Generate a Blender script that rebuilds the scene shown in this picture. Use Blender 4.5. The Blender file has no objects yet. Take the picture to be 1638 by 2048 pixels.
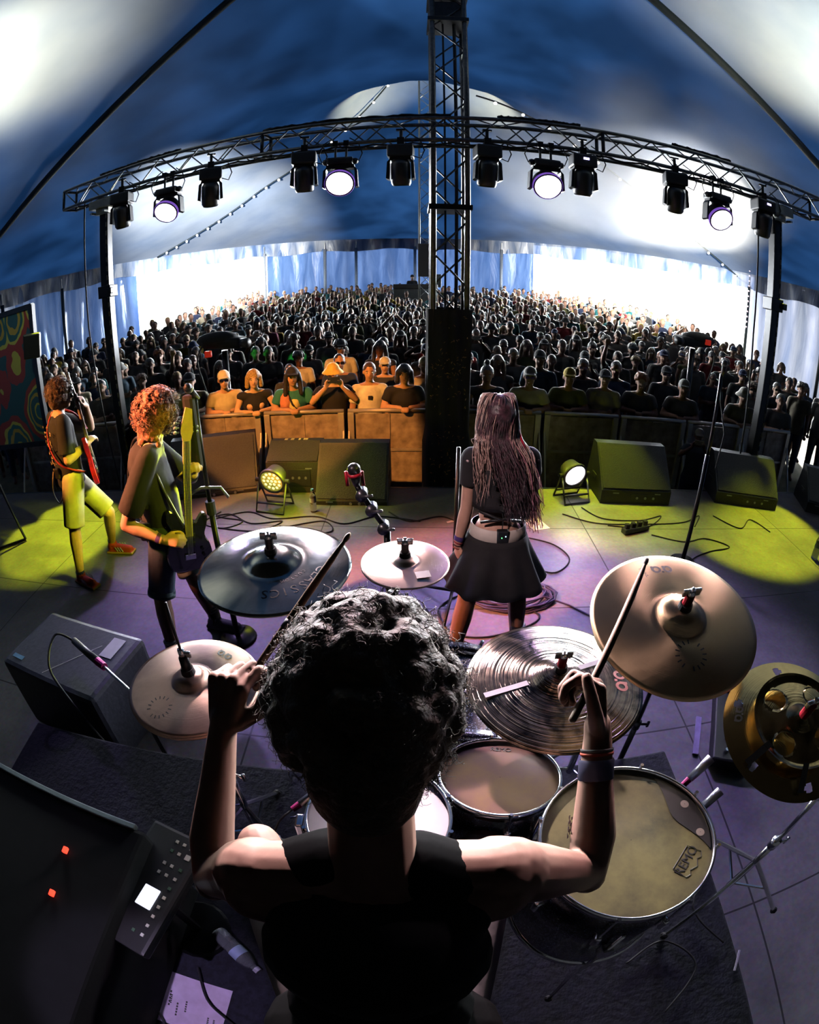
import bpy, bmesh, math, random
import numpy as np
from mathutils import Vector, Matrix, Euler, Quaternion
R = math.radians
PI = math.pi
SC = bpy.context.scene
COL = SC.collection

# ------------------------------------------------------------------ camera
cd = bpy.data.cameras.new('camera')
cam = bpy.data.objects.new('camera', cd)
COL.objects.link(cam)
SC.camera = cam
cd.type = 'PANO'
cd.panorama_type = 'FISHEYE_EQUISOLID'      # a full-frame fisheye lens
cd.sensor_fit = 'HORIZONTAL'
cd.sensor_width = 36
cd.fisheye_lens = 36 * 1024 / 1638
cd.fisheye_fov = PI
cd.clip_start = .02
cd.clip_end = 500
cam.location = (0, 0, 2.15)
cam.rotation_euler = (R(64), 0, 0)

# ------------------------------------------------------------------ colour and render look
SC.view_settings.view_transform = 'Standard'
SC.view_settings.look = 'None'
SC.view_settings.exposure = 0.0
SC.view_settings.gamma = 1.0
SC.view_settings.use_curve_mapping = False
cy = SC.cycles
cy.use_denoising = True
cy.max_bounces = 5
cy.diffuse_bounces = 0
cy.glossy_bounces = 3
cy.transmission_bounces = 4
cy.transparent_max_bounces = 6
cy.volume_bounces = 0
cy.caustics_reflective = False
cy.caustics_refractive = False
cy.sample_clamp_indirect = 4.0
cy.volume_step_rate = 4.0
cy.volume_max_steps = 64

# ------------------------------------------------------------------ world: hazy bright day
SKY = 11.0
w = bpy.data.worlds.new('sky')
SC.world = w
w.use_nodes = True
bg = w.node_tree.nodes['Background']
bg.inputs[0].default_value = (.86, .93, 1.0, 1)
bg.inputs[1].default_value = SKY


def lamp(name, kind, loc, target, energy, color, size=.1, angle=40, blend=.3, portal=False, sizey=None):
    ld = bpy.data.lights.new(name, kind)
    ld.energy = energy
    ld.color = color
    if kind == 'SPOT':
        ld.spot_size = R(angle)
        ld.spot_blend = blend
        ld.shadow_soft_size = size
    if kind == 'AREA':
        ld.shape = 'RECTANGLE'
        ld.size = size
        ld.size_y = sizey or size
        if portal:
            ld.cycles.is_portal = True
    if kind == 'POINT':
        ld.shadow_soft_size = size
    o = bpy.data.objects.new(name, ld)
    COL.objects.link(o)
    o.location = loc
    d = Vector(target) - Vector(loc)
    o.rotation_euler = d.to_track_quat('-Z', 'Y').to_euler()
    return o


# tent plan: eave point for an azimuth (0 = straight out over the crowd, + = to the right)
PK1 = (.43, 5.72)
PK2 = (.62, 20.0)
AZK = [-180, -120, -85, -60, -45, -30, -15, 0, 15, 30, 45, 60, 85, 120, 180]
RK = [10, 10.5, 13, 16.5, 20, 25, 30, 32, 30, 25.5, 20.5, 17, 13.5, 10.5, 10]


def eave_r(a):
    return float(np.interp(math.degrees(a), AZK, RK))


def eave(a):
    r = eave_r(a)
    return Vector((r * math.sin(a), r * math.cos(a), 2.15 + max(.081 * r, 1.2) + (.004 * r)))


def ground_z(x, y):
    d = math.hypot(x, y)
    return -.6 + max(0, d - 9) * .040


def canopy_z(x, y):
    a = math.atan2(x, y)
    r = math.hypot(x, y)
    t = min(1, r / eave_r(a))
    ze = eave(a).z
    s = 1 - t
    d1 = math.hypot(x - PK1[0], y - PK1[1])
    d2 = math.hypot(x - PK2[0], y - PK2[1])
    ks = min(1, s * 4)
    return ze + 3.0 * s ** .8 + ks * (6.2 * math.exp(-d1 / 2.6) + 6.6 * math.exp(-d2 / 2.5) + 1.6 * math.exp(-d2 * d2 / 60))


# daylight comes in through the two open doorways of the tent
OPEN_L = (-30.0, -15.5)
OPEN_R = (13.5, 38.0)
for nm, (a0, a1) in (('daylight_doorway_left', OPEN_L), ('daylight_doorway_right', OPEN_R)):
    p0 = eave(R(a0)); p1 = eave(R(a1))
    m = (p0 + p1) / 2
    wd = (p1 - p0).length
    lamp(nm, 'AREA', (m.x * 1.0, m.y * 1.0, 2.2), (0, 5, 2.2), 1, (1, 1, 1), size=wd, sizey=4.4, portal=True)
    g = lamp(nm.replace('daylight', 'sky_glow'), 'AREA', (m.x * 1.01, m.y * 1.01, 2.6), (m.x * .3, m.y * .3, -3.5), wd * 420, (.92, .96, 1), size=wd, sizey=4.0)
    g.data.spread = R(64)

# stage lamps: colours
YEL = (.80, .90, .02)
ORA = (1.0, .36, .07)
LAV = (.50, .36, 1.0)
PNK = (1.0, .62, .72)
TR0 = Vector((-4.50, 5.88, 4.0)); TR1 = Vector((4.98, 4.94, 4.0))   # the front truss, top rear chord ends


def on_truss(t, dz=0.0):
    p = TR0.lerp(TR1, t)
    return Vector((p.x, p.y, p.z + dz))


# low bright sun behind the crowd, coming in through the open doorways
SUN = lamp('sun', 'SUN', (8, 60, 30), (8 - 17, 60 - 47, 30 - 10), 45, (1.0, .97, .92), .01)
SUN.data.angle = R(2)
# lavender wash of the deck from the four round wash lights
lamp('wash_beam', 'SPOT', on_truss(.402, -.80), (-.02, .42, 1.5), 7500, (1.0, .74, .82), .12, 19, .8)
lamp('wash_beam', 'SPOT', on_truss(.186, -.80), (-.95, 2.65, 0), 950, LAV, .12, 50, .9)
lamp('wash_beam', 'SPOT', on_truss(.62, -.80), (1.15, 2.35, 0), 1150, LAV, .12, 56, .9)
lamp('wash_beam', 'SPOT', on_truss(.827, -.80), (.42, .70, 1.30), 1300, (1.0, .70, .80), .12, 22, .8)
# yellow pools
lamp('yellow_beam', 'SPOT', (-4.6, 5.6, 3.3), (-3.75, 3.95, 0), 1100, YEL, .04, 24, .25)
lamp('yellow_beam', 'SPOT', (1.4, 5.3, 3.2), (1.95, 4.45, 0), 900, YEL, .05, 33, .5)
lamp('yellow_beam', 'SPOT', (4.4, 5.0, 3.2), (3.75, 4.1, 0), 1000, YEL, .04, 35, .3)
lamp('yellow_beam', 'SPOT', (-.6, 5.3, 3.2), (-1.1, 4.5, 0), 260, YEL, .05, 36, .5)
lamp('yellow_floor_beam', 'SPOT', (-1.30, 4.2, .55), (-1.9, 2.7, 1.05), 900, YEL, .08, 50, .6)
# warm light over the front row and the bass player
lamp('orange_beam', 'SPOT', (-2.6, 1.6, 3.9), (-1.25, 6.2, .35), 2100, ORA, .05, 27, .2)
lamp('yellow_side_beam', 'SPOT', (2.3, 1.0, 3.0), (-1.60, 2.75, .98), 700, YEL, .05, 12.5, .35)
lamp('orange_side_beam', 'SPOT', (-4.6, 1.2, 3.2), (-2.72, 3.15, 1.3), 1300, ORA, .05, 16, .5)
lamp('yellow_side_beam', 'SPOT', (1.6, 2.6, 3.3), (-2.62, 3.2, .72), 1400, YEL, .05, 11, .4)
lamp('setlist_fill', 'SPOT', (-.95, -.95, 4.7), (-.70, .13, .4), 420, (.78, .62, 1.0), .04, 8.5, .6)  # added fill spot to brighten the setlist sheet
lamp('panel_fill', 'SPOT', (-4.0, 3.2, 3.4), (-5.3, 5.25, 1.7), 45, (.8, 1.0, .75), .1, 40, .6)  # added fill spot to brighten the painted panel
lamp('pink_beam', 'SPOT', (-2.2, 5.4, 3.3), (-1.6, 3.9, 0), 260, (1, .35, .35), .1, 40, .8)
lamp('back_beam', 'SPOT', (-2.0, .1, 3.8), (.45, 2.4, 1.15), 420, (1, .70, .70), .1, 17, .7)
lamp('orange_beam', 'SPOT', (-4.0, 1.4, 3.4), (-1.42, 2.5, 1.32), 4200, (1, .30, .12), .1, 20, .6)
# added cream-white fill spots that brighten patches of the canopy
CRM = (1, .88, .60)
lamp('canopy_fill', 'SPOT', (-5.2, 3.2, 2.9), (-5.9, 4.9, 6.6), 3600, CRM, .3, 60, 1)
lamp('canopy_fill', 'SPOT', (5.5, 3.4, 2.9), (6.0, 4.8, 7.0), 3600, CRM, .3, 64, 1)
lamp('canopy_fill', 'SPOT', (-4.2, 6.6, 3.6), (-8.6, 21.4, 5.1), 60000, (1, .97, .92), .3, 38, 1)
lamp('canopy_fill', 'SPOT', (4.6, 5.8, 3.6), (9.4, 21.0, 5.6), 62000, (1, .96, .88), .3, 46, 1)
lamp('canopy_fill', 'SPOT', (.0, 19.2, 4.2), (-1.2, 19.6, 11.0), 3500, CRM, .2, 50, 1)
lamp('canopy_fill', 'SPOT', (1.3, 19.2, 4.2), (2.6, 19.4, 11.0), 3500, CRM, .2, 50, 1)


# ================================================================== helpers
def nodes(m):
    m.use_nodes = True
    return m.node_tree.nodes, m.node_tree.links


MATS = {}


def mat(name, col, rough=.6, metal=0, emit=None, es=0, var=.12, scale=18., bump=.0, spec=.5, alpha=1, trans=0, coat=0, aniso=0, objcol=False, sheen=0):
    if name in MATS:
        return MATS[name]
    m = bpy.data.materials.new(name)
    N, L = nodes(m)
    b = N['Principled BSDF']
    b.inputs['Roughness'].default_value = rough
    b.inputs['Metallic'].default_value = metal
    b.inputs['Specular IOR Level'].default_value = spec
    b.inputs['Alpha'].default_value = alpha
    b.inputs['Transmission Weight'].default_value = trans
    b.inputs['Coat Weight'].default_value = coat
    b.inputs['Anisotropic'].default_value = aniso
    b.inputs['Sheen Weight'].default_value = sheen
    tc = N.new('ShaderNodeTexCoord')
    nz = N.new('ShaderNodeTexNoise')
    nz.inputs['Scale'].default_value = scale
    nz.inputs['Detail'].default_value = 4
    L.new(tc.outputs['Object'], nz.inputs['Vector'])
    mx = N.new('ShaderNodeMix'); mx.data_type = 'RGBA'; mx.blend_type = 'MULTIPLY'
    rmp = N.new('ShaderNodeMapRange')
    rmp.inputs['From Min'].default_value = .3; rmp.inputs['From Max'].default_value = .7
    rmp.inputs['To Min'].default_value = 1 - var * 2; rmp.inputs['To Max'].default_value = 1
    L.new(nz.outputs['Fac'], rmp.inputs['Value'])
    mx.inputs['Factor'].default_value = 1
    if objcol:
        oi = N.new('ShaderNodeObjectInfo')
        L.new(oi.outputs['Color'], mx.inputs['A'])
    else:
        mx.inputs['A'].default_value = (*col, 1)
    L.new(rmp.outputs['Result'], mx.inputs['B'])
    L.new(mx.outputs['Result'], b.inputs['Base Color'])
    if emit:
        b.inputs['Emission Color'].default_value = (*emit, 1)
        b.inputs['Emission Strength'].default_value = es
    if bump:
        bp = N.new('ShaderNodeBump'); bp.inputs['Strength'].default_value = bump; bp.inputs['Distance'].default_value = .01
        L.new(nz.outputs['Fac'], bp.inputs['Height']); L.new(bp.outputs['Normal'], b.inputs['Normal'])
    MATS[name] = m
    return m


def rot_to(d):
    return Vector(d).to_track_quat('Z', 'Y').to_matrix()


class MB:
    """collects vertices and faces; build() links them as one mesh object"""
    def __init__(s):
        s.v = []; s.f = []; s.mi = []; s.cur = 0

    def add(s, vs, fs, m=None):
        o = len(s.v)
        s.v += [tuple(p) for p in vs]
        s.f += [tuple(i + o for i in f) for f in fs]
        s.mi += [s.cur if m is None else m] * len(fs)
        return s

    def box(s, c, size, rot=None, m=None, taper=1.0):
        hx, hy, hz = size[0] / 2, size[1] / 2, size[2] / 2
        vs = []
        for z in (-1, 1):
            k = taper if z > 0 else 1
            for (x, y) in ((-1, -1), (1, -1), (1, 1), (-1, 1)):
                vs.append(Vector((x * hx * k, y * hy * k, z * hz)))
        if rot is not None:
            vs = [rot @ p for p in vs]
        c = Vector(c)
        return s.add([p + c for p in vs], [(0, 3, 2, 1), (4, 5, 6, 7), (0, 1, 5, 4), (1, 2, 6, 5), (2, 3, 7, 6), (3, 0, 4, 7)], m)

    def rbox(s, c, size, r=.01, rot=None, m=None, seg=2):
        """box with rounded edges"""
        bm = bmesh.new()
        bmesh.ops.create_cube(bm, size=1)
        for v in bm.verts:
            v.co = Vector((v.co.x * size[0], v.co.y * size[1], v.co.z * size[2]))
        bmesh.ops.bevel(bm, geom=list(bm.edges), offset=r, segments=seg, affect='EDGES', profile=.6)
        M = rot if rot is not None else Matrix.Identity(3)
        c = Vector(c)
        bm.verts.index_update()
        s.add([M @ v.co + c for v in bm.verts], [tuple(v.index for v in f.verts) for f in bm.faces], m)
        bm.free()
        return s

    def poly(s, pts, m=None):
        return s.add(pts, [tuple(range(len(pts)))], m)

    def prism(s, pts, d, m=None):
        """extrude a polygon by the vector d"""
        n = len(pts); d = Vector(d)
        vs = [Vector(p) for p in pts] + [Vector(p) + d for p in pts]
        fs = [tuple(range(n))[::-1], tuple(range(n, 2 * n))] + [(i, (i + 1) % n, n + (i + 1) % n, n + i) for i in range(n)]
        return s.add(vs, fs, m)

    def cone(s, p0, p1, r0, r1=None, n=10, m=None, caps=True, sx=1.0):
        r1 = r0 if r1 is None else r1
        p0, p1 = Vector(p0), Vector(p1)
        d = p1 - p0
        M = rot_to(d)
        vs = []
        for p, r in ((p0, r0), (p1, r1)):
            for i in range(n):
                a = 2 * PI * i / n
                vs.append(p + M @ Vector((r * math.cos(a) * sx, r * math.sin(a), 0)))
        fs = [(i, (i + 1) % n, n + (i + 1) % n, n + i) for i in range(n)]
        if caps:
            fs += [tuple(range(n))[::-1], tuple(range(n, 2 * n))]
        return s.add(vs, fs, m)

    def tube(s, pts, r, n=6, m=None, closed=False):
        pts = [Vector(p) for p in pts]
        k = len(pts)
        rr = r if isinstance(r, (list, tuple)) else [r] * k
        vs = []; up = Vector((0, 0, 1)); pu = None
        for i, p in enumerate(pts):
            t = (pts[(i + 1) % k] - pts[i - 1]) if closed or 0 < i < k - 1 else (pts[1] - pts[0] if i == 0 else pts[-1] - pts[-2])
            if t.length < 1e-9:
                t = Vector((0, 0, 1))
            t.normalize()
            if pu is None:
                u = t.cross(up)
                if u.length < .05:
                    u = t.cross(Vector((1, 0, 0)))
            else:
                u = pu - t * pu.dot(t)
            u.normalize(); pu = u
            w2 = t.cross(u)
            for j in range(n):
                a = 2 * PI * j / n
                vs.append(p + (u * math.cos(a) + w2 * math.sin(a)) * rr[i])
        fs = []
        for i in range(k if closed else k - 1):
            i2 = (i + 1) % k
            for j in range(n):
                j2 = (j + 1) % n
                fs.append((i * n + j, i * n + j2, i2 * n + j2, i2 * n + j))
        if not closed:
            fs += [tuple(range(n))[::-1], tuple(range((k - 1) * n, k * n))]
        return s.add(vs, fs, m)

    def lathe(s, prof, n=32, M=None, m=None, cap=False):
        """prof: (radius, height) pairs turned round Z, placed by the 4x4 matrix M"""
        M = M or Matrix.Identity(4)
        vs = []; k = len(prof)
        for r, z in prof:
            for i in range(n):
                a = 2 * PI * i / n
                vs.append(M @ Vector((r * math.cos(a), r * math.sin(a), z)))
        fs = [(j * n + i, j * n + (i + 1) % n, (j + 1) * n + (i + 1) % n, (j + 1) * n + i) for j in range(k - 1) for i in range(n)]
        if cap:
            fs += [tuple(range(n))[::-1], tuple(range((k - 1) * n, k * n))]
        return s.add(vs, fs, m)

    def ball(s, c, r, n=10, m=None, M=None):
        """ellipsoid; r a number or a triple"""
        r = (r, r, r) if isinstance(r, (int, float)) else r
        c = Vector(c); k = max(4, n // 2)
        vs = []
        for j in range(1, k):
            th = PI * j / k
            for i in range(n):
                a = 2 * PI * i / n
                p = Vector((r[0] * math.sin(th) * math.cos(a), r[1] * math.sin(th) * math.sin(a), r[2] * math.cos(th)))
                vs.append(c + (M @ p if M else p))
        vs.append(c + (M @ Vector((0, 0, r[2])) if M else Vector((0, 0, r[2]))))
        vs.append(c + (M @ Vector((0, 0, -r[2])) if M else Vector((0, 0, -r[2]))))
        a0 = len(vs) - 2
        fs = [((j) * n + i, (j + 1) * n + i, (j + 1) * n + (i + 1) % n, j * n + (i + 1) % n) for j in range(k - 2) for i in range(n)]
        fs += [(a0, i, (i + 1) % n) for i in range(n)]
        fs += [(a0 + 1, (k - 2) * n + (i + 1) % n, (k - 2) * n + i) for i in range(n)]
        return s.add(vs, fs, m)

    def cap(s, p0, r0, p1, r1, n=12, m=None):
        """tapered capsule, closed"""
        p0, p1 = Vector(p0), Vector(p1)
        d = p1 - p0
        L = max(d.length, 1e-5)
        M = rot_to(d if d.length > 1e-6 else (0, 0, 1))
        prof = []
        for k in range(4):
            a = -PI / 2 + PI / 2 * (k + .25) / 4
            prof.append((r0 * math.cos(a), r0 * math.sin(a)))
        prof.append((r0, 0)); prof.append((r1, L))
        for k in range(4):
            a = PI / 2 * (k + .75) / 4
            prof.append((r1 * math.cos(a), L + r1 * math.sin(a)))
        vs = [p0 + M @ Vector((0, 0, -r0))]
        for r, z in prof:
            for i in range(n):
                a = 2 * PI * i / n
                vs.append(p0 + M @ Vector((r * math.cos(a), r * math.sin(a), z)))
        vs.append(p0 + M @ Vector((0, 0, L + r1)))
        k = len(prof)
        fs = [(0, 1 + (i + 1) % n, 1 + i) for i in range(n)]
        fs += [(1 + j * n + i, 1 + j * n + (i + 1) % n, 1 + (j + 1) * n + (i + 1) % n, 1 + (j + 1) * n + i) for j in range(k - 1) for i in range(n)]
        e = len(vs) - 1
        fs += [(e, 1 + (k - 1) * n + i, 1 + (k - 1) * n + (i + 1) % n) for i in range(n)]
        return s.add(vs, fs, m)

    def bone(s, pts, rs, n=12):
        for i in range(len(pts) - 1):
            s.cap(pts[i], rs[i], pts[i + 1], rs[i + 1], n)
        return s

    def join(s, me, M=None, m=None):
        """append a finished mesh"""
        M = M or Matrix.Identity(4)
        o = len(s.v)
        s.v += [tuple(M @ v.co) for v in me.vertices]
        s.f += [tuple(i + o for i in p.vertices) for p in me.polygons]
        s.mi += [s.cur if m is None else m] * len(me.polygons)
        return s

    def mesh(s, name, mats, smooth=False):
        me = bpy.data.meshes.new(name)
        me.from_pydata(s.v, [], s.f)
        for k in (mats if isinstance(mats, (list, tuple)) else [mats]):
            me.materials.append(k)
        me.polygons.foreach_set('material_index', s.mi)
        if smooth:
            me.polygons.foreach_set('use_smooth', [True] * len(s.f))
        me.update()
        return me

    def build(s, name, mats, parent=None, smooth=False, world=True):
        me = s.mesh(name, mats, smooth)
        o = bpy.data.objects.new(name, me)
        COL.objects.link(o)
        if parent is not None:
            o.parent = parent
            if world:
                off = WL.get(parent.name)
                if off is not None and off.length > 0:
                    me.transform(Matrix.Translation(-off))
                WL[o.name] = off if off is not None else Vector((0, 0, 0))
        else:
            WL[o.name] = Vector((0, 0, 0))
        return o


WL = {}     # where each root or part has its origin in the world


def thing(name, label, cat, loc=(0, 0, 0), group=None):
    o = bpy.data.objects.new(name, None)
    COL.objects.link(o)
    o.location = loc
    o.empty_display_size = .05
    WL[o.name] = Vector(loc)
    o['label'] = label; o['category'] = cat
    if group:
        o['group'] = group
    return o


def tag(o, label, cat, group=None, kind=None):
    o['label'] = label; o['category'] = cat
    if group:
        o['group'] = group
    if kind:
        o['kind'] = kind
    return o


def struct(o, label=None, cat=None):
    o['kind'] = 'structure'
    if label:
        o['label'] = label
    if cat:
        o['category'] = cat
    return o


def copy_tree(o, parent=None):
    c = o.copy(); COL.objects.link(c)
    if parent is not None:
        c.parent = parent
    for ch in o.children:
        copy_tree(ch, c)
    return c


def fuse(mb, voxel, smooth=3, name='body', dec=1.0):
    """one continuous skin out of the overlapping shapes in mb"""
    me = mb.mesh(name, [])
    o = bpy.data.objects.new(name, me)
    COL.objects.link(o)
    r = o.modifiers.new('r', 'REMESH'); r.mode = 'VOXEL'; r.voxel_size = voxel; r.use_smooth_shade = True
    if smooth:
        k = o.modifiers.new('s', 'SMOOTH'); k.factor = .5; k.iterations = smooth
    if dec < 1:
        d = o.modifiers.new('d', 'DECIMATE'); d.ratio = dec
    dg = bpy.context.evaluated_depsgraph_get()
    out = bpy.data.meshes.new_from_object(o.evaluated_get(dg))
    out.name = name
    bpy.data.objects.remove(o); bpy.data.meshes.remove(me)
    out.polygons.foreach_set('use_smooth', [True] * len(out.polygons))
    return out


def link(name, me, mats, parent=None, loc=None):
    """a finished mesh (in world coordinates) as an object"""
    if mats:
        me.materials.clear()
        for k in (mats if isinstance(mats, (list, tuple)) else [mats]):
            me.materials.append(k)
    o = bpy.data.objects.new(name, me)
    COL.objects.link(o)
    if parent is not None:
        o.parent = parent
        off = WL.get(parent.name, Vector((0, 0, 0)))
        if off.length > 0:
            me.transform(Matrix.Translation(-off))
        WL[o.name] = off
    else:
        WL[o.name] = Vector((0, 0, 0))
    return o


# ------------------------------------------------------------------ shared materials
BLK = mat('black_paint', (.012, .013, .014), .45, var=.2)
BLKM = mat('black_metal', (.015, .016, .018), .35, .6, var=.2)
RUB = mat('black_rubber', (.01, .01, .011), .8)
CHR = mat('chrome', (.75, .76, .8), .16, 1, var=.04)
STL = mat('steel', (.42, .44, .44), .38, .9, var=.15, scale=40)
ALU = mat('truss_metal', (.10, .105, .11), .42, .8, var=.25, scale=25)
SKIN = mat('skin', (.62, .36, .27), .5, var=.06, scale=30, spec=.35)
WHT = mat('white_cloth', (.75, .74, .72), .8)
# ================================================================== the setting
def m_deck():
    m = bpy.data.materials.new('stage_deck')
    N, L = nodes(m); b = N['Principled BSDF']
    tc = N.new('ShaderNodeTexCoord')
    n1 = N.new('ShaderNodeTexNoise'); n1.inputs['Scale'].default_value = 1.6; n1.inputs['Detail'].default_value = 8; n1.inputs['Roughness'].default_value = .7
    n2 = N.new('ShaderNodeTexNoise'); n2.inputs['Scale'].default_value = 34; n2.inputs['Detail'].default_value = 5
    L.new(tc.outputs['Object'], n1.inputs['Vector']); L.new(tc.outputs['Object'], n2.inputs['Vector'])
    br = N.new('ShaderNodeTexBrick')
    br.offset = 0; br.inputs['Scale'].default_value = 1
    br.inputs['Brick Width'].default_value = 2.44; br.inputs['Row Height'].default_value = 1.22
    br.inputs['Mortar Size'].default_value = .006; br.inputs['Mortar Smooth'].default_value = .2
    br.inputs['Color1'].default_value = (1, 1, 1, 1); br.inputs['Color2'].default_value = (.82, .82, .82, 1); br.inputs['Mortar'].default_value = (.08, .08, .08, 1)
    mp = N.new('ShaderNodeMapping'); mp.inputs['Location'].default_value = (.9, .79, 0)
    mp.inputs['Rotation'].default_value = (0, 0, R(1.5))
    L.new(tc.outputs['Object'], mp.inputs['Vector']); L.new(mp.outputs['Vector'], br.inputs['Vector'])
    r1 = N.new('ShaderNodeValToRGB')
    r1.color_ramp.elements[0].position = .35; r1.color_ramp.elements[0].color = (.16, .155, .165, 1)
    r1.color_ramp.elements[1].position = .7; r1.color_ramp.elements[1].color = (.30, .29, .30, 1)
    L.new(n1.outputs['Fac'], r1.inputs['Fac'])
    mx = N.new('ShaderNodeMix'); mx.data_type = 'RGBA'; mx.blend_type = 'MULTIPLY'; mx.inputs['Factor'].default_value = .9
    L.new(r1.outputs['Color'], mx.inputs['A']); L.new(br.outputs['Color'], mx.inputs['B'])
    m2 = N.new('ShaderNodeMix'); m2.data_type = 'RGBA'; m2.blend_type = 'OVERLAY'; m2.inputs['Factor'].default_value = .35
    L.new(mx.outputs['Result'], m2.inputs['A']); L.new(n2.outputs['Color'], m2.inputs['B'])
    L.new(m2.outputs['Result'], b.inputs['Base Color'])
    b.inputs['Roughness'].default_value = .55
    bp = N.new('ShaderNodeBump'); bp.inputs['Strength'].default_value = .15; bp.inputs['Distance'].default_value = .004
    L.new(n2.outputs['Fac'], bp.inputs['Height']); L.new(bp.outputs['Normal'], b.inputs['Normal'])
    return m


mb = MB()
mb.box((0, 1.4, -.03), (13, 7.2, .06))
struct(mb.build('floor', m_deck()), 'worn grey stage deck of large plywood panels', 'floor')
mb = MB()
mb.box((0, 4.97, -.33), (13, .04, .54)); mb.box((0, 5.0, -.012), (13, .03, .03))
struct(mb.build('trim_1', BLK), 'black skirt along the front edge of the stage', 'stage edge')

# unseen black drapes added to block light round the back half of stage
DRP = mat('light_block_drape', (.006, .006, .007), .95, var=.3, scale=3, bump=.5)
def light_block_wall(p0, p1, name, h=5.2):
    mb = MB(); n = 60; vs = []
    p0, p1 = V2(p0), V2(p1); d = (p1 - p0); nn = Vector((-d.y, d.x)).normalized()
    for i in range(n + 1):
        q = p0 + d * i / n + nn * (.05 * math.sin(i * 1.7) + .02 * math.sin(i * 4.1))
        vs += [(q.x, q.y, -.6), (q.x, q.y, h)]
    mb.add(vs, [(2 * i, 2 * i + 2, 2 * i + 3, 2 * i + 1) for i in range(n)])
    return mb.build(name, DRP, smooth=True)
V2 = lambda p: Vector((p[0], p[1]))
struct(light_block_wall((-6.4, -2.1), (6.4, -2.1), 'wall_light_block_rear'), 'added black drape blocking light behind the drum kit', 'drape')
struct(light_block_wall((-6.4, -2.1), (-6.4, 2.2), 'wall_light_block_left'), 'added black drape blocking light at the left side of the stage', 'drape')
struct(light_block_wall((6.4, -2.1), (6.4, 2.2), 'wall_light_block_right'), 'added black drape blocking light at the right side of the stage', 'drape')
mb = MB(); mb.box((0, .1, 5.25), (12.9, 4.4, .04))  # unseen roof added to keep canopy light off the foreground
struct(mb.build('ceiling_light_block', DRP), 'added black cloth roof blocking light over the rear of the stage', 'drape')

# field in front of the stage, rising gently to the back
gm = mat('trodden_grass', (.26, .25, .17), .9, var=.25, scale=3, bump=.4)
mb = MB()
xs = np.linspace(-75, 75, 51); ys = np.linspace(-20, 90, 45)
vs = [(x, y, ground_z(x, y)) for y in ys for x in xs]
fs = [(j * 51 + i, j * 51 + i + 1, (j + 1) * 51 + i + 1, (j + 1) * 51 + i) for j in range(44) for i in range(50)]
mb.add(vs, fs)
struct(mb.build('floor_ground', gm, smooth=True), 'trodden grass field under the crowd', 'ground')


def m_canopy():
    m = bpy.data.materials.new('tent_fabric')
    N, L = nodes(m)
    N.remove(N['Principled BSDF'])
    out = N['Material Output']
    df = N.new('ShaderNodeBsdfDiffuse'); tr = N.new('ShaderNodeBsdfTranslucent')
    tc = N.new('ShaderNodeTexCoord')
    nz = N.new('ShaderNodeTexNoise'); nz.inputs['Scale'].default_value = .35; nz.inputs['Detail'].default_value = 5
    L.new(tc.outputs['Object'], nz.inputs['Vector'])
    rp = N.new('ShaderNodeValToRGB')
    rp.color_ramp.elements[0].position = .3; rp.color_ramp.elements[0].color = (.22, .28, .37, 1)
    rp.color_ramp.elements[1].position = .75; rp.color_ramp.elements[1].color = (.42, .47, .54, 1)
    L.new(nz.outputs['Fac'], rp.inputs['Fac'])
    L.new(rp.outputs['Color'], df.inputs['Color'])
    n2 = N.new('ShaderNodeTexNoise'); n2.inputs['Scale'].default_value = .5; n2.inputs['Detail'].default_value = 4
    L.new(tc.outputs['Object'], n2.inputs['Vector'])
    r2 = N.new('ShaderNodeValToRGB')
    r2.color_ramp.elements[0].position = .35; r2.color_ramp.elements[0].color = (.0005, .0020, .0060, 1)
    r2.color_ramp.elements[1].position = .75; r2.color_ramp.elements[1].color = (.0016, .0058, .0165, 1)
    L.new(n2.outputs['Fac'], r2.inputs['Fac'])
    L.new(r2.outputs['Color'], tr.inputs['Color'])
    ad = N.new('ShaderNodeAddShader')
    L.new(df.outputs[0], ad.inputs[0]); L.new(tr.outputs[0], ad.inputs[1])
    L.new(ad.outputs[0], out.inputs['Surface'])
    return m


FAB = m_canopy()
mb = MB()
NA, NT = 168, 70
O = Vector((0, 0))
vs = []
ts = [((j + .3) / NT) for j in range(NT + 1)]
for j in range(NT + 1):
    t = min(1, j / NT)
    for i in range(NA):
        a = -PI + 2 * PI * i / NA
        r = eave_r(a) * t + (.001 if j == 0 else 0)
        x, y = r * math.sin(a), r * math.cos(a)
        z = canopy_z(x, y)
        z += .035 * math.sin(a * 42) * min(1, t * 1.5) * (1 if i % 2 else .6)
        vs.append((x, y, z))
fs = [(j * NA + i, j * NA + (i + 1) % NA, (j + 1) * NA + (i + 1) % NA, (j + 1) * NA + i) for j in range(NT) for i in range(NA)]
mb.add(vs, fs)
struct(mb.build('ceiling', FAB, smooth=True), 'blue fabric canopy of the big top tent', 'tent canopy')


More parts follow.
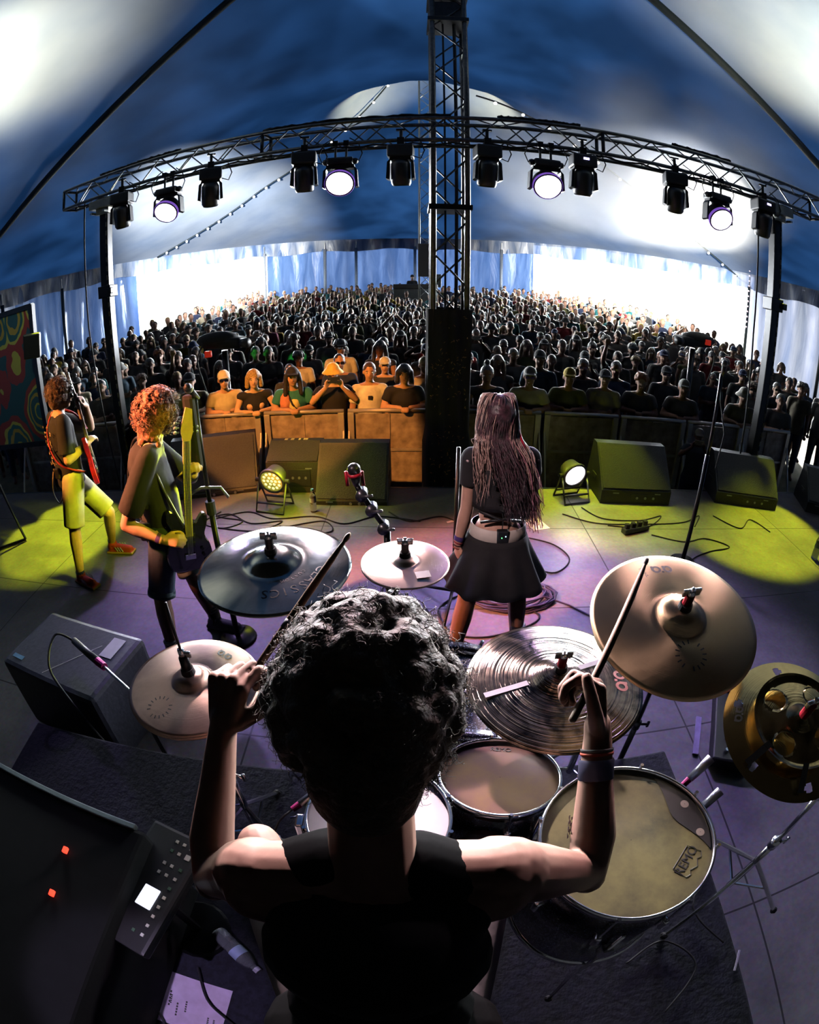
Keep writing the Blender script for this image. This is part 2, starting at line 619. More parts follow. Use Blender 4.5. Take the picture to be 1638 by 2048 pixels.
def m_wall(name, c0, c1, glossy=.35):
    m = bpy.data.materials.new(name)
    N, L = nodes(m); b = N['Principled BSDF']
    tc = N.new('ShaderNodeTexCoord')
    mp = N.new('ShaderNodeMapping'); mp.inputs['Scale'].default_value = (1.2, 1.2, .25)
    L.new(tc.outputs['Object'], mp.inputs['Vector'])
    nz = N.new('ShaderNodeTexNoise'); nz.inputs['Scale'].default_value = 1.6; nz.inputs['Detail'].default_value = 5; nz.inputs['Distortion'].default_value = .6
    L.new(mp.outputs['Vector'], nz.inputs['Vector'])
    rp = N.new('ShaderNodeValToRGB')
    rp.color_ramp.elements[0].position = .35; rp.color_ramp.elements[0].color = (*c0, 1)
    rp.color_ramp.elements[1].position = .7; rp.color_ramp.elements[1].color = (*c1, 1)
    L.new(nz.outputs['Fac'], rp.inputs['Fac']); L.new(rp.outputs['Color'], b.inputs['Base Color'])
    b.inputs['Roughness'].default_value = glossy
    bp = N.new('ShaderNodeBump'); bp.inputs['Strength'].default_value = .9; bp.inputs['Distance'].default_value = .12
    L.new(nz.outputs['Fac'], bp.inputs['Height']); L.new(bp.outputs['Normal'], b.inputs['Normal'])
    tr = N.new('ShaderNodeBsdfTranslucent'); 
    t2 = N.new('ShaderNodeMix'); t2.data_type = 'RGBA'; t2.blend_type = 'MULTIPLY'; t2.inputs['Factor'].default_value = 1
    L.new(rp.outputs['Color'], t2.inputs['A']); t2.inputs['B'].default_value = (.07, .07, .08, 1)
    L.new(t2.outputs['Result'], tr.inputs['Color'])
    ad = N.new('ShaderNodeAddShader')
    out = N['Material Output']
    L.new(b.outputs[0], ad.inputs[0]); L.new(tr.outputs[0], ad.inputs[1]); L.new(ad.outputs[0], out.inputs['Surface'])
    return m


WALLM = m_wall('tent_wall_fabric', (.05, .11, .26), (.14, .24, .46))
PALE = m_wall('pale_wall_fabric', (.26, .32, .44), (.60, .63, .68))
VAL = m_wall('valance_fabric', (.10, .17, .33), (.55, .60, .68), .3)


def wall_strip(a0, a1, name, m, seg, amp=.10, top=.0):
    mb = MB()
    n = int(abs(a1 - a0) * 4) + 2
    rows = 9
    vs = []
    for i in range(n + 1):
        a = R(a0 + (a1 - a0) * i / n)
        e = eave(a); g = ground_z(e.x, e.y) - .05
        rad = Vector((e.x, e.y, 0)).normalized()
        for j in range(rows + 1):
            t = j / rows
            w0 = amp * math.sin(a * 160 + t * 1.4 * math.sin(a * 37)) * (1 - .5 * t) + .5 * amp * math.sin(a * 61 + t * 4)
            p = Vector((e.x, e.y, e.z * (1 - t) + g * t)) + rad * (w0 - .12)
            vs.append(p)
    fs = [(i * (rows + 1) + j, i * (rows + 1) + j + 1, (i + 1) * (rows + 1) + j + 1, (i + 1) * (rows + 1) + j) for i in range(n) for j in range(rows)]
    mb.add(vs, fs)
    return mb.build(name, m, smooth=True)


struct(wall_strip(-180, -52, 'wall_left_rear', WALLM, 20), 'blue tent wall behind the stage on the left', 'tent wall')
struct(wall_strip(-52, -44, 'wall_left_pale', PALE, 20), 'pale creased tent wall beside the painted panel', 'tent wall')
struct(wall_strip(-44, -30, 'wall_left', WALLM, 20), 'blue creased tent wall between pale wall and left doorway', 'tent wall')
struct(wall_strip(-15.5, 13.5, 'wall_back', WALLM, 20, .05), 'blue tent wall straight behind the crowd', 'tent wall')
struct(wall_strip(38, 56, 'wall_right', PALE, 20), 'pale shiny creased tent wall right of the wide doorway', 'tent wall')
struct(wall_strip(56, 180, 'wall_right_rear', WALLM, 20), 'blue tent wall behind the stage on the right', 'tent wall')

# valance along the eave
mb = MB()
n = 460
vs = []
for i in range(n + 1):
    a = R(-75 + 150 * i / n)
    e = eave(a); rad = Vector((e.x, e.y, 0)).normalized()
    dr = .055 * eave_r(a) * (.62 + .5 * abs(math.degrees(a)) / 50 * .7)
    for j in range(5):
        t = j / 4
        wv = (.10 * math.sin(a * 150 + 1.5 * math.sin(a * 23)) + .05 * math.sin(a * 71)) * (.3 + t)
        vs.append(Vector((e.x, e.y, e.z + .05 - dr * t * .62 - .06 * t * math.sin(a * 47))) + rad * (wv - .3))
fs = [(i * 5 + j, i * 5 + j + 1, (i + 1) * 5 + j + 1, (i + 1) * 5 + j) for i in range(n) for j in range(4)]
mb.add(vs, fs)
struct(mb.build('trim_2', VAL, smooth=True), 'ruffled pale blue valance hanging along the eave of the tent', 'valance')

# side poles of the tent
POLED = mat('dark_pole', (.03, .045, .06), .5, .3)
POLEL = mat('pale_pole', (.45, .52, .62), .5, .3)
pg = []
for a, dark, lab in ((-45.5, 1, 'dark tent side pole against the pale wall left of the guitarist'),
                     (-38.5, 1, 'dark tent side pole left of the left truss upright'),
                     (-33.0, 1, 'dark tent side pole just right of the left truss upright'),
                     (-15.8, 0, 'pale tent side pole at the inner edge of the left doorway'),
                     (-9.2, 0, 'pale tent side pole, second in the back wall from the left doorway'),
                     (-5.8, 0, 'pale tent side pole, third in the back wall from the left doorway'),
                     (.6, 0, 'pale tent side pole behind the sound desk'),
                     (10.0, 0, 'pale tent side pole in the back wall right of the king pole tower'),
                     (37.6, 1, 'tent side pole wound with small lights at the wide doorway edge'),
                     (40.7, 1, 'dark tent side pole just left of the right truss upright'),
                     (46.5, 1, 'dark tent side pole in the pale wall right of the right truss upright')):
    e = eave(R(a)) * .985
    t = thing('tent_pole', lab, 'tent pole', (e.x, e.y, ground_z(e.x, e.y)), 'side poles round the tent')
    mb = MB(); mb.tube([(e.x, e.y, ground_z(e.x, e.y)), (e.x, e.y, eave(R(a)).z - .5)], .075 if dark else .09, 8)
    mb.build('pole', POLED if dark else POLEL, t, True)
    mb = MB(); mb.cone((e.x, e.y, eave(R(a)).z - .5), (e.x, e.y, eave(R(a)).z - .1), .03, .03, 6)
    mb.build('spigot', STL, t)
    if a == 37.6:
        for k in range(12):
            z = ground_z(e.x, e.y) + 1.9 + k * .22
            mb = MB(); mb.ball((e.x - .09, e.y - .09, z), .035, 6)
            mb.build('bulb', mat('pink_bulb', (1, .6, .7), .4, emit=(1, .75, .85), es=1.5), t)


def drop_on_canopy(x, y, d=.06):
    return Vector((x, y, canopy_z(x, y) - d))


# webbing straps and light strings that follow the canopy seams
def seam(name, p0, p1, r, m, label, cat, bulbs=0, d=.1, wid=None):
    t = thing(name, label, cat, p0 if len(p0) == 3 else (*p0, canopy_z(*p0)))
    pts = []
    for i in range(41):
        k = i / 40
        x = p0[0] + (p1[0] - p0[0]) * k; y = p0[1] + (p1[1] - p0[1]) * k
        pts.append(drop_on_canopy(x, y, d))
    mb = MB(); mb.tube(pts, r, 6); mb.build('webbing' if not bulbs else 'cable', m, t, True)
    if bulbs:
        for i in range(2, 40, max(1, 40 // bulbs)):
            mb = MB(); mb.ball(pts[i] + Vector((0, 0, -.06)), .06, 6)
            mb.build('bulb', mat('warm_bulb', (1, .9, .8), .4, emit=(1, .93, .85), es=2.5), t)
    return t


STRAP = mat('dark_webbing', (.012, .025, .035), .7)
seam('seam_strap', (.2, 7.0), (-14.2, 11.2), .09, STRAP, 'dark strap along the canopy seam, upper left', 'strap')
seam('seam_strap', (1.0, 6.9), (14.0, 8.1), .09, STRAP, 'dark strap along the canopy seam, upper right', 'strap')
seam('light_string', (-.3, 20.4), (-11.5, 22.0), .03, STRAP, 'string of small bulbs from the rear peak down to the left', 'string lights', 14, .25)
seam('light_string', (2.0, 15.5), (14.2, 18.9), .03, STRAP, 'string of small bulbs from the rear peak down to the right', 'string lights', 12, .25)


# ------------------------------------------------------------------ lattice towers and the lighting truss
def lattice(A, B, wd, up, root, rc=.024, rl=.010, bay=.30, m=ALU, sides=(0, 1, 2, 3)):
    """four chords and zigzag lacing between A and B; returns chord ends"""
    A, B = Vector(A), Vector(B)
    d = (B - A).normalized(); u = Vector(up).normalized(); s = d.cross(u).normalized()
    c = [(-s - u) * wd / 2, (s - u) * wd / 2, (s + u) * wd / 2, (-s + u) * wd / 2]
    for k in c:
        mb = MB(); mb.tube([A + k, B + k], rc, 8); mb.build('chord', m, root, True)
    n = max(1, int((B - A).length / bay)); L = (B - A).length
    for q in sides:
        mb = MB()
        k0, k1 = c[q], c[(q + 1) % 4]
        for i in range(n):
            a = A + d * (L * i / n); b = A + d * (L * (i + 1) / n)
            mb.tube([a + (k0 if i % 2 else k1), b + (k1 if i % 2 else k0)], rl, 5)
        mb.build('lacing', m, root, True)
    return c


tw = thing('king_pole_tower', 'tall lattice tower with black drape at the stage front edge', 'truss tower', (PK1[0], PK1[1], -.6))
lattice((PK1[0], PK1[1], -.5), (PK1[0], PK1[1], 11.0), .36, (0, 1, 0), tw, .032, .012, .36)
for z in (3.0, 5.55, 5.95):
    mb = MB(); mb.box((PK1[0], PK1[1], z), (.46, .46, .06)); mb.build('collar', BLKM, tw)
mb = MB(); mb.box((PK1[0], PK1[1], 5.75), (.34, .34, .25)); mb.build('winch_box', BLKM, tw)
mb = MB(); mb.tube([(PK1[0] - .06, PK1[1] - .1, 6), (PK1[0] - .04, PK1[1] - .1, 0)], .012, 5); mb.tube([(PK1[0] + .07, PK1[1] - .1, 6), (PK1[0] + .07, PK1[1] - .1, 0)], .02, 5)
mb.build('cable', RUB, tw)
# draped lower part
mb = MB()
vs = []; nn = 48
for j in range(15):
    z = -.6 + 2.45 * j / 14
    for i in range(nn):
        a = 2 * PI * i / nn
        sq = 1 / max(abs(math.cos(a)), abs(math.sin(a))) ** .8
        r = (.235 + .018 * math.sin(a * 11 + j * .3) + (.03 if j < 6 else 0)) * sq
        vs.append((PK1[0] + r * math.cos(a), PK1[1] + r * math.sin(a), z))
fs = [(j * nn + i, j * nn + (i + 1) % nn, (j + 1) * nn + (i + 1) % nn, (j + 1) * nn + i) for j in range(14) for i in range(nn)]
mb.add(vs, fs); mb.build('drape', mat('black_drape', (.008, .008, .009), .9, bump=.6, scale=9), tw, True)
# dry leaves pinned to the drape, catching the orange light
rnd = random.Random(5)
mb = MB()
for k in range(150):
    z = rnd.choice([rnd.gauss(1.2, .22), rnd.gauss(.2, .2)])
    x = PK1[0] + rnd.uniform(-.2, .18); y = PK1[1] - .30 - rnd.random() * .03
    M = Euler((rnd.uniform(-1, 1), rnd.uniform(-1, 1), rnd.uniform(0, 6))).to_matrix()
    mb.add([Vector((x, y, z)) + M @ Vector(p) for p in ((-.018, 0, 0), (0, .008, .004), (.02, 0, 0), (0, -.008, .004))], [(0, 1, 2, 3)])
mb.build('leaf_garland', mat('dry_leaf', (.55, .3, .10), .7), tw)['kind'] = 'stuff'

tw2 = thing('king_pole_tower', 'second lattice tower deep in the crowd, seen behind the first', 'truss tower', (PK2[0], PK2[1], ground_z(*PK2)))
lattice((PK2[0], PK2[1], 0), (PK2[0], PK2[1], 13.5), .5, (0, 1, 0), tw2, .035, .015, .5, mat('pale_truss', (.30, .32, .33), .4, .8))
mb = MB(); mb.box((PK2[0] - .05, PK2[1] - .2, 3.0), (.5, .5, 1.3)); mb.build('speaker_stack', BLK, tw2)

# front lighting truss
tr = thing('lighting_truss', 'long horizontal box truss over the front of the stage', 'lighting truss', tuple((TR0 + TR1) / 2))
TW = .27
dT = (TR1 - TR0).normalized(); sT = Vector((-dT.y, dT.x, 0))
axis0 = TR0 + Vector((0, 0, -TW / 2)) ; axis1 = TR1 + Vector((0, 0, -TW / 2))
lattice(axis0, axis1, TW, (0, 0, 1), tr, .024, .009, .27)
for t in (.0, .31, .685, 1.0):
    p = axis0.lerp(axis1, t)
    mb = MB()
    for k in (-1, 1):
        for q in (-1, 1):
            mb.tube([p + sT * (k * TW / 2) + Vector((0, 0, -TW / 2)), p + sT * (k * TW / 2) + Vector((0, 0, TW / 2))], .02, 6)
            mb.tube([p + sT * (-TW / 2) + Vector((0, 0, q * TW / 2)), p + sT * (TW / 2) + Vector((0, 0, q * TW / 2))], .02, 6)
    mb.build('end_frame', ALU, tr, True)
# cable looms lying on top and drooping along
rnd = random.Random(3)
for (t0, t1, n_) in ((.07, .2, 5), (.31, .52, 4), (.57, .66, 5), (.77, .85, 4)):
    mb = MB()
    for q in range(n_):
        pts = [axis0.lerp(axis1, t0 + (t1 - t0) * i / 24) + Vector((0, 0, TW / 2 + .03 + .02 * rnd.random())) + sT * (-TW / 2 + .04 * rnd.random()) for i in range(25)]
        mb.tube(pts, .012, 5)
    mb.build('cable_loom', RUB, tr, True)
mb = MB()
for q in range(2):
    pts = [axis0.lerp(axis1, .03 + .94 * i / 90) + Vector((0, 0, -TW / 2 - .03 - .03 * abs(math.sin(i * .8 + q)))) + sT * (-TW / 2 + .1 * q) for i in range(91)]
    mb.tube(pts, .011, 5)
mb.build('cable_loom', RUB, tr, True)


def m_rail():
    m = bpy.data.materials.new('perforated_steel'); N, L = nodes(m); b = N['Principled BSDF']
    tc = N.new('ShaderNodeTexCoord'); wv = N.new('ShaderNodeTexWave'); wv.bands_direction = 'Z'; wv.inputs['Scale'].default_value = 2.6
    L.new(tc.outputs['Object'], wv.inputs['Vector'])
    rp = N.new('ShaderNodeValToRGB'); rp.color_ramp.interpolation = 'CONSTANT'; rp.color_ramp.elements[0].color = (.01, .01, .01, 1); rp.color_ramp.elements[1].position = .45; rp.color_ramp.elements[1].color = (.5, .5, .48, 1)
    L.new(wv.outputs['Fac'], rp.inputs['Fac']); L.new(rp.outputs['Color'], b.inputs['Base Color']); b.inputs['Roughness'].default_value = .5
    return m


RAILM = m_rail()


def upright(t, label):
    p = axis0.lerp(axis1, t); b = -.6
    o = thing('truss_upright', label, 'truss stand', (p.x, p.y, b))
    mb = MB(); mb.rbox((p.x, p.y, 1.7), (.13, .13, 4.1 - .1), .01); mb.build('mast', BLKM, o)
    mb = MB(); mb.box((p.x + .045, p.y - .067, b + 2.3), (.018, .006, 3.7)); mb.build('perforated_rail', RAILM, o)
    mb = MB(); mb.rbox((p.x, p.y, 3.62), (.34, .36, .12), .01); mb.box((p.x, p.y, 3.53), (.2, .2, .1)); mb.build('top_plate', mat('pale_plate', (.5, .5, .42), .5, .3), o)
    for k in (-1, 1):
        mb = MB(); mb.cone((p.x + k * .1, p.y - .12, 3.5), (p.x + k * .1, p.y - .22, 3.5), .018, .018, 6); mb.build('bolt', STL, o)
    mb = MB(); mb.rbox((p.x, p.y, 2.42), (.2, .19, .16), .01); mb.rbox((p.x + .1, p.y - .1, 2.42), (.07, .07, .08), .01); mb.build('clamp', BLKM, o)
    for k in range(4):
        a = k * PI / 2 + .5
        mb = MB(); mb.tube([(p.x, p.y, .1), (p.x + .30 * math.cos(a), p.y - .12 + .16 * math.sin(a), b + .03)], .03, 6); mb.build('leg', BLKM, o)
    mb = MB(); mb.tube([(p.x - .33, p.y - .05, 3.75), (p.x - .33, p.y - .05, 2.0), (p.x - .2, p.y - .05, b + .3)], .012, 5); mb.build('cable', RUB, o)
    return o


upright(.072, 'black truss upright mast behind the bass player')
upright(.925, 'black truss upright mast on the right beyond the monitors')
# ================================================================== people
EYEM = mat('eye_white', (.7, .68, .66), .3, var=0)
PUP = mat('eye_dark', (.02, .012, .01), .2, var=0)
LIP = mat('lip', (.42, .16, .14), .5, var=0)
SKINO = mat('skin_tone', (1, 1, 1), .5, var=.05, scale=30, spec=.35, objcol=True)
CLO = mat('plain_cloth', (1, 1, 1), .85, var=.12, scale=12, objcol=True, bump=.25)
HAIRO = mat('hair_strands', (1, 1, 1), .55, var=.3, scale=60, objcol=True, bump=.8)
V = Vector


def frame(fwd, up=(0, 0, 1)):
    f = V(fwd).normalized(); s = f.cross(V(up)).normalized(); u = s.cross(f).normalized()
    return Matrix((s, f, u)).transposed()       # columns: side(right), forward, up


def head_shapes(mb, c, F, k=1.0, ears=True, n=14):
    def P(s, f, u):
        return V(c) + F @ V((s * k, f * k, u * k))
    mb.ball(P(0, -.005, .025), (.076 * k, .096 * k, .092 * k), n, M=F)
    mb.ball(P(0, .035, -.035), (.060 * k, .058 * k, .078 * k), n, M=F)
    mb.ball(P(0, .055, -.088), (.034 * k, .030 * k, .026 * k), 8, M=F)
    mb.ball(P(0, .072, .028), (.052 * k, .020 * k, .016 * k), 8, M=F)
    mb.cap(P(0, .086, .012), .010 * k, P(0, .104, -.026), .014 * k, 8)
    mb.ball(P(-.034, .06, -.035), (.024 * k, .022 * k, .02 * k), 8, M=F)
    mb.ball(P(.034, .06, -.035), (.024 * k, .022 * k, .02 * k), 8, M=F)
    if ears:
        for sgn in (-1, 1):
            mb.ball(P(sgn * .079, -.005, -.01), (.010 * k, .019 * k, .031 * k), 8, M=F)


def face_marks(mb, c, F, k=1.0, e=1, p=2, l=3):
    def P(s, f, u):
        return V(c) + F @ V((s * k, f * k, u * k))
    for sgn in (-1, 1):
        mb.ball(P(sgn * .030, .080, .006), (.014 * k, .009 * k, .007 * k), 8, M=F, m=e)
        mb.ball(P(sgn * .030, .0875, .006), (.006 * k, .004 * k, .006 * k), 6, M=F, m=p)
        mb.ball(P(sgn * .031, .085, .026), (.019 * k, .006 * k, .0035 * k), 6, M=F, m=p)
    mb.ball(P(0, .090, -.058), (.024 * k, .007 * k, .007 * k), 8, M=F, m=l)


def hand_shapes(mb, w, d, nrm, side, curl=.6, k=1.0, spread=.12, thumb_in=.5, n=8, curls=None):
    """w wrist, d towards the knuckles, nrm out of the back of the hand; side +1: thumb on the d x nrm side"""
    d = V(d).normalized(); nrm = (V(nrm) - d * V(nrm).dot(d)).normalized(); s = d.cross(nrm) * side
    w = V(w)
    ax = nrm
    kn = []
    for i, (off, ln) in enumerate(((.032, .95), (.011, 1.05), (-.011, 1.0), (-.031, .80))):
        b = w + d * (.088 - .006 * abs(i - 1)) * k + s * off * k
        kn.append(b)
        mb.cap(w + d * .012 * k + s * off * .55 * k, .0135 * k, b, .0118 * k, n)
        cu = curls[i] if curls else curl
        dirn = (d + s * (spread * (1.2 - i * .8) * .5)).normalized()
        p = b; r = .0098 * k
        segs = (.042 * ln * k, .027 * ln * k, .021 * ln * k)
        tot = 0
        for q, L in enumerate(segs):
            tot += cu * (.9, 1.15, .75)[q]
            dd = (dirn * math.cos(tot) - ax * math.sin(tot)).normalized()
            p2 = p + dd * L
            mb.cap(p, r, p2, r * .92, n)
            p = p2; r *= .93
    mb.ball(w + d * .048 * k, (.036 * k, .016 * k, .044 * k), 10, M=Matrix((s, nrm, d)).transposed())
    t0 = w + d * .02 * k + s * .026 * k - ax * .006 * k
    t1 = t0 + (d * .55 + s * (.8 - thumb_in * .5) - ax * .45 * thumb_in).normalized() * .044 * k
    t2 = t1 + (d * .85 + s * (.35 - thumb_in * .7) - ax * .5 * thumb_in).normalized() * .034 * k
    t3 = t2 + (d * .8 + s * (.15 - thumb_in * .9) - ax * .35 * thumb_in).normalized() * .026 * k
    mb.cap(t0, .015 * k, t1, .0125 * k, n); mb.cap(t1, .0122 * k, t2, .0108 * k, n); mb.cap(t2, .0108 * k, t3, .0092 * k, n)
    return kn


def stand_joints(arms='down', lean=0.0, rnd=None):
    J = dict(pel=V((0, 0, .95)), bel=V((0, .01, 1.10)), che=V((0, .0, 1.29)), nek=V((0, -.015, 1.46)), hed=V((0, .02, 1.635)),
             f=V((0, 1, 0)), hf=V((0, 1, -.05)))
    for sg, k in ((-1, 'L'), (1, 'R')):
        J['hip' + k] = V((sg * .09, 0, .93)); J['kne' + k] = V((sg * .10, .02, .50)); J['ank' + k] = V((sg * .105, -.025, .09)); J['toe' + k] = V((sg * .13, .14, .03))
        J['sho' + k] = V((sg * .175, -.01, 1.41))
        J['elb' + k] = V((sg * .23, -.02, 1.12)); J['wri' + k] = V((sg * .22, .07, .88))
        J['hd' + k] = V((0, .25, -1)); J['hn' + k] = V((sg, 0, 0)); J['cu' + k] = .35
    if arms == 'cross':
        for sg, k in ((-1, 'L'), (1, 'R')):
            J['elb' + k] = V((sg * .23, .05, 1.14)); J['wri' + k] = V((-sg * .03, .18, 1.18 + sg * .02)); J['hd' + k] = V((-sg, -.05, .15)); J['hn' + k] = V((0, 1, 0))
    if arms == 'rail':
        for sg, k in ((-1, 'L'), (1, 'R')):
            J['elb' + k] = V((sg * .26, .12, 1.20)); J['wri' + k] = V((sg * .06, .30, 1.235)); J['hd' + k] = V((-sg * .6, .8, -.25)); J['hn' + k] = V((0, .2, 1))
        for q in ('bel', 'che', 'nek', 'hed'):
            J[q] = J[q] + V((0, (J[q].z - .95) * .22, -.01))
        J['shoL'] += V((0, .1, -.01)); J['shoR'] += V((0, .1, -.01))
    if arms == 'phone':
        for sg, k in ((-1, 'L'), (1, 'R')):
            J['elb' + k] = V((sg * .27, .12, 1.30)); J['wri' + k] = V((sg * .10, .24, 1.50)); J['hd' + k] = V((-sg * .2, .1, 1)); J['hn' + k] = V((sg * .7, -.6, 0)); J['cu' + k] = .7
    if arms == 'clap':
        for sg, k in ((-1, 'L'), (1, 'R')):
            J['elb' + k] = V((sg * .26, .08, 1.66)); J['wri' + k] = V((sg * .05, .12, 1.90)); J['hd' + k] = V((-sg * .15, 0, 1)); J['hn' + k] = V((sg, 0, 0)); J['cu' + k] = .1
    if arms == 'shade':
        J['elbR'] = V((.34, .10, 1.46)); J['wriR'] = V((.13, .13, 1.62)); J['hdR'] = V((-1, .1, .15)); J['hnR'] = V((0, .2, 1)); J['cuR'] = .1
        J['elbL'] = V((-.25, .04, 1.14)); J['wriL'] = V((-.03, .18, 1.10)); J['hdL'] = V((1, 0, .1)); J['hnL'] = V((0, 1, 0))
    if arms == 'up':
        J['elbR'] = V((.26, .10, 1.58)); J['wriR'] = V((.22, .12, 1.84)); J['hdR'] = V((0, 0, 1)); J['hnR'] = V((0, -1, 0)); J['cuR'] = 1.2
    return J


def skin_shapes(mb, J, k=1.0, female=False, n=12, torso=True, fingers=True, feet=True, thick=1.0, hk=1.0, arms=True, legs=True):
    F = frame(J['hf'])
    head_shapes(mb, J['hed'], F, k * hk, n=n + 2)
    mb.cap(J['nek'] - V((0, 0, .02)), .056 * k, J['hed'] + F @ V((0, -.02, -.05)), .050 * k, n)
    if torso:
        B = frame(J['f'])
        up = (J['nek'] - J['pel']).normalized()
        B = frame(J['f'], up)
        w = .9 if female else 1
        mb.ball(J['che'], (.150 * w * thick, .100 * thick, .160), n + 2, M=B)
        mb.ball(J['bel'], (.130 * w * thick, .092 * thick, .15), n + 2, M=B)
        mb.ball(J['pel'], (.150 * thick, .105 * thick, .12), n + 2, M=B)
        if female:
            for sg in (-1, 1):
                mb.ball(J['che'] + B @ V((sg * .07, .075, -.01)), .055, 8)
        for q in 'LR':
            mb.cap(J['nek'], .05, J['sho' + q], .055, n)
    for q, sg in (('L', -1), ('R', 1)):
        if arms:
            t = .88 if female else 1
            mb.bone([J['sho' + q], J['sho' + q].lerp(J['elb' + q], .45), J['elb' + q]], [.058 * t * thick, .050 * t * thick, .040 * t], n)
            mb.bone([J['elb' + q], J['elb' + q].lerp(J['wri' + q], .3), J['wri' + q]], [.040 * t, .043 * t, .027 * t], n)
            if fingers:
                hand_shapes(mb, J['wri' + q], J['hd' + q], J['hn' + q], J.get('ts' + q, -sg), J['cu' + q], 1.0 * t, n=8)
            else:
                mb.ball(J['wri' + q] + V(J['hd' + q]).normalized() * .07, .04, 8)
        if legs:
            mb.bone([J['hip' + q], J['hip' + q].lerp(J['kne' + q], .4), J['kne' + q]], [.088 * thick, .080 * thick, .056], n)
            mb.bone([J['kne' + q], J['kne' + q].lerp(J['ank' + q], .3), J['ank' + q]], [.054, .058, .036], n)
            if feet:
                mb.cap(J['ank' + q] - V((0, 0, .03)), .042, J['toe' + q] + V((0, 0, .01)), .036, n)


def shirt_shapes(mb, J, hem=.86, sleeve=.62, k=1.0, n=14, fat=1.0, sl_r=.066):
    up = (J['nek'] - J['pel']).normalized()
    B = frame(J['f'], up)
    mb.ball(J['che'] + V((0, 0, .01)), (.172 * fat, .125 * fat, .165), n, M=B)
    mb.ball(J['bel'], (.156 * fat, .118 * fat, .17), n, M=B)
    h0 = J['pel'] + up * (hem - .95)
    for i in range(n):
        pass
    # body of the shirt: elliptical rings from the hem up to the chest
    vs = []; rows = ((h0, .172, .130), (J['pel'] + up * .05, .168, .126), (J['bel'], .160, .122), (J['che'], .168, .122))
    for c, a, b in rows:
        for i in range(24):
            an = 2 * PI * i / 24
            fold = 1 + .03 * math.sin(an * 5 + c.z * 9)
            vs.append(c + B @ V((a * fat * fold * math.cos(an), b * fat * fold * math.sin(an), 0)))
    fs = [(j * 24 + i, j * 24 + (i + 1) % 24, (j + 1) * 24 + (i + 1) % 24, (j + 1) * 24 + i) for j in range(3) for i in range(24)]
    fs += [tuple(range(24))[::-1], tuple(range(72, 96))]
    mb.add(vs, fs)
    mb.cap(J['nek'] - V((0, 0, .035)), .066, J['che'], .09, n)
    for q in 'LR':
        mb.cap(J['nek'] - V((0, 0, .03)), .058, J['sho' + q], .064, n)
        if sleeve > 0:
            mb.cone(J['sho' + q], J['sho' + q].lerp(J['elb' + q], min(1, sleeve)), .066, sl_r, n)
            if sleeve > 1:
                mb.bone([J['elb' + q], J['elb' + q].lerp(J['wri' + q], .9)], [.054, .042], n)
            mb.ball(J['sho' + q], .066, 10)


def trousers_shapes(mb, J, to='ank', frac=.92, n=14, r0=.104, r1=.085, fat=1.0):
    B = frame(J['f'])
    mb.ball(J['pel'] - V((0, 0, .01)), (.166 * fat, .122 * fat, .125), n, M=B)
    for q in 'LR':
        if to == 'kne':
            e = J['hip' + q].lerp(J['kne' + q], frac)
            mb.cone(J['hip' + q], e, r0 * fat, r1, n)
            mb.ball(J['hip' + q], r0 * fat, 10)
        else:
            mb.bone([J['hip' + q], J['kne' + q]], [r0 * fat, .072], n)
            mb.cone(J['kne' + q], J['kne' + q].lerp(J['ank' + q], frac), .072, .060, n)
            mb.ball(J['kne' + q], .072, 10)


def shoe_shapes(mb, a, t, n=10):
    a, t = V(a), V(t)
    d = (t - a); d.z = 0; d.normalize()
    mb.cap(a + V((0, 0, -.005)), .046, a + V((0, 0, -.045)) - d * .01, .046, n)
    mb.cap(a + V((0, 0, -.05)) - d * .025, .040, V((t.x, t.y, t.z + .012)) + d * .03, .034, n)
    s = d.cross(V((0, 0, 1)))
    c = (a + t) / 2 + d * .005
    mb.rbox((c.x, c.y, t.z - .012), (.092, .285, .028), .012, Matrix((s, d, V((0, 0, 1)))).transposed())


def cap_shapes(mb, c, F, k=1.0):
    c = V(c)
    mb.ball(c + F @ V((0, -.005, .05)), (.086 * k, .104 * k, .082 * k), 12, M=F)
    mb.box(c + F @ V((0, .115, .052)), (.13, .09, .012), F)


def bucket_shapes(mb, c, F):
    c = V(c)
    mb.ball(c + F @ V((0, -.005, .065)), (.088, .103, .075), 12, M=F)
    M4 = Matrix.Translation(c + F @ V((0, 0, .045))) @ F.to_4x4()
    mb.lathe([(.09, .02), (.14, -.035), (.137, -.045), (.085, .008)], 20, M4)


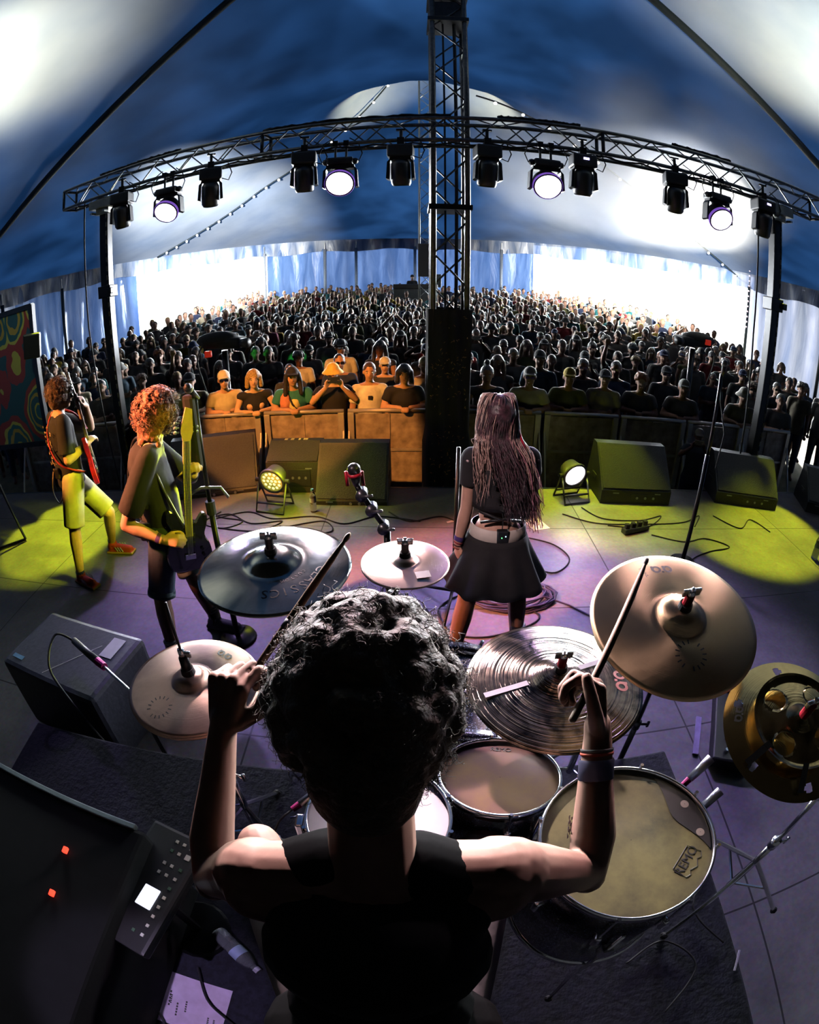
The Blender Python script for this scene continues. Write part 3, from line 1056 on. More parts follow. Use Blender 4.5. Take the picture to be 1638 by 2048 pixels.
def hair_shapes(mb, c, F, style, rnd):
    c = V(c)
    def P(s, f, u):
        return c + F @ V((s, f, u))
    if style == 'short':
        mb.ball(P(0, -.018, .04), (.084, .10, .088), 12, M=F)
    elif style == 'buzz':
        mb.ball(P(0, -.016, .035), (.080, .098, .088), 12, M=F)
    elif style == 'curly':
        for i in range(60):
            a = rnd.uniform(0, 2 * PI); b = rnd.uniform(-.1, 1)
            q = V((math.cos(a) * math.sqrt(1 - b * b) * .088, math.sin(a) * math.sqrt(1 - b * b) * .10 - .022, b * .095 + .03))
            if q.y > .055 and q.z < .06:
                continue
            mb.ball(c + F @ q, rnd.uniform(.018, .03), 6)
        mb.ball(P(0, -.018, .04), (.084, .10, .088), 12, M=F)
    elif style == 'long':
        mb.ball(P(0, -.018, .035), (.090, .105, .095), 12, M=F)
        for sg in (-1, 1):
            mb.bone([P(sg * .07, .01, .03), P(sg * .09, .0, -.08), P(sg * .10, .02, -.22)], [.035, .035, .03], 8)
        mb.bone([P(0, -.08, .0), P(0, -.09, -.12), P(0, -.09, -.26)], [.06, .07, .05], 10)
    elif style == 'bob':
        mb.ball(P(0, -.018, .035), (.094, .108, .095), 12, M=F)
        for sg in (-1, 1):
            mb.bone([P(sg * .075, .0, .03), P(sg * .088, .0, -.09)], [.035, .032], 8)
        mb.bone([P(0, -.08, .0), P(0, -.08, -.08)], [.06, .055], 10)
    elif style == 'bun':
        mb.ball(P(0, -.018, .038), (.084, .10, .09), 12, M=F)
        mb.ball(P(0, -.05, .15), .04, 8)


# -------- crowd prototypes: one set of meshes per pose, shared by every copy
def beard_shapes(mb, c, F):
    c = V(c)
    mb.ball(c + F @ V((0, .050, -.078)), (.052, .046, .048), 10, M=F)


def make_proto(arms, female, sleeve, longtr, hair):
    rnd = random.Random(hash((arms, hair)) % 1000 if False else len(arms) * 7 + len(hair))
    J = stand_joints(arms)
    s = MB(); skin_shapes(s, J, female=female, n=10, fingers=(arms in ('clap', 'phone', 'shade', 'up')))
    sk = fuse(s, .014, 2, 'body', .5)
    m2 = MB(); m2.join(sk, m=0); face_marks(m2, J['hed'], frame(J['hf']))
    skin = m2.mesh('body', [SKINO, EYEM, PUP, LIP], True)
    bpy.data.meshes.remove(sk)
    s = MB(); shirt_shapes(s, J, .84 if sleeve > 0 else .9, sleeve, n=12); sh = fuse(s, .016, 2, 'shirt', .4); sh.materials.append(CLO)
    s = MB(); trousers_shapes(s, J, 'ank' if longtr else 'kne'); tz = fuse(s, .018, 2, 'trousers', .35); tz.materials.append(CLO)
    return J, skin, sh, tz


SHOEM = mat('dark_shoe', (.03, .03, .035), .6)
PROTO = {}
for arms in ('down', 'cross', 'rail', 'phone', 'clap', 'shade', 'up'):
    for fem in ((False, True) if arms in ('down', 'cross', 'rail') else (False,)):
        PROTO[arms, fem] = make_proto(arms, fem, .0 if fem else .62, arms in ('down', 'rail'), 'x')
HAIRS = {}


def hair_mesh(style, lean):
    if (style, lean) in HAIRS:
        return HAIRS[style, lean]
    J = stand_joints('rail' if lean else 'down')
    F = frame(J['hf']); s = MB()
    rnd = random.Random(len(style))
    if style == 'cap':
        cap_shapes(s, J['hed'], F)
    elif style == 'bucket':
        bucket_shapes(s, J['hed'], F)
    elif style == 'beard':
        beard_shapes(s, J['hed'], F)
    else:
        hair_shapes(s, J['hed'], F, style, rnd)
    me = fuse(s, .009 if style not in ('bucket',) else .008, 1, style, .5)
    me.materials.append(CLO if style in ('cap', 'bucket') else HAIRO)
    HAIRS[style, lean] = me
    return me


def shades_mesh(lean):
    if ('sg', lean) in HAIRS:
        return HAIRS['sg', lean]
    J = stand_joints('rail' if lean else 'down')
    F = frame(J['hf']); s = MB(); c = V(J['hed'])
    for sg in (-1, 1):
        s.rbox(c + F @ V((sg * .033, .098, .008)), (.052, .008, .034), .003, F)
        s.box(c + F @ V((sg * .076, .04, .012)), (.005, .12, .008), F)
    s.box(c + F @ V((0, .098, .014)), (.02, .006, .006), F)
    me = s.mesh('sunglasses', mat('dark_lens', (.01, .01, .012), .1)); HAIRS['sg', lean] = me
    return me


def phone_mesh():
    if 'ph' in HAIRS:
        return HAIRS['ph']
    s = MB(); s.rbox((0, .30, 1.60), (.155, .012, .078), .006); s.cone((.05, .306, 1.61), (.05, .312, 1.61), .012)
    HAIRS['ph'] = s.mesh('phone', BLK); return HAIRS['ph']


SHIRTS = {'black': (.012, .012, .014), 'charcoal': (.05, .052, .055), 'white': (.78, .77, .74), 'grey': (.28, .29, .30), 'navy': (.025, .04, .10),
          'pale blue': (.28, .42, .58), 'cream': (.62, .56, .42), 'teal': (.03, .20, .22), 'dark red': (.30, .03, .035), 'olive': (.12, .13, .05), 'yellow': (.7, .52, .08), 'pink': (.6, .2, .3)}
HCOL = {'dark': (.02, .014, .01), 'brown': (.09, .045, .02), 'blond': (.50, .34, .15), 'ginger': (.38, .12, .03), 'grey': (.35, .34, .33)}
SKT = [(.62, .37, .28), (.70, .45, .34), (.55, .31, .22), (.38, .20, .13), (.66, .42, .33)]


def add_person(x, y, arms, fem, shirt, hair, hcol, label, z=None, rz=None, sk=0, cap=None, capc=None, shades=False, beard=False, sc=1.0, trc=(.04, .05, .09), shirtless=False, group='people standing in the crowd', shc=None):
    J, skin, sh, tz = PROTO[arms, fem if (arms, fem) in PROTO else False]
    z = ground_z(x, y) if z is None else z
    lean = arms == 'rail'
    o = bpy.data.objects.new('person', skin); COL.objects.link(o)
    o.color = (*SKT[sk % 5], 1)
    o.location = (x, y, z); o.rotation_euler = (0, 0, rz if rz is not None else PI + math.atan2(x - .3, y) * -1 * .9)
    o.scale = (sc, sc, sc)
    o['label'] = label; o['category'] = 'person'; o['group'] = group
    def kid(nm, me, col):
        c = bpy.data.objects.new(nm, me); COL.objects.link(c); c.parent = o; c.color = (*col, 1); return c
    if not shirtless:
        c = kid('shirt', sh, shc or SHIRTS[shirt])
    kid('trousers', tz, trc)
    if cap != 'bald':
        kid('hair', hair_mesh(hair, lean), HCOL[hcol])
    if cap in ('cap', 'bucket'):
        kid('cap' if cap == 'cap' else 'bucket_hat', hair_mesh(cap, lean), capc or (.015, .015, .02))
    if shades:
        kid('sunglasses', shades_mesh(lean), (0, 0, 0))
    if beard:
        kid('beard', hair_mesh('beard', lean), HCOL[hcol])
    if arms == 'phone':
        ph = bpy.data.objects.new('phone', phone_mesh()); COL.objects.link(ph)
        ph.location = o.location; ph.rotation_euler = o.rotation_euler; ph.scale = o.scale
        ph['label'] = 'dark phone held up by the ' + label.replace('person ', 'person ')[:70]; ph['category'] = 'phone'
        ph['label'] = ' '.join(ph['label'].split()[:15]).rstrip(',')
    return o


# the front row at the barrier and the people who stand out behind it
FRONT = [
    (-4.6, 6.55, 'cross', False, 'black', 'short', 'dark', 'person in black top standing between the guitarist and left mast', dict()),
    (-2.95, 6.35, 'rail', False, 'cream', 'short', 'dark', 'person in beige tee and dark cap at the barrier beside the bass player', dict(cap='cap')),
    (-2.42, 6.30, 'rail', False, 'cream', 'short', 'dark', 'person in cream tee, white cap and mirrored sunglasses leaning on barrier', dict(cap='cap', capc=(.7, .68, .6), shades=True)),
    (-1.98, 6.22, 'rail', True, 'black', 'bob', 'blond', 'blond person in black strap top leaning on the barrier', dict()),
    (-1.47, 6.24, 'rail', False, 'teal', 'long', 'dark', 'person in tie-dye tee with black cap and purple hair at barrier', dict(cap='cap')),
    (-.95, 6.25, 'phone', False, 'black', 'short', 'dark', 'person in yellow bucket hat and black crop top filming with phone', dict(cap='bucket', capc=(.85, .6, .16))),
    (-.50, 6.30, 'down', False, 'white', 'short', 'brown', 'person in white tee with sunglasses on the collar gripping the barrier', dict()),
    (-.07, 6.24, 'rail', False, 'black', 'bob', 'dark', 'person in black open shirt with dark bob leaning on the barrier', dict()),
    (.20, 6.75, 'cross', False, 'white', 'short', 'blond', 'young person in white and black raglan tee beside the tower', dict()),
    (.95, 6.25, 'rail', True, 'black', 'bun', 'dark', 'person with hair bun and strap top behind the singer', dict()),
    (1.50, 6.25, 'rail', False, 'white', 'short', 'dark', 'person in white tee and pale cap leaning on the dark barrier', dict(cap='cap', capc=(.6, .6, .58), shades=True)),
    (2.06, 6.35, 'rail', False, 'olive', 'short', 'dark', 'person in dark top and yellow cap at the dark barrier', dict(cap='cap', capc=(.6, .45, .08))),
    (2.58, 6.35, 'cross', False, 'white', 'short', 'dark', 'person in white baseball jersey and black cap at the barrier', dict(cap='cap')),
    (3.15, 6.40, 'rail', False, 'black', 'curly', 'ginger', 'person with curly ginger hair in black at the barrier', dict()),
    (3.80, 6.30, 'rail', False, 'charcoal', 'short', 'dark', 'person in charcoal tee and pale cap behind the third monitor', dict(cap='cap', capc=(.4, .42, .4))),
    (4.90, 6.25, 'rail', False, 'grey', 'short', 'dark', 'person in pale bucket hat at the barrier near the right mast', dict(cap='bucket', capc=(.5, .5, .46))),
    (5.70, 6.2, 'cross', False, 'black', 'short', 'dark', 'person in black at the barrier right of the right mast', dict()),
]
for x, y, arms, fem, shirt, hair, hc, lab, kw in FRONT:
    kw = dict(kw)
    o = add_person(x, y, arms, fem, shirt, hair, hc, lab, z=-.6, sk=int(abs(x * 10)) % 3, sc=.99 if arms != 'rail' else 1.0, **kw)
# details only the front row shows
def extra(o, nm, mb, col, m=CLO):
    me = mb.mesh(nm, m, True)
    c = bpy.data.objects.new(nm, me); COL.objects.link(c); c.parent = o; c.color = (*col, 1); return c


byx = {round(o.location.x, 2): o for o in bpy.data.objects if o.name.startswith('person') and o.parent is None}
tie = byx[-1.47]
mb = MB(); J = stand_joints('rail')
mb.ball(J['che'] + V((.1, .02, .02)), (.088, .125, .15), 12); extra(tie, 'tie_dye_panel', mb, (.75, .28, .22))
mb = MB(); mb.ball(J['che'] + V((.0, .035, -.02)), (.10, .115, .12), 12); extra(tie, 'tie_dye_panel', mb, (.72, .66, .3))
mb = MB(); mb.tube([J['nek'] + V((.09, .03, 0)), J['che'] + V((.02, .15, 0)), J['bel'] + V((-.13, .09, 0))], .014); extra(tie, 'bag_strap', mb, (.01, .01, .01))
mb = MB()
for sg in (-1, 1):
    mb.bone([J['hed'] + V((sg * .08, -.01, .0)), J['hed'] + V((sg * .1, .0, -.17))], [.03, .02], 8)
extra(tie, 'hair_lock', mb, (.25, .02, .35), HAIRO)
wt = byx[-.5]
Jd = stand_joints('down')
mb = MB(); mb.rbox(Jd['che'] + V((0, .135, .03)), (.05, .012, .05), .004); extra(wt, 'hanging_sunglasses', mb, (.01, .01, .01))
rg = byx[.2]
Jc = stand_joints('cross')
for q in 'LR':
    mb = MB(); mb.cone(Jc['sho' + q], Jc['sho' + q].lerp(Jc['elb' + q], .68), .072, .070, 12); mb.ball(Jc['sho' + q], .071, 10); extra(rg, 'black_sleeve', mb, (.012, .012, .014))

SPECIAL = [
    (.28, 8.9, 'shade', 'shirtless bearded person shading eyes with a hand left of the tower', dict(shirtless=True, beard=True, sk=1)),
    (-.33, 11.3, 'clap', 'person clapping with both arms raised above the heads left of the tower', dict()),
    (-3.55, 7.6, 'up', 'person raising one arm behind the bass player', dict()),
    (1.32, 10.2, 'phone', 'person in grey filming with phone right of the tower', dict()),
    (-2.35, 8.3, 'cross', 'person lit green in the crowd behind the cream tee', dict()),
    (-2.62, 8.45, 'cross', 'person lit green beside the camera crane', dict()),
    (.90, 8.6, 'cross', 'person lit bright red just right of the tower', dict()),
]
for x, y, arms, lab, kw in SPECIAL:
    add_person(x, y, arms, False, 'red lit' if False else 'charcoal' if 'red' not in lab else 'white', 'short', 'dark', lab, **kw)
lamp('green_beam', 'SPOT', (-5.2, 5.4, 3.1), (-2.45, 8.4, 1.1), 260, (.05, 1, .12), .03, 6, .3)
lamp('red_beam', 'SPOT', (4.6, 5.2, 3.2), (.90, 8.6, 1.0), 260, (1, .03, .02), .03, 6, .3)

ROWN = ['first', 'second', 'third', 'fourth', 'fifth', 'sixth', 'seventh', 'eighth', 'ninth', 'tenth', 'eleventh', 'twelfth', 'thirteenth']


def zone(x, y):
    a = math.degrees(math.atan2(x, y))
    if a < -33: return 'behind the guitarist'
    if a < -17: return 'by the left doorway'
    if a < -8: return 'right of left doorway'
    if a < 4: return 'left of the tower'
    if a < 14: return 'right of the tower'
    if a < 25: return 'by the wide doorway'
    if a < 36: return 'far along wide doorway'
    return 'by the pale wall'


CR_AZ = [-60, -45, -40, -30, -27, -22, -17, -10, 0, 10, 14, 21, 30, 37, 46, 60]
CR_D = [12, 15, 16.5, 16.7, 18, 24, 31, 31, 31, 31, 30, 26, 20, 15.6, 12, 10]


def crowd_edge(a):
    return float(np.interp(math.degrees(a), CR_AZ, CR_D))


rnd = random.Random(11)
taken = [(o.location.x, o.location.y) for o in bpy.data.objects if o.get('category') == 'person']
used = set()
cand = []
row = 0
y = 7.05
while y < 50:
    half = min(y * 1.12 + 1.0, 33)
    x = -half + rnd.uniform(0, .5)
    while x < half:
        px, py = x + rnd.uniform(-.12, .12), y + rnd.uniform(-.18, .18)
        a = math.atan2(px, py)
        x += rnd.uniform(.50, .68) * (1 + .012 * y)
        if math.hypot(px, py) > eave_r(a) - 1.2 and not (R(OPEN_L[0]) < a < R(OPEN_L[1]) or R(OPEN_R[0]) < a < R(OPEN_R[1])):
            continue
        if math.hypot(px, py) > crowd_edge(a) + rnd.gauss(0, .5):
            continue
        if math.hypot(px - PK1[0], py - PK1[1]) < .6 or math.hypot(px - PK2[0], py - PK2[1]) < .7 or abs(px - .25) < 1.3 and abs(py - 23) < 1.5:
            continue
        if math.hypot(px + 2.62, py - 6.95) < .75 or math.hypot(px - 4.6, py - 7.45) < .8:
            continue
        if any((px - tx) ** 2 + (py - ty) ** 2 < .2 for tx, ty in taken):
            continue
        cand.append((py, px, row))
    row += 1
    y += .72 + .006 * y
NIND = 300 - len(taken)
cand.sort(key=lambda c: math.hypot(c[0], c[1]))
ind = cand[:NIND]; far = cand[NIND:]
for py, px, row in ind:
    fem = rnd.random() < .3
    arms = rnd.choices(['down', 'cross', 'phone', 'up', 'clap', 'shade'], [58, 34, 4, 1, 1, 1])[0]
    if px * 0 + abs(py) < 8 and arms in ('clap',):
        arms = 'cross'
    for attempt in range(30):
        shirt = rnd.choices(list(SHIRTS), [26, 14, 14, 10, 9, 7, 5, 3, 2, 4, 1, 1])[0]
        hair = rnd.choice(['long', 'bob', 'bun', 'long']) if fem else rnd.choice(['short', 'short', 'buzz', 'curly'])
        hcol = rnd.choices(list(HCOL), [10, 7, 3, 1, 1])[0]
        cap = rnd.choices([None, 'cap', 'bucket'], [70, 24, 4])[0]
        capn = rnd.choice(['black', 'white', 'navy', 'grey']) if cap else None
        hd = f'{capn} {"cap" if cap == "cap" else "bucket hat"}' if cap else f'{hcol} {dict(long="long", bob="bobbed", bun="tied-up", short="short", buzz="cropped", curly="curly")[hair]} hair'
        lab = f'person in {shirt} top with {hd}, {ROWN[min(row + 1, 12)]} row, {zone(px, py)}'
        if lab not in used:
            break
    used.add(lab)
    add_person(px, py, arms, fem, shirt, hair, hcol, lab, sk=rnd.randrange(5), cap=cap, capc=SHIRTS.get(capn), shades=rnd.random() < .15,
               beard=(not fem and rnd.random() < .25), sc=rnd.uniform(.93, 1.06), rz=PI - math.atan2(px - .3, py) * .9 + rnd.uniform(-.2, .2))

# everyone farther back: one object
def far_crowd():
    s = MB(); J = stand_joints('down')
    s.ball(J['hed'], (.085, .10, .12), 8, m=0)
    s.ball(J['hed'] + V((0, -.03, .04)), (.09, .10, .10), 8, m=1)
    s.cone(J['nek'] - V((0, 0, .05)), J['hed'], .055, .05, 6, m=0)
    s.cone(V((0, 0, .85)), V((0, 0, 1.40)), .15, .19, 8, m=2); s.ball(V((0, 0, 1.40)), (.2, .12, .09), 8, m=2)
    for sg in (-1, 1):
        s.cone(V((sg * .2, 0, 1.40)), V((sg * .24, .0, 1.12)), .06, .05, 6, m=2)
        s.cone(V((sg * .24, 0, 1.12)), V((sg * .16, .14, 1.0)), .04, .03, 6, m=0)
        s.cone(V((sg * .09, 0, .9)), V((sg * .1, 0, 0)), .09, .06, 6, m=3)
    base = np.array(s.v); bf = s.f; bm_ = np.array(s.mi)
    cols = ['white', 'white', 'cream', 'pale blue', 'grey', 'black', 'charcoal', 'navy', 'teal', 'dark red', 'olive', 'yellow']
    mats = [SKIN, mat('far_hair', HCOL['dark'], .8), mat('far_hair_light', HCOL['blond'], .8), mat('far_trousers', (.05, .06, .1), .8)]
    for cname in cols:
        mats.append(mat('far_cloth_' + cname.replace(' ', '_'), SHIRTS[cname], .85))
    V_, F_, M_ = [], [], []
    for py, px, row in far:
        a = PI - math.atan2(px, py) + rnd.uniform(-.4, .4); sc = rnd.uniform(.92, 1.07)
        ca, sa = math.cos(a), math.sin(a)
        b = base.copy() * sc
        v = np.stack([b[:, 0] * ca - b[:, 1] * sa + px, b[:, 0] * sa + b[:, 1] * ca + py, b[:, 2] + ground_z(px, py)], 1)
        o = len(V_) and sum(len(q) for q in V_)
        sh = 4 + rnd.randrange(len(cols)); hr = rnd.choice([1, 1, 2]) if rnd.random() > .2 else sh
        V_.append(v); F_ += [tuple(i + o for i in f) for f in bf]
        M_ += [{0: 0, 1: hr, 2: sh, 3: 3}[int(k)] for k in bm_]
    me = bpy.data.meshes.new('distant_crowd')
    me.from_pydata([tuple(p) for p in np.concatenate(V_)], [], F_)
    for k in mats: me.materials.append(k)
    me.polygons.foreach_set('material_index', M_)
    me.polygons.foreach_set('use_smooth', [True] * len(F_))
    o = bpy.data.objects.new('distant_crowd', me); COL.objects.link(o)
    tag(o, 'dense crowd of people packed to the far tent wall and doorways', 'crowd', kind='stuff')


far_crowd()
# ================================================================== stage equipment
LENSP = mat('violet_lens', (.9, .8, 1), .2, emit=(.86, .72, 1.0), es=6.0, var=0)
LENSD = mat('dark_glass', (.02, .02, .03), .05, coat=1)
HEADM = mat('fixture_housing', (.012, .013, .016), .42, var=.2)
PURR = mat('violet_ring', (.25, .12, .6), .4, emit=(.35, .15, .9), es=.5, var=0)


def moving_head(t, label, tilt=.0, yaw=0., lit=False):
    p = axis0.lerp(axis1, t) + V((0, 0, -TW / 2)) - sT * (TW / 2)
    root = thing('moving_head_light' if not lit else 'wash_light', label, 'stage light', tuple(p), 'stage lights on the truss')
    B = Matrix.Rotation(yaw, 3, 'Z')
    def P(x, y, z):
        return p + B @ V((x, y, z))
    if lit:
        for sg in (-1, 1):
            mb = MB(); mb.tube([P(sg * .05, 0, .02), P(sg * .05, 0, -.16)], .012, 6); mb.box(P(sg * .05, 0, 0), (.05, .06, .06)); mb.build('clamp', BLKM, root)
        mb = MB(); mb.rbox(P(0, 0, -.20), (.24, .20, .075), .02, B); mb.build('base', HEADM, root)
        for sg in (-1, 1):
            mb = MB(); mb.ball(P(sg * .135, -.03, -.2), .035, 8); mb.build('connector', HEADM, root)
        z0 = -.25; hc = P(0, -.02, -.40); rr = .135; w = .15
    else:
        mb = MB(); mb.cone(P(0, 0, .10), P(0, 0, -.06), .015, .015, 8); mb.box(P(0, 0, -.02), (.06, .06, .09), B); mb.box(P(0, 0, .11), (.08, .03, .018), B); mb.build('clamp', BLKM, root)
        mb = MB(); mb.rbox(P(0, 0, -.125), (.215, .20, .13), .018, B); mb.build('base', HEADM, root)
        z0 = -.19; hc = P(0, 0, -.335); rr = .085; w = .105
    mb = MB()
    for sg in (-1, 1):
        mb.prism([P(sg * (w - .03), -.05, z0), P(sg * (w + .005), -.055, z0 - .04), P(sg * (w + .015), -.05, hc.z - p.z - .06), P(sg * (w - .012), -.04, hc.z - p.z - .07), P(sg * (w - .018), -.05, z0 - .05)], B @ V((0, .10, 0)))
    mb.box(P(0, 0, z0 - .005), (w * 1.7, .10, .04), B)
    mb.build('yoke', HEADM, root)
    T = Matrix.Translation(hc) @ (B @ Matrix.Rotation(tilt, 3, 'X')).to_4x4()
    mb = MB()
    if lit:
        mb.lathe([(.02, .12), (.085, .115), (.12, .06), (rr, -.02), (rr, -.075), (rr - .012, -.08)], 28, T)
    else:
        mb.lathe([(.01, .14), (.06, .135), (.082, .09), (rr, .0), (.084, -.10), (.072, -.125), (.066, -.125)], 22, T)
    h = mb.build('head', HEADM, root, True)
    mb = MB()
    if lit:
        mb.lathe([(.001, -.082), (rr - .014, -.074)], 28, T)
        mb.build('lens', LENSP, root, True)
        mb = MB(); mb.lathe([(rr - .012, -.079), (rr + .004, -.07), (rr + .004, -.04)], 28, T); mb.build('rim', PURR, root, True)
    else:
        mb.lathe([(.001, -.118), (.066, -.12)], 22, T); mb.build('lens', LENSD, root, True)
    mb = MB()
    for sg in ((-1, 1) if lit else (1,)):
        pts = [P(sg * .1, -.02, -.17), P(sg * .17, -.03, -.20), P(sg * .20, -.03, -.12), P(sg * .16, -.02, -.0), P(sg * .08, 0, .06)]
        mb2 = MB(); mb2.tube(pts, .006, 5); mb2.build('cable', RUB, root, True)
    root.scale = (1.12, 1.12, 1.12) if lit else (1.2, 1.2, 1.15)
    return root


LAMPS = [(.111, 0, 'dark moving head nearest the left truss mast', .35, .2), (.186, 1, 'lit white wash light, leftmost on the truss', -.85, 0), (.245, 0, 'dark moving head right of the leftmost wash light', .4, .35),
         (.361, 0, 'dark moving head beside the brightest violet wash light, left side', .25, .1), (.402, 1, 'brightest violet-white wash light left of the tower', -1.0, 0), (.467, 0, 'dark moving head just left of the tower', .25, -.1),
         (.558, 0, 'dark moving head just right of the tower', .3, .1), (.62, 1, 'violet wash light with visible LED rings right of the tower', -.95, 0), (.661, 0, 'dark moving head with small blue display, second right of the tower', .2, -.05),
         (.771, 0, 'dark moving head alone on the right part of the truss', .4, -.3), (.827, 1, 'pale hazy wash light, rightmost on the truss', -.9, 0), (.896, 0, 'dark moving head nearest the right truss mast', .35, -.2)]
for t, lit, lab, tilt, yaw in LAMPS:
    o = moving_head(t, lab, tilt, yaw, bool(lit))
    if lit:
        pass
    if 'blue display' in lab or 'right truss mast' in lab:
        p = o.location
        mb = MB(); mb.box((p.x - .03 * 0, p.y - .104, p.z - .11), (.05, .006, .022)); mb.build('display', mat('display', (.5, .5, 1), .3, emit=(.55, .5, 1), es=3), o)
# LED pattern on the wash lens right of the tower
# ------------------------------------------------------------------ crowd barriers
BAR = mat('barrier_steel', (.50, .47, .43), .5, .45, var=.15, scale=6)
BARP = mat('barrier_sheet', (.45, .38, .32), .62, .25, var=.28, scale=9, bump=.2)


def barrier(x0, x1, label, y=5.95):
    root = thing('crowd_barrier', label, 'barrier', ((x0 + x1) / 2, y, -.6), 'crowd barriers')
    mb = MB(); mb.tube([(x0 + .01, y, .60), (x1 - .01, y, .60)], .026, 10); mb.build('top_rail', BAR, root, True)
    for x in (x0 + .045, x1 - .045):
        mb = MB(); mb.rbox((x, y - .012, 0), (.075, .04, 1.17), .006); mb.build('post', BAR, root)
    mb = MB(); mb.box((x0 / 2 + x1 / 2, y + .012, .02), (x1 - x0 - .16, .006, 1.08))
    mb.build('sheet', BARP, root)
    mb = MB(); mb.box((x0 / 2 + x1 / 2, y + .0, .10), (x1 - x0 - .16, .018, .03)); mb.build('mid_rail', BAR, root)
    mb = MB(); mb.box((x0 / 2 + x1 / 2, y + .004, .02), (.012, .012, 1.08)); mb.build('stiffener', BARP, root)
    mb = MB(); mb.prism([(x0 + .05, y - .02, -.59), (x0 + .05, y - .42, -.59), (x0 + .05, y - .02, -.46)], (x1 - x0 - .1, 0, 0)); mb.build('step', BAR, root)
    for x in (x0 + .02, x1 - .02):
        mb = MB(); mb.tube([(x, y - .02, .35), (x, y - .40, -.55)], .016, 6); mb.build('brace', BAR, root)
    return root


for i, (a, b, lab) in enumerate([(-6.0, -4.98, 'barrier panel dimly lit behind the guitarist'), (-4.95, -3.93, 'barrier panel between guitarist and left mast'), (-3.9, -2.88, 'barrier panel just behind the bass player'),
                                 (-2.85, -1.83, 'orange lit barrier panel below the blond person'), (-1.80, -.78, 'orange lit barrier panel below the yellow bucket hat'), (-.75, .27, 'orange lit barrier panel below the white tee, by the tower'),
                                 (.62, 1.62, 'dark barrier panel with yellow lit posts behind the singer'), (1.65, 2.67, 'dark barrier panel below the yellow cap'), (2.7, 3.72, 'dark barrier panel below the ginger curls'),
                                 (3.75, 4.77, 'dark barrier panel behind the camera operator'), (4.8, 5.82, 'dark barrier panel right of the right mast')]):
    barrier(a, b, lab)

# ------------------------------------------------------------------ stage monitors
CAB = mat('monitor_cabinet', (.02, .02, .021), .55, var=.3, scale=60, bump=.3)
GRL = mat('monitor_grille', (.035, .034, .033), .55, .3, var=.25, scale=110, bump=.6)


def wedge(c, w, label, rz=0, h=.52, d=.62, front=.17, dark=False):
    root = thing('stage_monitor', label, 'monitor speaker', (0, 0, 0), 'stage monitors')
    root.location = c; root.rotation_euler = (0, 0, rz)
    pf = [(0, 0), (0, front), (d * .60, h), (d * .80, h), (d, .10), (d, 0)]
    mb = MB(); mb.prism([(-w / 2, y, z) for y, z in pf], (w, 0, 0)); mb.build('cabinet', CAB, root, world=False)
    a = V((0, 0, front)); b = V((0, d * .60, h)); n = (b - a).cross(V((-1, 0, 0))).normalized()
    mb = MB()
    o = -n * .004 if n.y > 0 else n * .004
    q = [V((-w / 2 + .02, a.y, a.z)) + (b - a) * .04, V((w / 2 - .02, a.y, a.z)) + (b - a) * .04, V((w / 2 - .02, a.y, a.z)) + (b - a) * .96, V((-w / 2 + .02, a.y, a.z)) + (b - a) * .96]
    nn = (q[1] - q[0]).cross(q[3] - q[0]).normalized()
    mb.prism(q, nn * .012); mb.build('grille', GRL, root, world=False)
    mb = MB(); mb.rbox((w * .12, -.004, front * .5), (w * .42, .01, front * .55), .003); mb.build('connector_panel', BLK, root, world=False)
    for k in range(3):
        mb = MB(); mb.cone((w * (.0 + .12 * k), -.006, front * .5), (w * (.0 + .12 * k), -.016, front * .5), .016, .014, 10); mb.build('socket', STL, root, world=False)
    for sg in (-1, 1):
        mb = MB(); mb.rbox((sg * (w / 2 + .002), d * .5, .2), (.012, .14, .05), .004); mb.build('handle', RUB, root, world=False)
    for k in (-1, 1):
        mb = MB(); mb.box((k * w * .3, .002, front * .8), (.07, .006, .012)); mb.build('badge', STL, root, world=False)
    return root


wedge((-2.12, 4.80, 0), 1.0, 'monitor speaker behind the bass neck, orange lit', R(14), .55, .7, .04)
wedge((-.58, 4.56, 0), .72, 'monitor speaker left of the tower, beside the yellow lamp', R(-2), .52, .66, .04)
w2 = wedge((-1.22, 4.88, 0), .58, 'smaller monitor speaker with white stickers on its top', R(-2), .50, .42, .34)
for k, (dx, wd_) in enumerate(((-.02, .05), (.05, .05), (.13, .03), (.20, .07))):
    mb = MB(); mb.box((dx - .1, .29, .503), (wd_ * .7, .05, .004)); mb.build('sticker', mat('pale_sticker', (.6, .6, .5), .7), w2, world=False)
wedge((2.42, 4.60, 0), .84, 'yellow lit monitor speaker beside the white floor lamp', R(-3), .55, .62, .15)
wedge((3.98, 4.55, 0), .90, 'yellow lit monitor speaker behind the right microphone stand', R(-14), .52, .62, .14)
wedge((5.35, 4.25, 0), .80, 'yellow lit monitor speaker at the far right edge of the stage', R(-24), .5, .6, .14)

# ------------------------------------------------------------------ round floor lamps
YH = mat('par_housing', (.12, .12, .12), .4, .5)
LEDY = mat('led_yellow', (1, .95, .5), .3, emit=(1, .92, .35), es=1.4, var=0)
LEDW = mat('led_white', (1, 1, 1), .3, emit=(1, .93, .97), es=9, var=0)
LENSY = mat('par_glass_yellow', (.75, .7, .3), .25, emit=(.9, .8, .1), es=.28, var=0)


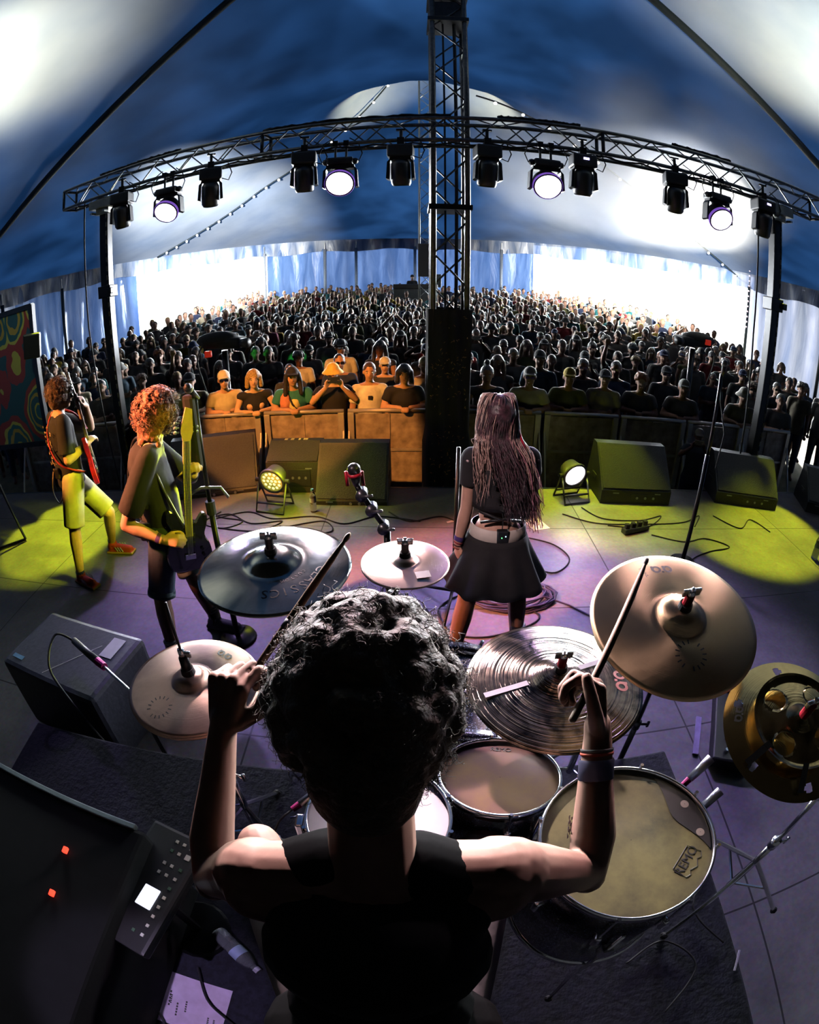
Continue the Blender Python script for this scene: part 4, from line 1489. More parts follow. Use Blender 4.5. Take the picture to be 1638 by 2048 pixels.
def par(c, yaw, tilt, lens, led, label):
    root = thing('floor_lamp_can', label, 'stage light', (c[0], c[1], 0), 'round floor lamps')
    F = Matrix.Rotation(yaw, 3, 'Z') @ Matrix.Rotation(tilt, 3, 'X')      # lamp shines along its -Y
    T = Matrix.Translation(c) @ (F @ Matrix.Rotation(PI / 2, 3, 'X')).to_4x4()
    mb = MB(); mb.lathe([(.05, -.16), (.10, -.13), (.118, -.04), (.138, .0), (.138, .03), (.120, .032), (.118, .018)], 32, T); mb.build('housing', YH, root, True)
    mb = MB(); mb.lathe([(.001, .018), (.12, .018)], 32, T); mb.build('lens', lens, root)
    spots = [(0, 0)] + [(.042, i * PI / 3) for i in range(6)] + [(.086, i * PI / 6) for i in range(12)]
    for r, a in spots:
        mb = MB(); mb.lathe([(.001, .024), (.013, .021), (.016, .018)], 10, T @ Matrix.Translation((r * math.cos(a), r * math.sin(a), 0))); mb.build('led', led, root, True)
    s = F @ V((1, 0, 0))
    for dy, hh in ((-.13, 0), (.12, 0)):
        mb = MB()
        B = Matrix.Rotation(yaw, 3, 'Z')
        a = V(c) + s * .155; b = V(c) - s * .155
        fa = V((c[0], c[1], .012)) + B @ V((.15, dy, 0)); fb = V((c[0], c[1], .012)) + B @ V((-.15, dy, 0))
        mb.tube([a, fa, fb, b], .011, 6); mb.tube([a.lerp(fa, .72), b.lerp(fb, .72)], .012, 6)
        mb.build('bracket', YH, root, True)
    for sg in (1, -1):
        mb = MB(); mb.cone(V(c) + s * sg * .14, V(c) + s * sg * .185, .022, .022, 10); mb.build('knob', RUB, root)
    return root


par((-1.34, 4.50, .30), R(-12), R(14), LENSY, LEDY, 'round floor lamp glowing yellow in front of the monitors')
par((1.70, 4.72, .28), R(14), R(14), mat('par_glass_white', (1, .95, 1), .2, emit=(1, .86, .95), es=3.5, var=0), LEDW, 'round floor lamp glaring white between singer and monitor')
lamp('floor_lamp_glow', 'SPOT', (1.70, 4.62, .30), (1.2, 2.0, 1.2), 60, (1, .85, .92), .1, 90, .6)
lamp('floor_lamp_spill', 'POINT', (1.60, 4.70, .35), (0, 0, 0), 2.2, YEL, .1)
lamp('floor_lamp_spill', 'POINT', (-1.15, 4.42, .45), (0, 0, 0), 9, YEL, .1)


# ------------------------------------------------------------------ cables
def smooth_path(pts, per=8):
    pts = [V(p) for p in pts]; out = []
    for i in range(len(pts) - 1):
        p0 = pts[max(0, i - 1)]; p1 = pts[i]; p2 = pts[i + 1]; p3 = pts[min(len(pts) - 1, i + 2)]
        for k in range(per):
            t = k / per
            out.append(.5 * ((2 * p1) + (p2 - p0) * t + (2 * p0 - 5 * p1 + 4 * p2 - p3) * t * t + (3 * p1 - p0 - 3 * p2 + p3) * t ** 3))
    out.append(pts[-1])
    return out


def cable(pts, label, r=.006, m=None, grp='cables on the stage floor'):
    mb = MB(); mb.tube(smooth_path([(p[0], p[1], (p[2] if len(p) > 2 else 0) + r + .001) for p in pts]), r, 6)
    o = mb.build('cable', m or RUB, None, True)
    tag(o, label, 'cable', grp)
    return o


rnd = random.Random(21)
coil = []
for k in range(9 * 14):
    a = 2 * PI * k / 14; rr_ = .30 + .05 * math.sin(k * .7) - .004 * (k // 14)
    coil.append((.74 + rr_ * math.cos(a) * 1.05, 3.0 + rr_ * math.sin(a) * .62, .004 * (k // 14)))
coil += [(1.15, 2.86, 0), (1.28, 2.72, 0), (1.30, 2.60, 0)]
mb = MB(); mb.tube([(p[0], p[1], p[2] + .008) for p in coil], .0075, 6)
tag(mb.build('cable_coil', mat('violet_cable', (.06, .05, .12), .5), None, True), 'loose coil of cable on the deck right of the singer', 'cable')
cable([(1.0, 3.9), (1.25, 3.75), (1.33, 3.5), (1.15, 3.3), (.95, 3.4)], 'thin cable looping on the deck right of the white belt')
cable([(.1, 2.9), (.25, 2.6), (.55, 2.55), (.9, 2.75), (.5, 3.05), (.2, 2.85), (.35, 2.5), (.7, 2.4)], 'black cable tangled around the singer\'s feet')
cable([(1.75, 4.5), (1.9, 4.25), (2.3, 4.2), (2.6, 4.3), (2.3, 4.05), (1.9, 4.1)], 'cable in yellow light in front of the white floor lamp')
cable([(1.5, 4.35), (1.8, 4.15), (2.3, 4.12), (2.8, 4.15), (3.1, 4.3), (2.9, 4.05)], 'long cable below the yellow lit monitor')
cable([(2.3, 3.9), (2.6, 3.75), (2.9, 3.8), (3.1, 3.62), (2.8, 3.55), (2.5, 3.4), (2.4, 3.1)], 'cable looping at the foot of the right microphone stand')
cable([(3.3, 4.3), (3.5, 4.0), (3.8, 4.2), (3.9, 3.9)], 'short curled cable in the right yellow pool')
cable([(3.1, 1.8), (3.3, 2.1), (3.8, 2.15), (4.2, 1.9), (4.6, 2.1)], 'cable crossing the dark blue deck right of the large cymbal')
cable([(-1.9, 4.25), (-1.6, 4.4), (-1.3, 4.25), (-.9, 4.3), (-.6, 4.15), (-.3, 4.3), (.1, 4.2)], 'cable along the front of the left monitors')
cable([(-2.4, 4.4), (-2.1, 4.2), (-1.8, 4.35), (-1.5, 4.15), (-1.2, 4.2), (-1.4, 4.0), (-1.8, 4.05)], 'tangled cable at the foot of the orange lit monitor')
cable([(-2.1, 4.55), (-1.9, 4.3), (-1.6, 4.2), (-1.75, 4.05), (-2.0, 4.15), (-1.9, 4.4)], 'cable loop behind the bass neck')
cable([(-1.1, 4.1), (-.8, 4.2), (-.7, 4.0), (-1.0, 3.95), (-1.2, 4.1)], 'small cable loop under the yellow floor lamp')
cable([(-.2, 4.4), (.0, 4.2), (.3, 4.3), (.5, 4.1)], 'cable at the base of the black drape')
cable([(-.15, 1.9), (-.2, 2.3), (.0, 2.7), (-.2, 3.1), (.1, 3.5)], 'thin cable running forward under the small cymbal')

# plugs and power strip in the yellow pool
t = thing('power_strip', 'black power strip with plugs in the yellow pool of light', 'power strip', (2.15, 3.98, 0))
mb = MB(); mb.rbox((2.15, 3.98, .03), (.32, .07, .05), .01, Matrix.Rotation(.3, 3, 'Z')); mb.build('housing', BLK, t)
for k in range(4):
    mb = MB(); mb.rbox((2.04 + k * .075, 3.95 + k * .023, .075), (.045, .045, .05), .008); mb.build('plug', RUB, t)


# ------------------------------------------------------------------ paper, bottles
def sheet(name, quad, label, m, th=.0012, curl=.0):
    mb = MB(); mb.prism(quad, (0, 0, th)); o = mb.build(name, m); tag(o, label, name.replace('_', ' ')); return o


PAPER = mat('paper', (.78, .76, .78), .7, var=.05)
sheet('paper_sheet', [(1.06, 4.28, .002), (1.22, 4.30, .002), (1.30, 4.06, .002), (1.13, 4.02, .002)], 'white paper sheet on the deck right of the white belt', PAPER)
sheet('tape_scrap', [(.34, 4.20, .002), (.42, 4.24, .002), (.43, 4.21, .002), (.35, 4.17, .002)], 'short white tape scrap on the deck left of the singer', PAPER)


def bottle(c, label, h=.22, r=.033, m=None, capc=(.6, .1, .05), lying=None, liquid=None):
    root = thing('water_bottle', label, 'bottle', c)
    M = Matrix.Translation(c) @ (lying.to_4x4() if lying else Matrix.Identity(4))
    mb = MB(); mb.lathe([(.001, 0), (r * .9, 0), (r, .008), (r, h * .3), (r * .9, h * .36), (r, h * .42), (r, h * .66), (r * .75, h * .8), (r * .4, h * .88), (r * .4, h * .93)], 20, M)
    mb.build('body', m or mat('clear_plastic', (.75, .82, .9), .08, trans=.85, var=0), root, True)
    mb = MB(); mb.lathe([(r * .45, h * .92), (r * .45, h), (.001, h)], 14, M); mb.build('cap', mat('cap_%d' % int(capc[0] * 99), capc, .5), root)
    mb = MB(); mb.lathe([(r * 1.01, h * .44), (r * 1.01, h * .62)], 20, M); mb.build('paper_label', mat('label_%d' % int(capc[0] * 99), (.35, .45, .7) if capc[0] < .5 else (.8, .35, .1), .5), root, True)
    return root


bottle((-.93, 4.42, 0), 'small clear bottle standing in front of the left monitors', .24, capc=(.1, .3, .6))
bottle((-3.0, 4.45, 0), 'orange labelled bottle on the deck behind the guitarist', .3, .04, capc=(.7, .1, .05))
bottle((4.16, 3.32, 0), 'clear water bottle with blue label at the right edge of the deck', .30, .042, capc=(.1, .2, .6))
bottle((-2.9, 4.25, 0), 'small bottle lying on the deck behind the guitarist', .2, .03, lying=Euler((PI / 2, 0, .7)).to_matrix(), capc=(.4, .6, .2))

# ------------------------------------------------------------------ painted panel at the left edge
def m_paisley():
    m = bpy.data.materials.new('painted_paisley'); N, L = nodes(m); b = N['Principled BSDF']
    tc = N.new('ShaderNodeTexCoord'); mp = N.new('ShaderNodeMapping'); mp.inputs['Scale'].default_value = (1.5, 1, 1.1)
    L.new(tc.outputs['Object'], mp.inputs['Vector'])
    vo = N.new('ShaderNodeTexVoronoi'); vo.inputs['Scale'].default_value = 1.35
    nz = N.new('ShaderNodeTexNoise'); nz.inputs['Scale'].default_value = 2.2
    ad = N.new('ShaderNodeVectorMath'); ad.operation = 'MULTIPLY_ADD'
    L.new(nz.outputs['Color'], ad.inputs[0]); ad.inputs[1].default_value = (.25, .25, .25); L.new(mp.outputs['Vector'], ad.inputs[2])
    L.new(mp.outputs['Vector'], nz.inputs['Vector']); L.new(ad.outputs[0], vo.inputs['Vector'])
    r = N.new('ShaderNodeValToRGB'); r.color_ramp.interpolation = 'CONSTANT'
    cs = [(0, (.03, .12, .16)), (.16, (.5, .42, .08)), (.20, (.02, .08, .10)), (.34, (.45, .30, .06)), (.40, (.02, .10, .11)), (.47, (.5, .45, .10)), (.53, (.30, .04, .03)), (.66, (.015, .07, .08))]
    e = r.color_ramp.elements
    e[0].position = 0; e[0].color = (*cs[0][1], 1); e[1].position = cs[1][0]; e[1].color = (*cs[1][1], 1)
    for p_, c_ in cs[2:]:
        q = e.new(p_); q.color = (*c_, 1)
    L.new(vo.outputs['Distance'], r.inputs['Fac']); L.new(r.outputs['Color'], b.inputs['Base Color']); b.inputs['Roughness'].default_value = .5
    return m


t = thing('painted_panel', 'tall painted panel with teal and yellow swirls at the left edge', 'painted panel', (-5.6, 5.25, 0))
mb = MB(); mb.box((-5.62, 5.25, 1.55), (1.7, .03, 1.80)); mb.build('painting', m_paisley(), t)
mb = MB()
for z in (.62, 2.47):
    mb.box((-5.62, 5.24, z), (1.8, .06, .07))
for x in (-6.5, -4.74):
    mb.box((x, 5.24, 1.24), (.075, .07, 2.5))
mb.build('frame', BLKM, t)
t = thing('blinder_lamp', 'small black lamp clamped to the frame of the painted panel', 'stage light', (-4.66, 5.1, 1.95))
mb = MB(); mb.rbox((-4.62, 5.05, 1.95), (.24, .1, .32), .02, Euler((.1, .1, .5)).to_matrix()); mb.build('housing', HEADM, t)
mb = MB(); mb.tube([(-4.74, 5.15, 1.9), (-4.66, 5.1, 1.9)], .025, 6); mb.build('clamp', BLKM, t)
t = thing('flag_stand', 'thin black stand at the left edge of the stage', 'stand', (-4.3, 3.75, 0))
mb = MB(); mb.tube([(-4.5, 3.8, .9), (-4.12, 3.7, .02)], .016, 6); mb.build('pole', BLKM, t)
mb = MB(); mb.tube([(-4.5, 3.4, .02), (-4.12, 3.7, .02)], .016, 6); mb.build('leg', BLKM, t)


# ------------------------------------------------------------------ microphone stands
def mic(root, tip, tail, m=None, ring=None, r=.024):
    tip, tail = V(tip), V(tail); d = (tip - tail).normalized(); L = (tip - tail).length
    mb = MB(); mb.ball(tip - d * r, r, 12); mb.build('mic_grille', m or mat('mic_mesh', (.06, .06, .065), .35, .8, bump=.5, scale=250), root, True)
    mb = MB(); mb.cone(tip - d * r * 1.4, tip - d * r * 1.9, r * 1.04, r * 1.04, 14); mb.build('ring', ring or STL, root, True)
    mb = MB(); mb.cone(tip - d * r * 1.9, tail, r * .85, r * .45, 12); mb.build('mic_body', BLK, root, True)


t = thing('microphone_stand', 'black microphone stand in front of the bass player', 'microphone stand', (-1.14, 2.5, 0), 'microphone stands')
mb = MB(); mb.tube([(-1.14, 2.5, .0), (-1.14, 2.5, .95)], .020, 8); mb.build('lower_tube', BLKM, t, True)
mb = MB(); mb.tube([(-1.14, 2.5, .95), (-1.14, 2.5, 1.62)], .014, 8); mb.build('upper_tube', BLKM, t, True)
mb = MB(); mb.cone((-1.14, 2.5, .0), (-1.14, 2.5, .02), .13, .12, 24); mb.build('base', BLKM, t, True)
mb = MB(); mb.cone((-1.14, 2.5, .92), (-1.14, 2.5, 1.0), .03, .03, 10); mb.build('clutch', RUB, t)
mb = MB(); mb.tube([(-1.24, 2.46, 1.06), (-1.16, 2.46, 1.10), (-1.04, 2.46, 1.10), (-1.0, 2.46, 1.04)], .009, 6); mb.build('hook', STL, t, True)
mb = MB(); mb.rbox((-1.17, 2.48, 1.42), (.07, .05, .42), .02); mb.build('pouch', mat('black_fabric', (.015, .015, .017), .9), t)
mic(t, (-1.12, 2.36, 1.70), (-1.13, 2.52, 1.60))

t = thing('microphone_stand', 'tall black boom microphone stand on the right between two monitors', 'microphone stand', (2.4, 3.4, 0), 'microphone stands')
mb = MB(); mb.tube([(2.4, 3.4, 0), (2.4, 3.4, 1.0)], .020, 8); mb.build('lower_tube', BLKM, t, True)
mb = MB(); mb.tube([(2.4, 3.4, 1.0), (2.41, 3.4, 1.68)], .013, 8); mb.build('upper_tube', BLKM, t, True)
mb = MB(); mb.cone((2.4, 3.4, 0), (2.4, 3.4, .02), .13, .12, 24); mb.build('base', BLKM, t, True)
mb = MB(); mb.tube([(2.50, 3.38, .9), (2.52, 3.38, 1.2), (2.44, 3.4, 1.45), (2.42, 3.4, 1.62)], .006, 5); mb.build('cable', RUB, t, True)
mic(t, (2.36, 3.30, 1.80), (2.42, 3.40, 1.66))

t = thing('microphone_stand', 'microphone stand with jointed arm behind the small cymbal', 'microphone stand', (-.09, 2.0, 0), 'microphone stands')
mb = MB(); mb.tube([(-.09, 2.0, 0), (-.10, 2.0, 1.08)], .016, 8); mb.build('lower_tube', BLKM, t, True)
mb = MB(); mb.cone((-.09, 2, 0), (-.09, 2, .02), .13, .12, 24); mb.build('base', BLKM, t, True)
for c in ((-.115, 2.0, 1.10), (-.165, 2.0, 1.19), (-.205, 2.0, 1.26)):
    mb = MB(); mb.cone((c[0], c[1] - .03, c[2]), (c[0], c[1] + .03, c[2]), .026, .026, 10); mb.tube([(c[0], c[1] - .03, c[2]), (c[0] + .05, c[1] - .04, c[2] + .01)], .007, 5); mb.build('joint', mat('worn_clamp', (.2, .2, .22), .3, .8), t, True)
mb = MB(); mb.tube([(-.11, 2.0, 1.1), (-.165, 2.0, 1.19), (-.21, 2.0, 1.27), (-.225, 2, 1.30)], .013, 8); mb.build('arm', BLKM, t, True)
mic(t, (-.236, 1.99, 1.405), (-.225, 2.0, 1.30), mat('red_mic', (.03, .03, .035), .3, .5), mat('red_ring', (.7, .02, .05), .4), .030)
for sg in (-1, 1):
    mb = MB(); mb.tube([(-.23 + sg * .034, 2.0, 1.30), (-.235 + sg * .034, 2.0, 1.365)], .008, 6); mb.build('guard', mat('red_ring', (.7, .02, .05), .4), t, True)

t = thing('microphone_stand', 'folded tripod microphone stand at the singer\'s feet', 'microphone stand', (.30, 2.85, 0), 'microphone stands')
for a in (.3, 2.4, 4.5):
    mb = MB(); mb.tube([(.30, 2.95, .10), (.30 + .34 * math.cos(a), 2.95 + .30 * math.sin(a), .015)], .011, 6); mb.build('leg', BLKM, t, True)
mb = MB(); mb.tube([(.30, 2.95, .1), (.30, 2.95, 1.15)], .013, 8); mb.build('lower_tube', BLKM, t, True)

# ------------------------------------------------------------------ camera cranes in the pit, sound desk, operator
def crane(c, label, flip=1):
    t = thing('camera_crane', label, 'camera', (c[0], c[1], ground_z(c[0], c[1])), 'filming cameras')
    x, y, z = c
    mb = MB(); mb.tube([(x, y, -.6), (x, y, z - .12)], .05, 8); mb.build('pedestal', BLKM, t, True)
    mb = MB(); mb.rbox((x, y, z), (.62, .34, .16), .06, Euler((0, .08 * flip, 0)).to_matrix()); mb.ball((x - .1 * flip, y, z + .05), (.34, .2, .12), 12); mb.build('rain_cover', mat('black_fabric', (.015, .015, .017), .9), t, True)
    mb = MB(); mb.cone((x + .28 * flip, y - .1, z - .02), (x + .42 * flip, y - .2, z - .02), .06, .07, 14); mb.build('lens', BLK, t, True)
    mb = MB(); mb.rbox((x - .18 * flip, y - .2, z - .13 if flip > 0 else z + .03), (.10, .05, .09), .01); mb.build('tally_panel', mat('red_panel', (.5, .03, .02), .5, emit=(1, .05, .02), es=.25), t)
    mb = MB(); mb.tube(smooth_path([(x - .3 * flip, y - .1, z), (x - .38 * flip, y - .15, z - .25), (x - .3 * flip, y - .1, z - .7)]), .012, 5); mb.build('cable', RUB, t, True)
    return t


crane((-2.62, 6.95, 1.43), 'black covered camera with red panel above the left crowd')
crane((4.60, 7.45, 1.60), 'black covered camera with red panel above the right crowd', -1)

t = thing('sound_desk', 'sound desk on a platform at the back of the crowd', 'mixing desk', (.25, 23, ground_z(.25, 23)))
mb = MB(); mb.box((.25, 23.2, .40), (2.4, 1.8, .64)); mb.build('platform', mat('pale_riser', (.55, .6, .6), .6), t)
mb = MB(); mb.rbox((.25, 22.6, 1.27), (1.9, .5, 1.10), .04); mb.build('counter', mat('pale_riser', (.55, .6, .6), .6), t)
mb = MB(); mb.rbox((.25, 22.6, 1.93), (1.9, .5, .22), .04); mb.build('desk', BLK, t)
mb = MB(); mb.rbox((1.15, 22.8, 2.2), (.45, .3, .6), .03); mb.build('monitor_screen', mat('grey_case', (.25, .3, .3), .5), t)
o = add_person(.12, 23.45, 'down', False, 'black', 'short', 'dark', 'person in black standing at the sound desk', z=.72, cap='cap')

o = add_person(3.65, 5.45, 'phone', False, 'black', 'short', 'dark', 'camera operator in a pale cap crouching in the pit behind monitors', z=-.75, cap='cap', capc=(.5, .5, .48), rz=PI - .5, sc=.80, group='stage crew', shc=(.03, .04, .05))
# ================================================================== drum riser and kit
CARP = mat('dark_carpet', (.014, .015, .03), .95, var=.35, scale=50, bump=.5)
mb = MB(); mb.rbox((-.37, -.05, .195), (3.0, 2.5, .39), .01); o = mb.build('drum_riser', CARP)
tag(o, 'low carpeted riser under the drum kit', 'riser')
RZ = .392


def m_cymbal(name, col, rough, grooves=260., gstr=.25, aniso=.7, dirt=.3, dark=(.05, .06, .05), dscale=3.0, gd=.0006, dirt_hi=.75):
    m = bpy.data.materials.new(name); N, L = nodes(m); b = N['Principled BSDF']
    tc = N.new('ShaderNodeTexCoord')
    sp = N.new('ShaderNodeSeparateXYZ'); L.new(tc.outputs['Object'], sp.inputs[0])
    cb = N.new('ShaderNodeCombineXYZ'); L.new(sp.outputs[0], cb.inputs[0]); L.new(sp.outputs[1], cb.inputs[1])
    ln = N.new('ShaderNodeVectorMath'); ln.operation = 'LENGTH'; L.new(cb.outputs[0], ln.inputs[0])
    mu = N.new('ShaderNodeMath'); mu.operation = 'MULTIPLY'; mu.inputs[1].default_value = grooves; L.new(ln.outputs['Value'], mu.inputs[0])
    nz = N.new('ShaderNodeTexNoise'); nz.noise_dimensions = '1D'; nz.inputs['Detail'].default_value = 3; nz.inputs['Scale'].default_value = 1
    L.new(mu.outputs[0], nz.inputs['W'])
    bp = N.new('ShaderNodeBump'); bp.inputs['Strength'].default_value = gstr; bp.inputs['Distance'].default_value = gd
    L.new(nz.outputs['Fac'], bp.inputs['Height'])
    n3 = N.new('ShaderNodeTexNoise'); n3.inputs['Scale'].default_value = 26; n3.inputs['Detail'].default_value = 2
    L.new(tc.outputs['Object'], n3.inputs['Vector'])
    b2 = N.new('ShaderNodeBump'); b2.inputs['Strength'].default_value = .35; b2.inputs['Distance'].default_value = .0016
    L.new(n3.outputs['Fac'], b2.inputs['Height']); L.new(bp.outputs['Normal'], b2.inputs['Normal'])
    L.new(b2.outputs['Normal'], b.inputs['Normal'])
    n2 = N.new('ShaderNodeTexNoise'); n2.inputs['Scale'].default_value = dscale; n2.inputs['Detail'].default_value = 6; n2.inputs['Distortion'].default_value = .8
    L.new(tc.outputs['Object'], n2.inputs['Vector'])
    rp = N.new('ShaderNodeValToRGB'); rp.color_ramp.elements[0].position = dirt; rp.color_ramp.elements[0].color = (*dark, 1)
    rp.color_ramp.elements[1].position = dirt_hi; rp.color_ramp.elements[1].color = (*col, 1)
    L.new(n2.outputs['Fac'], rp.inputs['Fac']); L.new(rp.outputs['Color'], b.inputs['Base Color'])
    b.inputs['Metallic'].default_value = .95; b.inputs['Roughness'].default_value = rough
    b.inputs['Anisotropic'].default_value = aniso
    tg = N.new('ShaderNodeTangent'); tg.direction_type = 'RADIAL'; tg.axis = 'Z'
    L.new(tg.outputs[0], b.inputs['Tangent'])
    return m


FELT = mat('felt', (.05, .05, .05), .95)
REDS = mat('red_sleeve', (.7, .02, .05), .4)
INK = mat('printed_ink', (.01, .01, .012), .5)
BOLD = None


def text_mesh(txt, size, th=.0008, mirror=False):
    cu = bpy.data.curves.new('t', 'FONT'); cu.body = txt; cu.size = size; cu.extrude = th; cu.align_x = 'CENTER'; cu.align_y = 'CENTER'
    cu.resolution_u = 3
    o = bpy.data.objects.new('t', cu); COL.objects.link(o)
    dg = bpy.context.evaluated_depsgraph_get()
    me = bpy.data.meshes.new_from_object(o.evaluated_get(dg))
    bpy.data.objects.remove(o); bpy.data.curves.remove(cu)
    return me


def cymbal(c, dia, label, m, tilt=(0, 0), bell=.055, bh=.028, drop=.02, nut='wing', holes=0, red=False, prof=None, lift=0):
    """c: centre of the bell foot; tilt: degrees about X then Y. Local Z is the cymbal's axis"""
    root = thing('cymbal', label, 'cymbal', c)
    root.rotation_euler = (R(tilt[0]), R(tilt[1]), 0)
    rr = dia / 2
    prof = prof or ([(.006, bh), (bell * .3, bh * .97), (bell * .6, bh * .78), (bell * .85, bh * .42), (bell, .06 * bh), (bell * 1.12, -.001)] +
                    [(bell * 1.12 + (rr - bell * 1.12) * k / 12, -drop * (k / 12) ** 1.7 - .001) for k in range(1, 13)])
    PROFS[root.name] = list(prof)
    under = [(r, z - .0016) for r, z in prof[::-1]]
    mb = MB(); mb.lathe(prof + under + [prof[0]], 120 if dia > .3 else 72)
    if holes:
        pass
    pl = mb.build('plate', m, root, True, world=False)
    mb = MB(); mb.cone((0, 0, bh - .002), (0, 0, bh + .014), .019, .017, 16); mb.build('felt', FELT, root, world=False)
    if nut == 'wing':
        mb = MB(); mb.cone((0, 0, bh + .010), (0, 0, bh + .042), .0125, .0125, 12); mb.build('sleeve', REDS if red else BLK, root, world=False)
        mb = MB(); mb.cone((0, 0, bh + .034), (0, 0, bh + .056), .010, .010, 10)
        for sg in (-1, 1):
            mb.rbox((sg * .016, 0, bh + .052), (.018, .006, .022), .002)
        mb.cone((0, 0, bh + .05), (0, 0, bh + .066), .004, .004, 8)
        mb.build('wing_nut', CHR, root, True, world=False)
    elif nut == 'rod':
        mb = MB(); mb.cone((0, 0, bh), (0, 0, bh + .05), .015, .012, 12); mb.build('clutch', BLKM, root, True, world=False)
        mb = MB(); mb.cone((0, 0, bh + .02), (0, 0, bh + .21), .0036, .0036, 8); mb.build('pull_rod', BLKM, root, True, world=False)
        mb = MB(); mb.cone((0, .0, bh + .045), (0, .0, bh + .075), .009, .009, 8); mb.rbox((.014, 0, bh + .06), (.02, .006, .018), .002); mb.build('wing_nut', CHR, root, True, world=False)
    return root


PROFS = {}


def drape_on(root, me, up=.0007):
    """lay flat printing onto the cymbal's own surface"""
    pf = PROFS.get(root.name)
    if not pf:
        return
    rs = [p[0] for p in pf]; zs = [p[1] for p in pf]
    for v in me.vertices:
        v.co.z = float(np.interp(math.hypot(v.co.x, v.co.y), rs, zs)) + up


def logo(root, ang, r, s, m=INK, z=-.0035, small=None, flip=0):
    """two round-cornered loops side by side and a bar, as printed on the cymbals"""
    M = Matrix.Rotation(ang, 4, 'Z') @ Matrix.Translation((r, 0, z)) @ Matrix.Rotation(PI / 2 + flip, 4, 'Z')
    mb = MB()
    for sx in (-1, 1):
        pts = []
        for i in range(18):
            a = 2 * PI * i / 18
            pts.append(M @ V((sx * s * .52 + s * .30 * math.cos(a), s * .34 * math.sin(a), 0)))
        vs = []
        for i in range(18):
            a = 2 * PI * i / 18
            for q in (1.0, .52):
                vs.append(M @ V((sx * s * .50 + s * .40 * q * math.cos(a), s * .42 * q * math.sin(a), 0)))
        mb.add(vs, [(2 * i, 2 * ((i + 1) % 18), 2 * ((i + 1) % 18) + 1, 2 * i + 1) for i in range(18)])
        mb.add([M @ V(p) for p in ((sx * s * .50 + s * .2, -.42 * s, 0), (sx * s * .50 + s * .42, -.42 * s, 0), (sx * s * .50 + s * .42, .1 * s, 0), (sx * s * .50 + s * .2, .1 * s, 0))], [(0, 1, 2, 3)])
    mb.add([M @ V(p) for p in ((-.1 * s, .22 * s, 0), (.1 * s, .22 * s, 0), (.1 * s, .42 * s, 0), (-.1 * s, .42 * s, 0))], [(0, 1, 2, 3)])
    o = mb.build('printed_mark', m, root, world=False); drape_on(root, o.data)


def ring_text(root, ang, r, rad, m=INK, n=16, z=-.004, s=.012):
    M = Matrix.Rotation(ang, 4, 'Z') @ Matrix.Translation((r, 0, z))
    mb = MB()
    for i in range(n):
        if i % 8 == 7:
            continue
        a = 2 * PI * i / n
        c, sn = math.cos(a), math.sin(a)
        p = [(rad - s * .6, -s * .18), (rad + s * .6, -s * .18), (rad + s * .6, s * .18), (rad - s * .6, s * .18)]
        mb.add([M @ V((c * x - sn * y, sn * x + c * y, 0)) for x, y in p], [(0, 1, 2, 3)])
    o = mb.build('printed_ring', m, root, world=False); drape_on(root, o.data)


def put_text(root, txt, size, ang, r, z, m=INK, rot=0, name='printed_word'):
    me = text_mesh(txt, size, .0004)
    me.transform(Matrix.Rotation(ang, 4, 'Z') @ Matrix.Translation((r, 0, z)) @ Matrix.Rotation(PI / 2 + rot, 4, 'Z'))
    drape_on(root, me)
    me.materials.clear(); me.materials.append(m)
    o = bpy.data.objects.new(name, me); COL.objects.link(o); o.parent = root
    return o


def arc_word(root, txt, size, ang0, step, r, z, m=INK, name='printed_letter', rot=0):
    for i, ch in enumerate(txt):
        put_text(root, ch, size, ang0 + step * i, r, z, m, rot=rot, name=name)


C_A = m_cymbal('smoky_cymbal', (.62, .58, .48), .15, 500, .12, .3, .38, (.045, .075, .085), 3.2, dirt_hi=.70)
C_B = m_cymbal('rosy_bronze', (.86, .62, .50), .34, 420, .3, .8, .2, (.62, .45, .36))
C_H = m_cymbal('brushed_bronze', (.66, .44, .33), .34, 420, .35, .8, .28, (.32, .21, .17), 7)
C_R = m_cymbal('dark_grooved_bronze', (.34, .26, .20), .16, 150, .9, .25, .35, (.03, .028, .03), 14, gd=.003, dirt_hi=.6)
C_T = m_cymbal('traditional_bronze', (.60, .43, .24), .34, 520, .3, .85, .2, (.42, .30, .17))
C_S = m_cymbal('brilliant_gold', (.85, .62, .26), .14, 300, .35, .4, .32, (.50, .36, .14), 9)

cA = cymbal((-.392, 1.213, 1.405), .457, 'large smoky silver cymbal with wide bell, left of the drummer', C_A, (3, 0), .082, .030)
arc_word(cA, 'CLASSICS', .042, R(-12), R(-10.5), .150, -.0068, rot=PI)
arc_word(cA, 'CUSTOM', .016, R(-25), R(-7.5), .110, -.0040, rot=PI)
cB = cymbal((-.014, 1.387, 1.303), .285, 'small pink lit splash cymbal between drummer and singer', C_B, (2, 0), .040, .018, .010)
mb = MB(); mb.box((.055, -.075, -.0022), (.045, .035, .0008), Matrix.Rotation(.2, 3, 'Z')); mb.build('printed_mark', INK, cB, world=False)
cH = cymbal((-.537, .824, 1.29), .356, 'pair of hi-hat cymbals with upright rod, beside the left hand', C_H, (0, 0), .050, .026, .016, 'rod')
mb = MB(); mb.lathe([(.01, -.05), (.05, -.032), (.178, -.026), (.178, -.028), (.05, -.036)], 96); mb.build('lower_plate', C_H, cH, True, world=False)
logo(cH, R(62), .125, .026, z=-.0100)
ring_text(cH, R(-118), .115, .030, z=-.0085, s=.008)
cR = cymbal((.405, .964, 1.18), .508, 'dark deeply grooved ride cymbal with two strips of tape', C_R, (1, 0), .075, .032, .022, red=True)
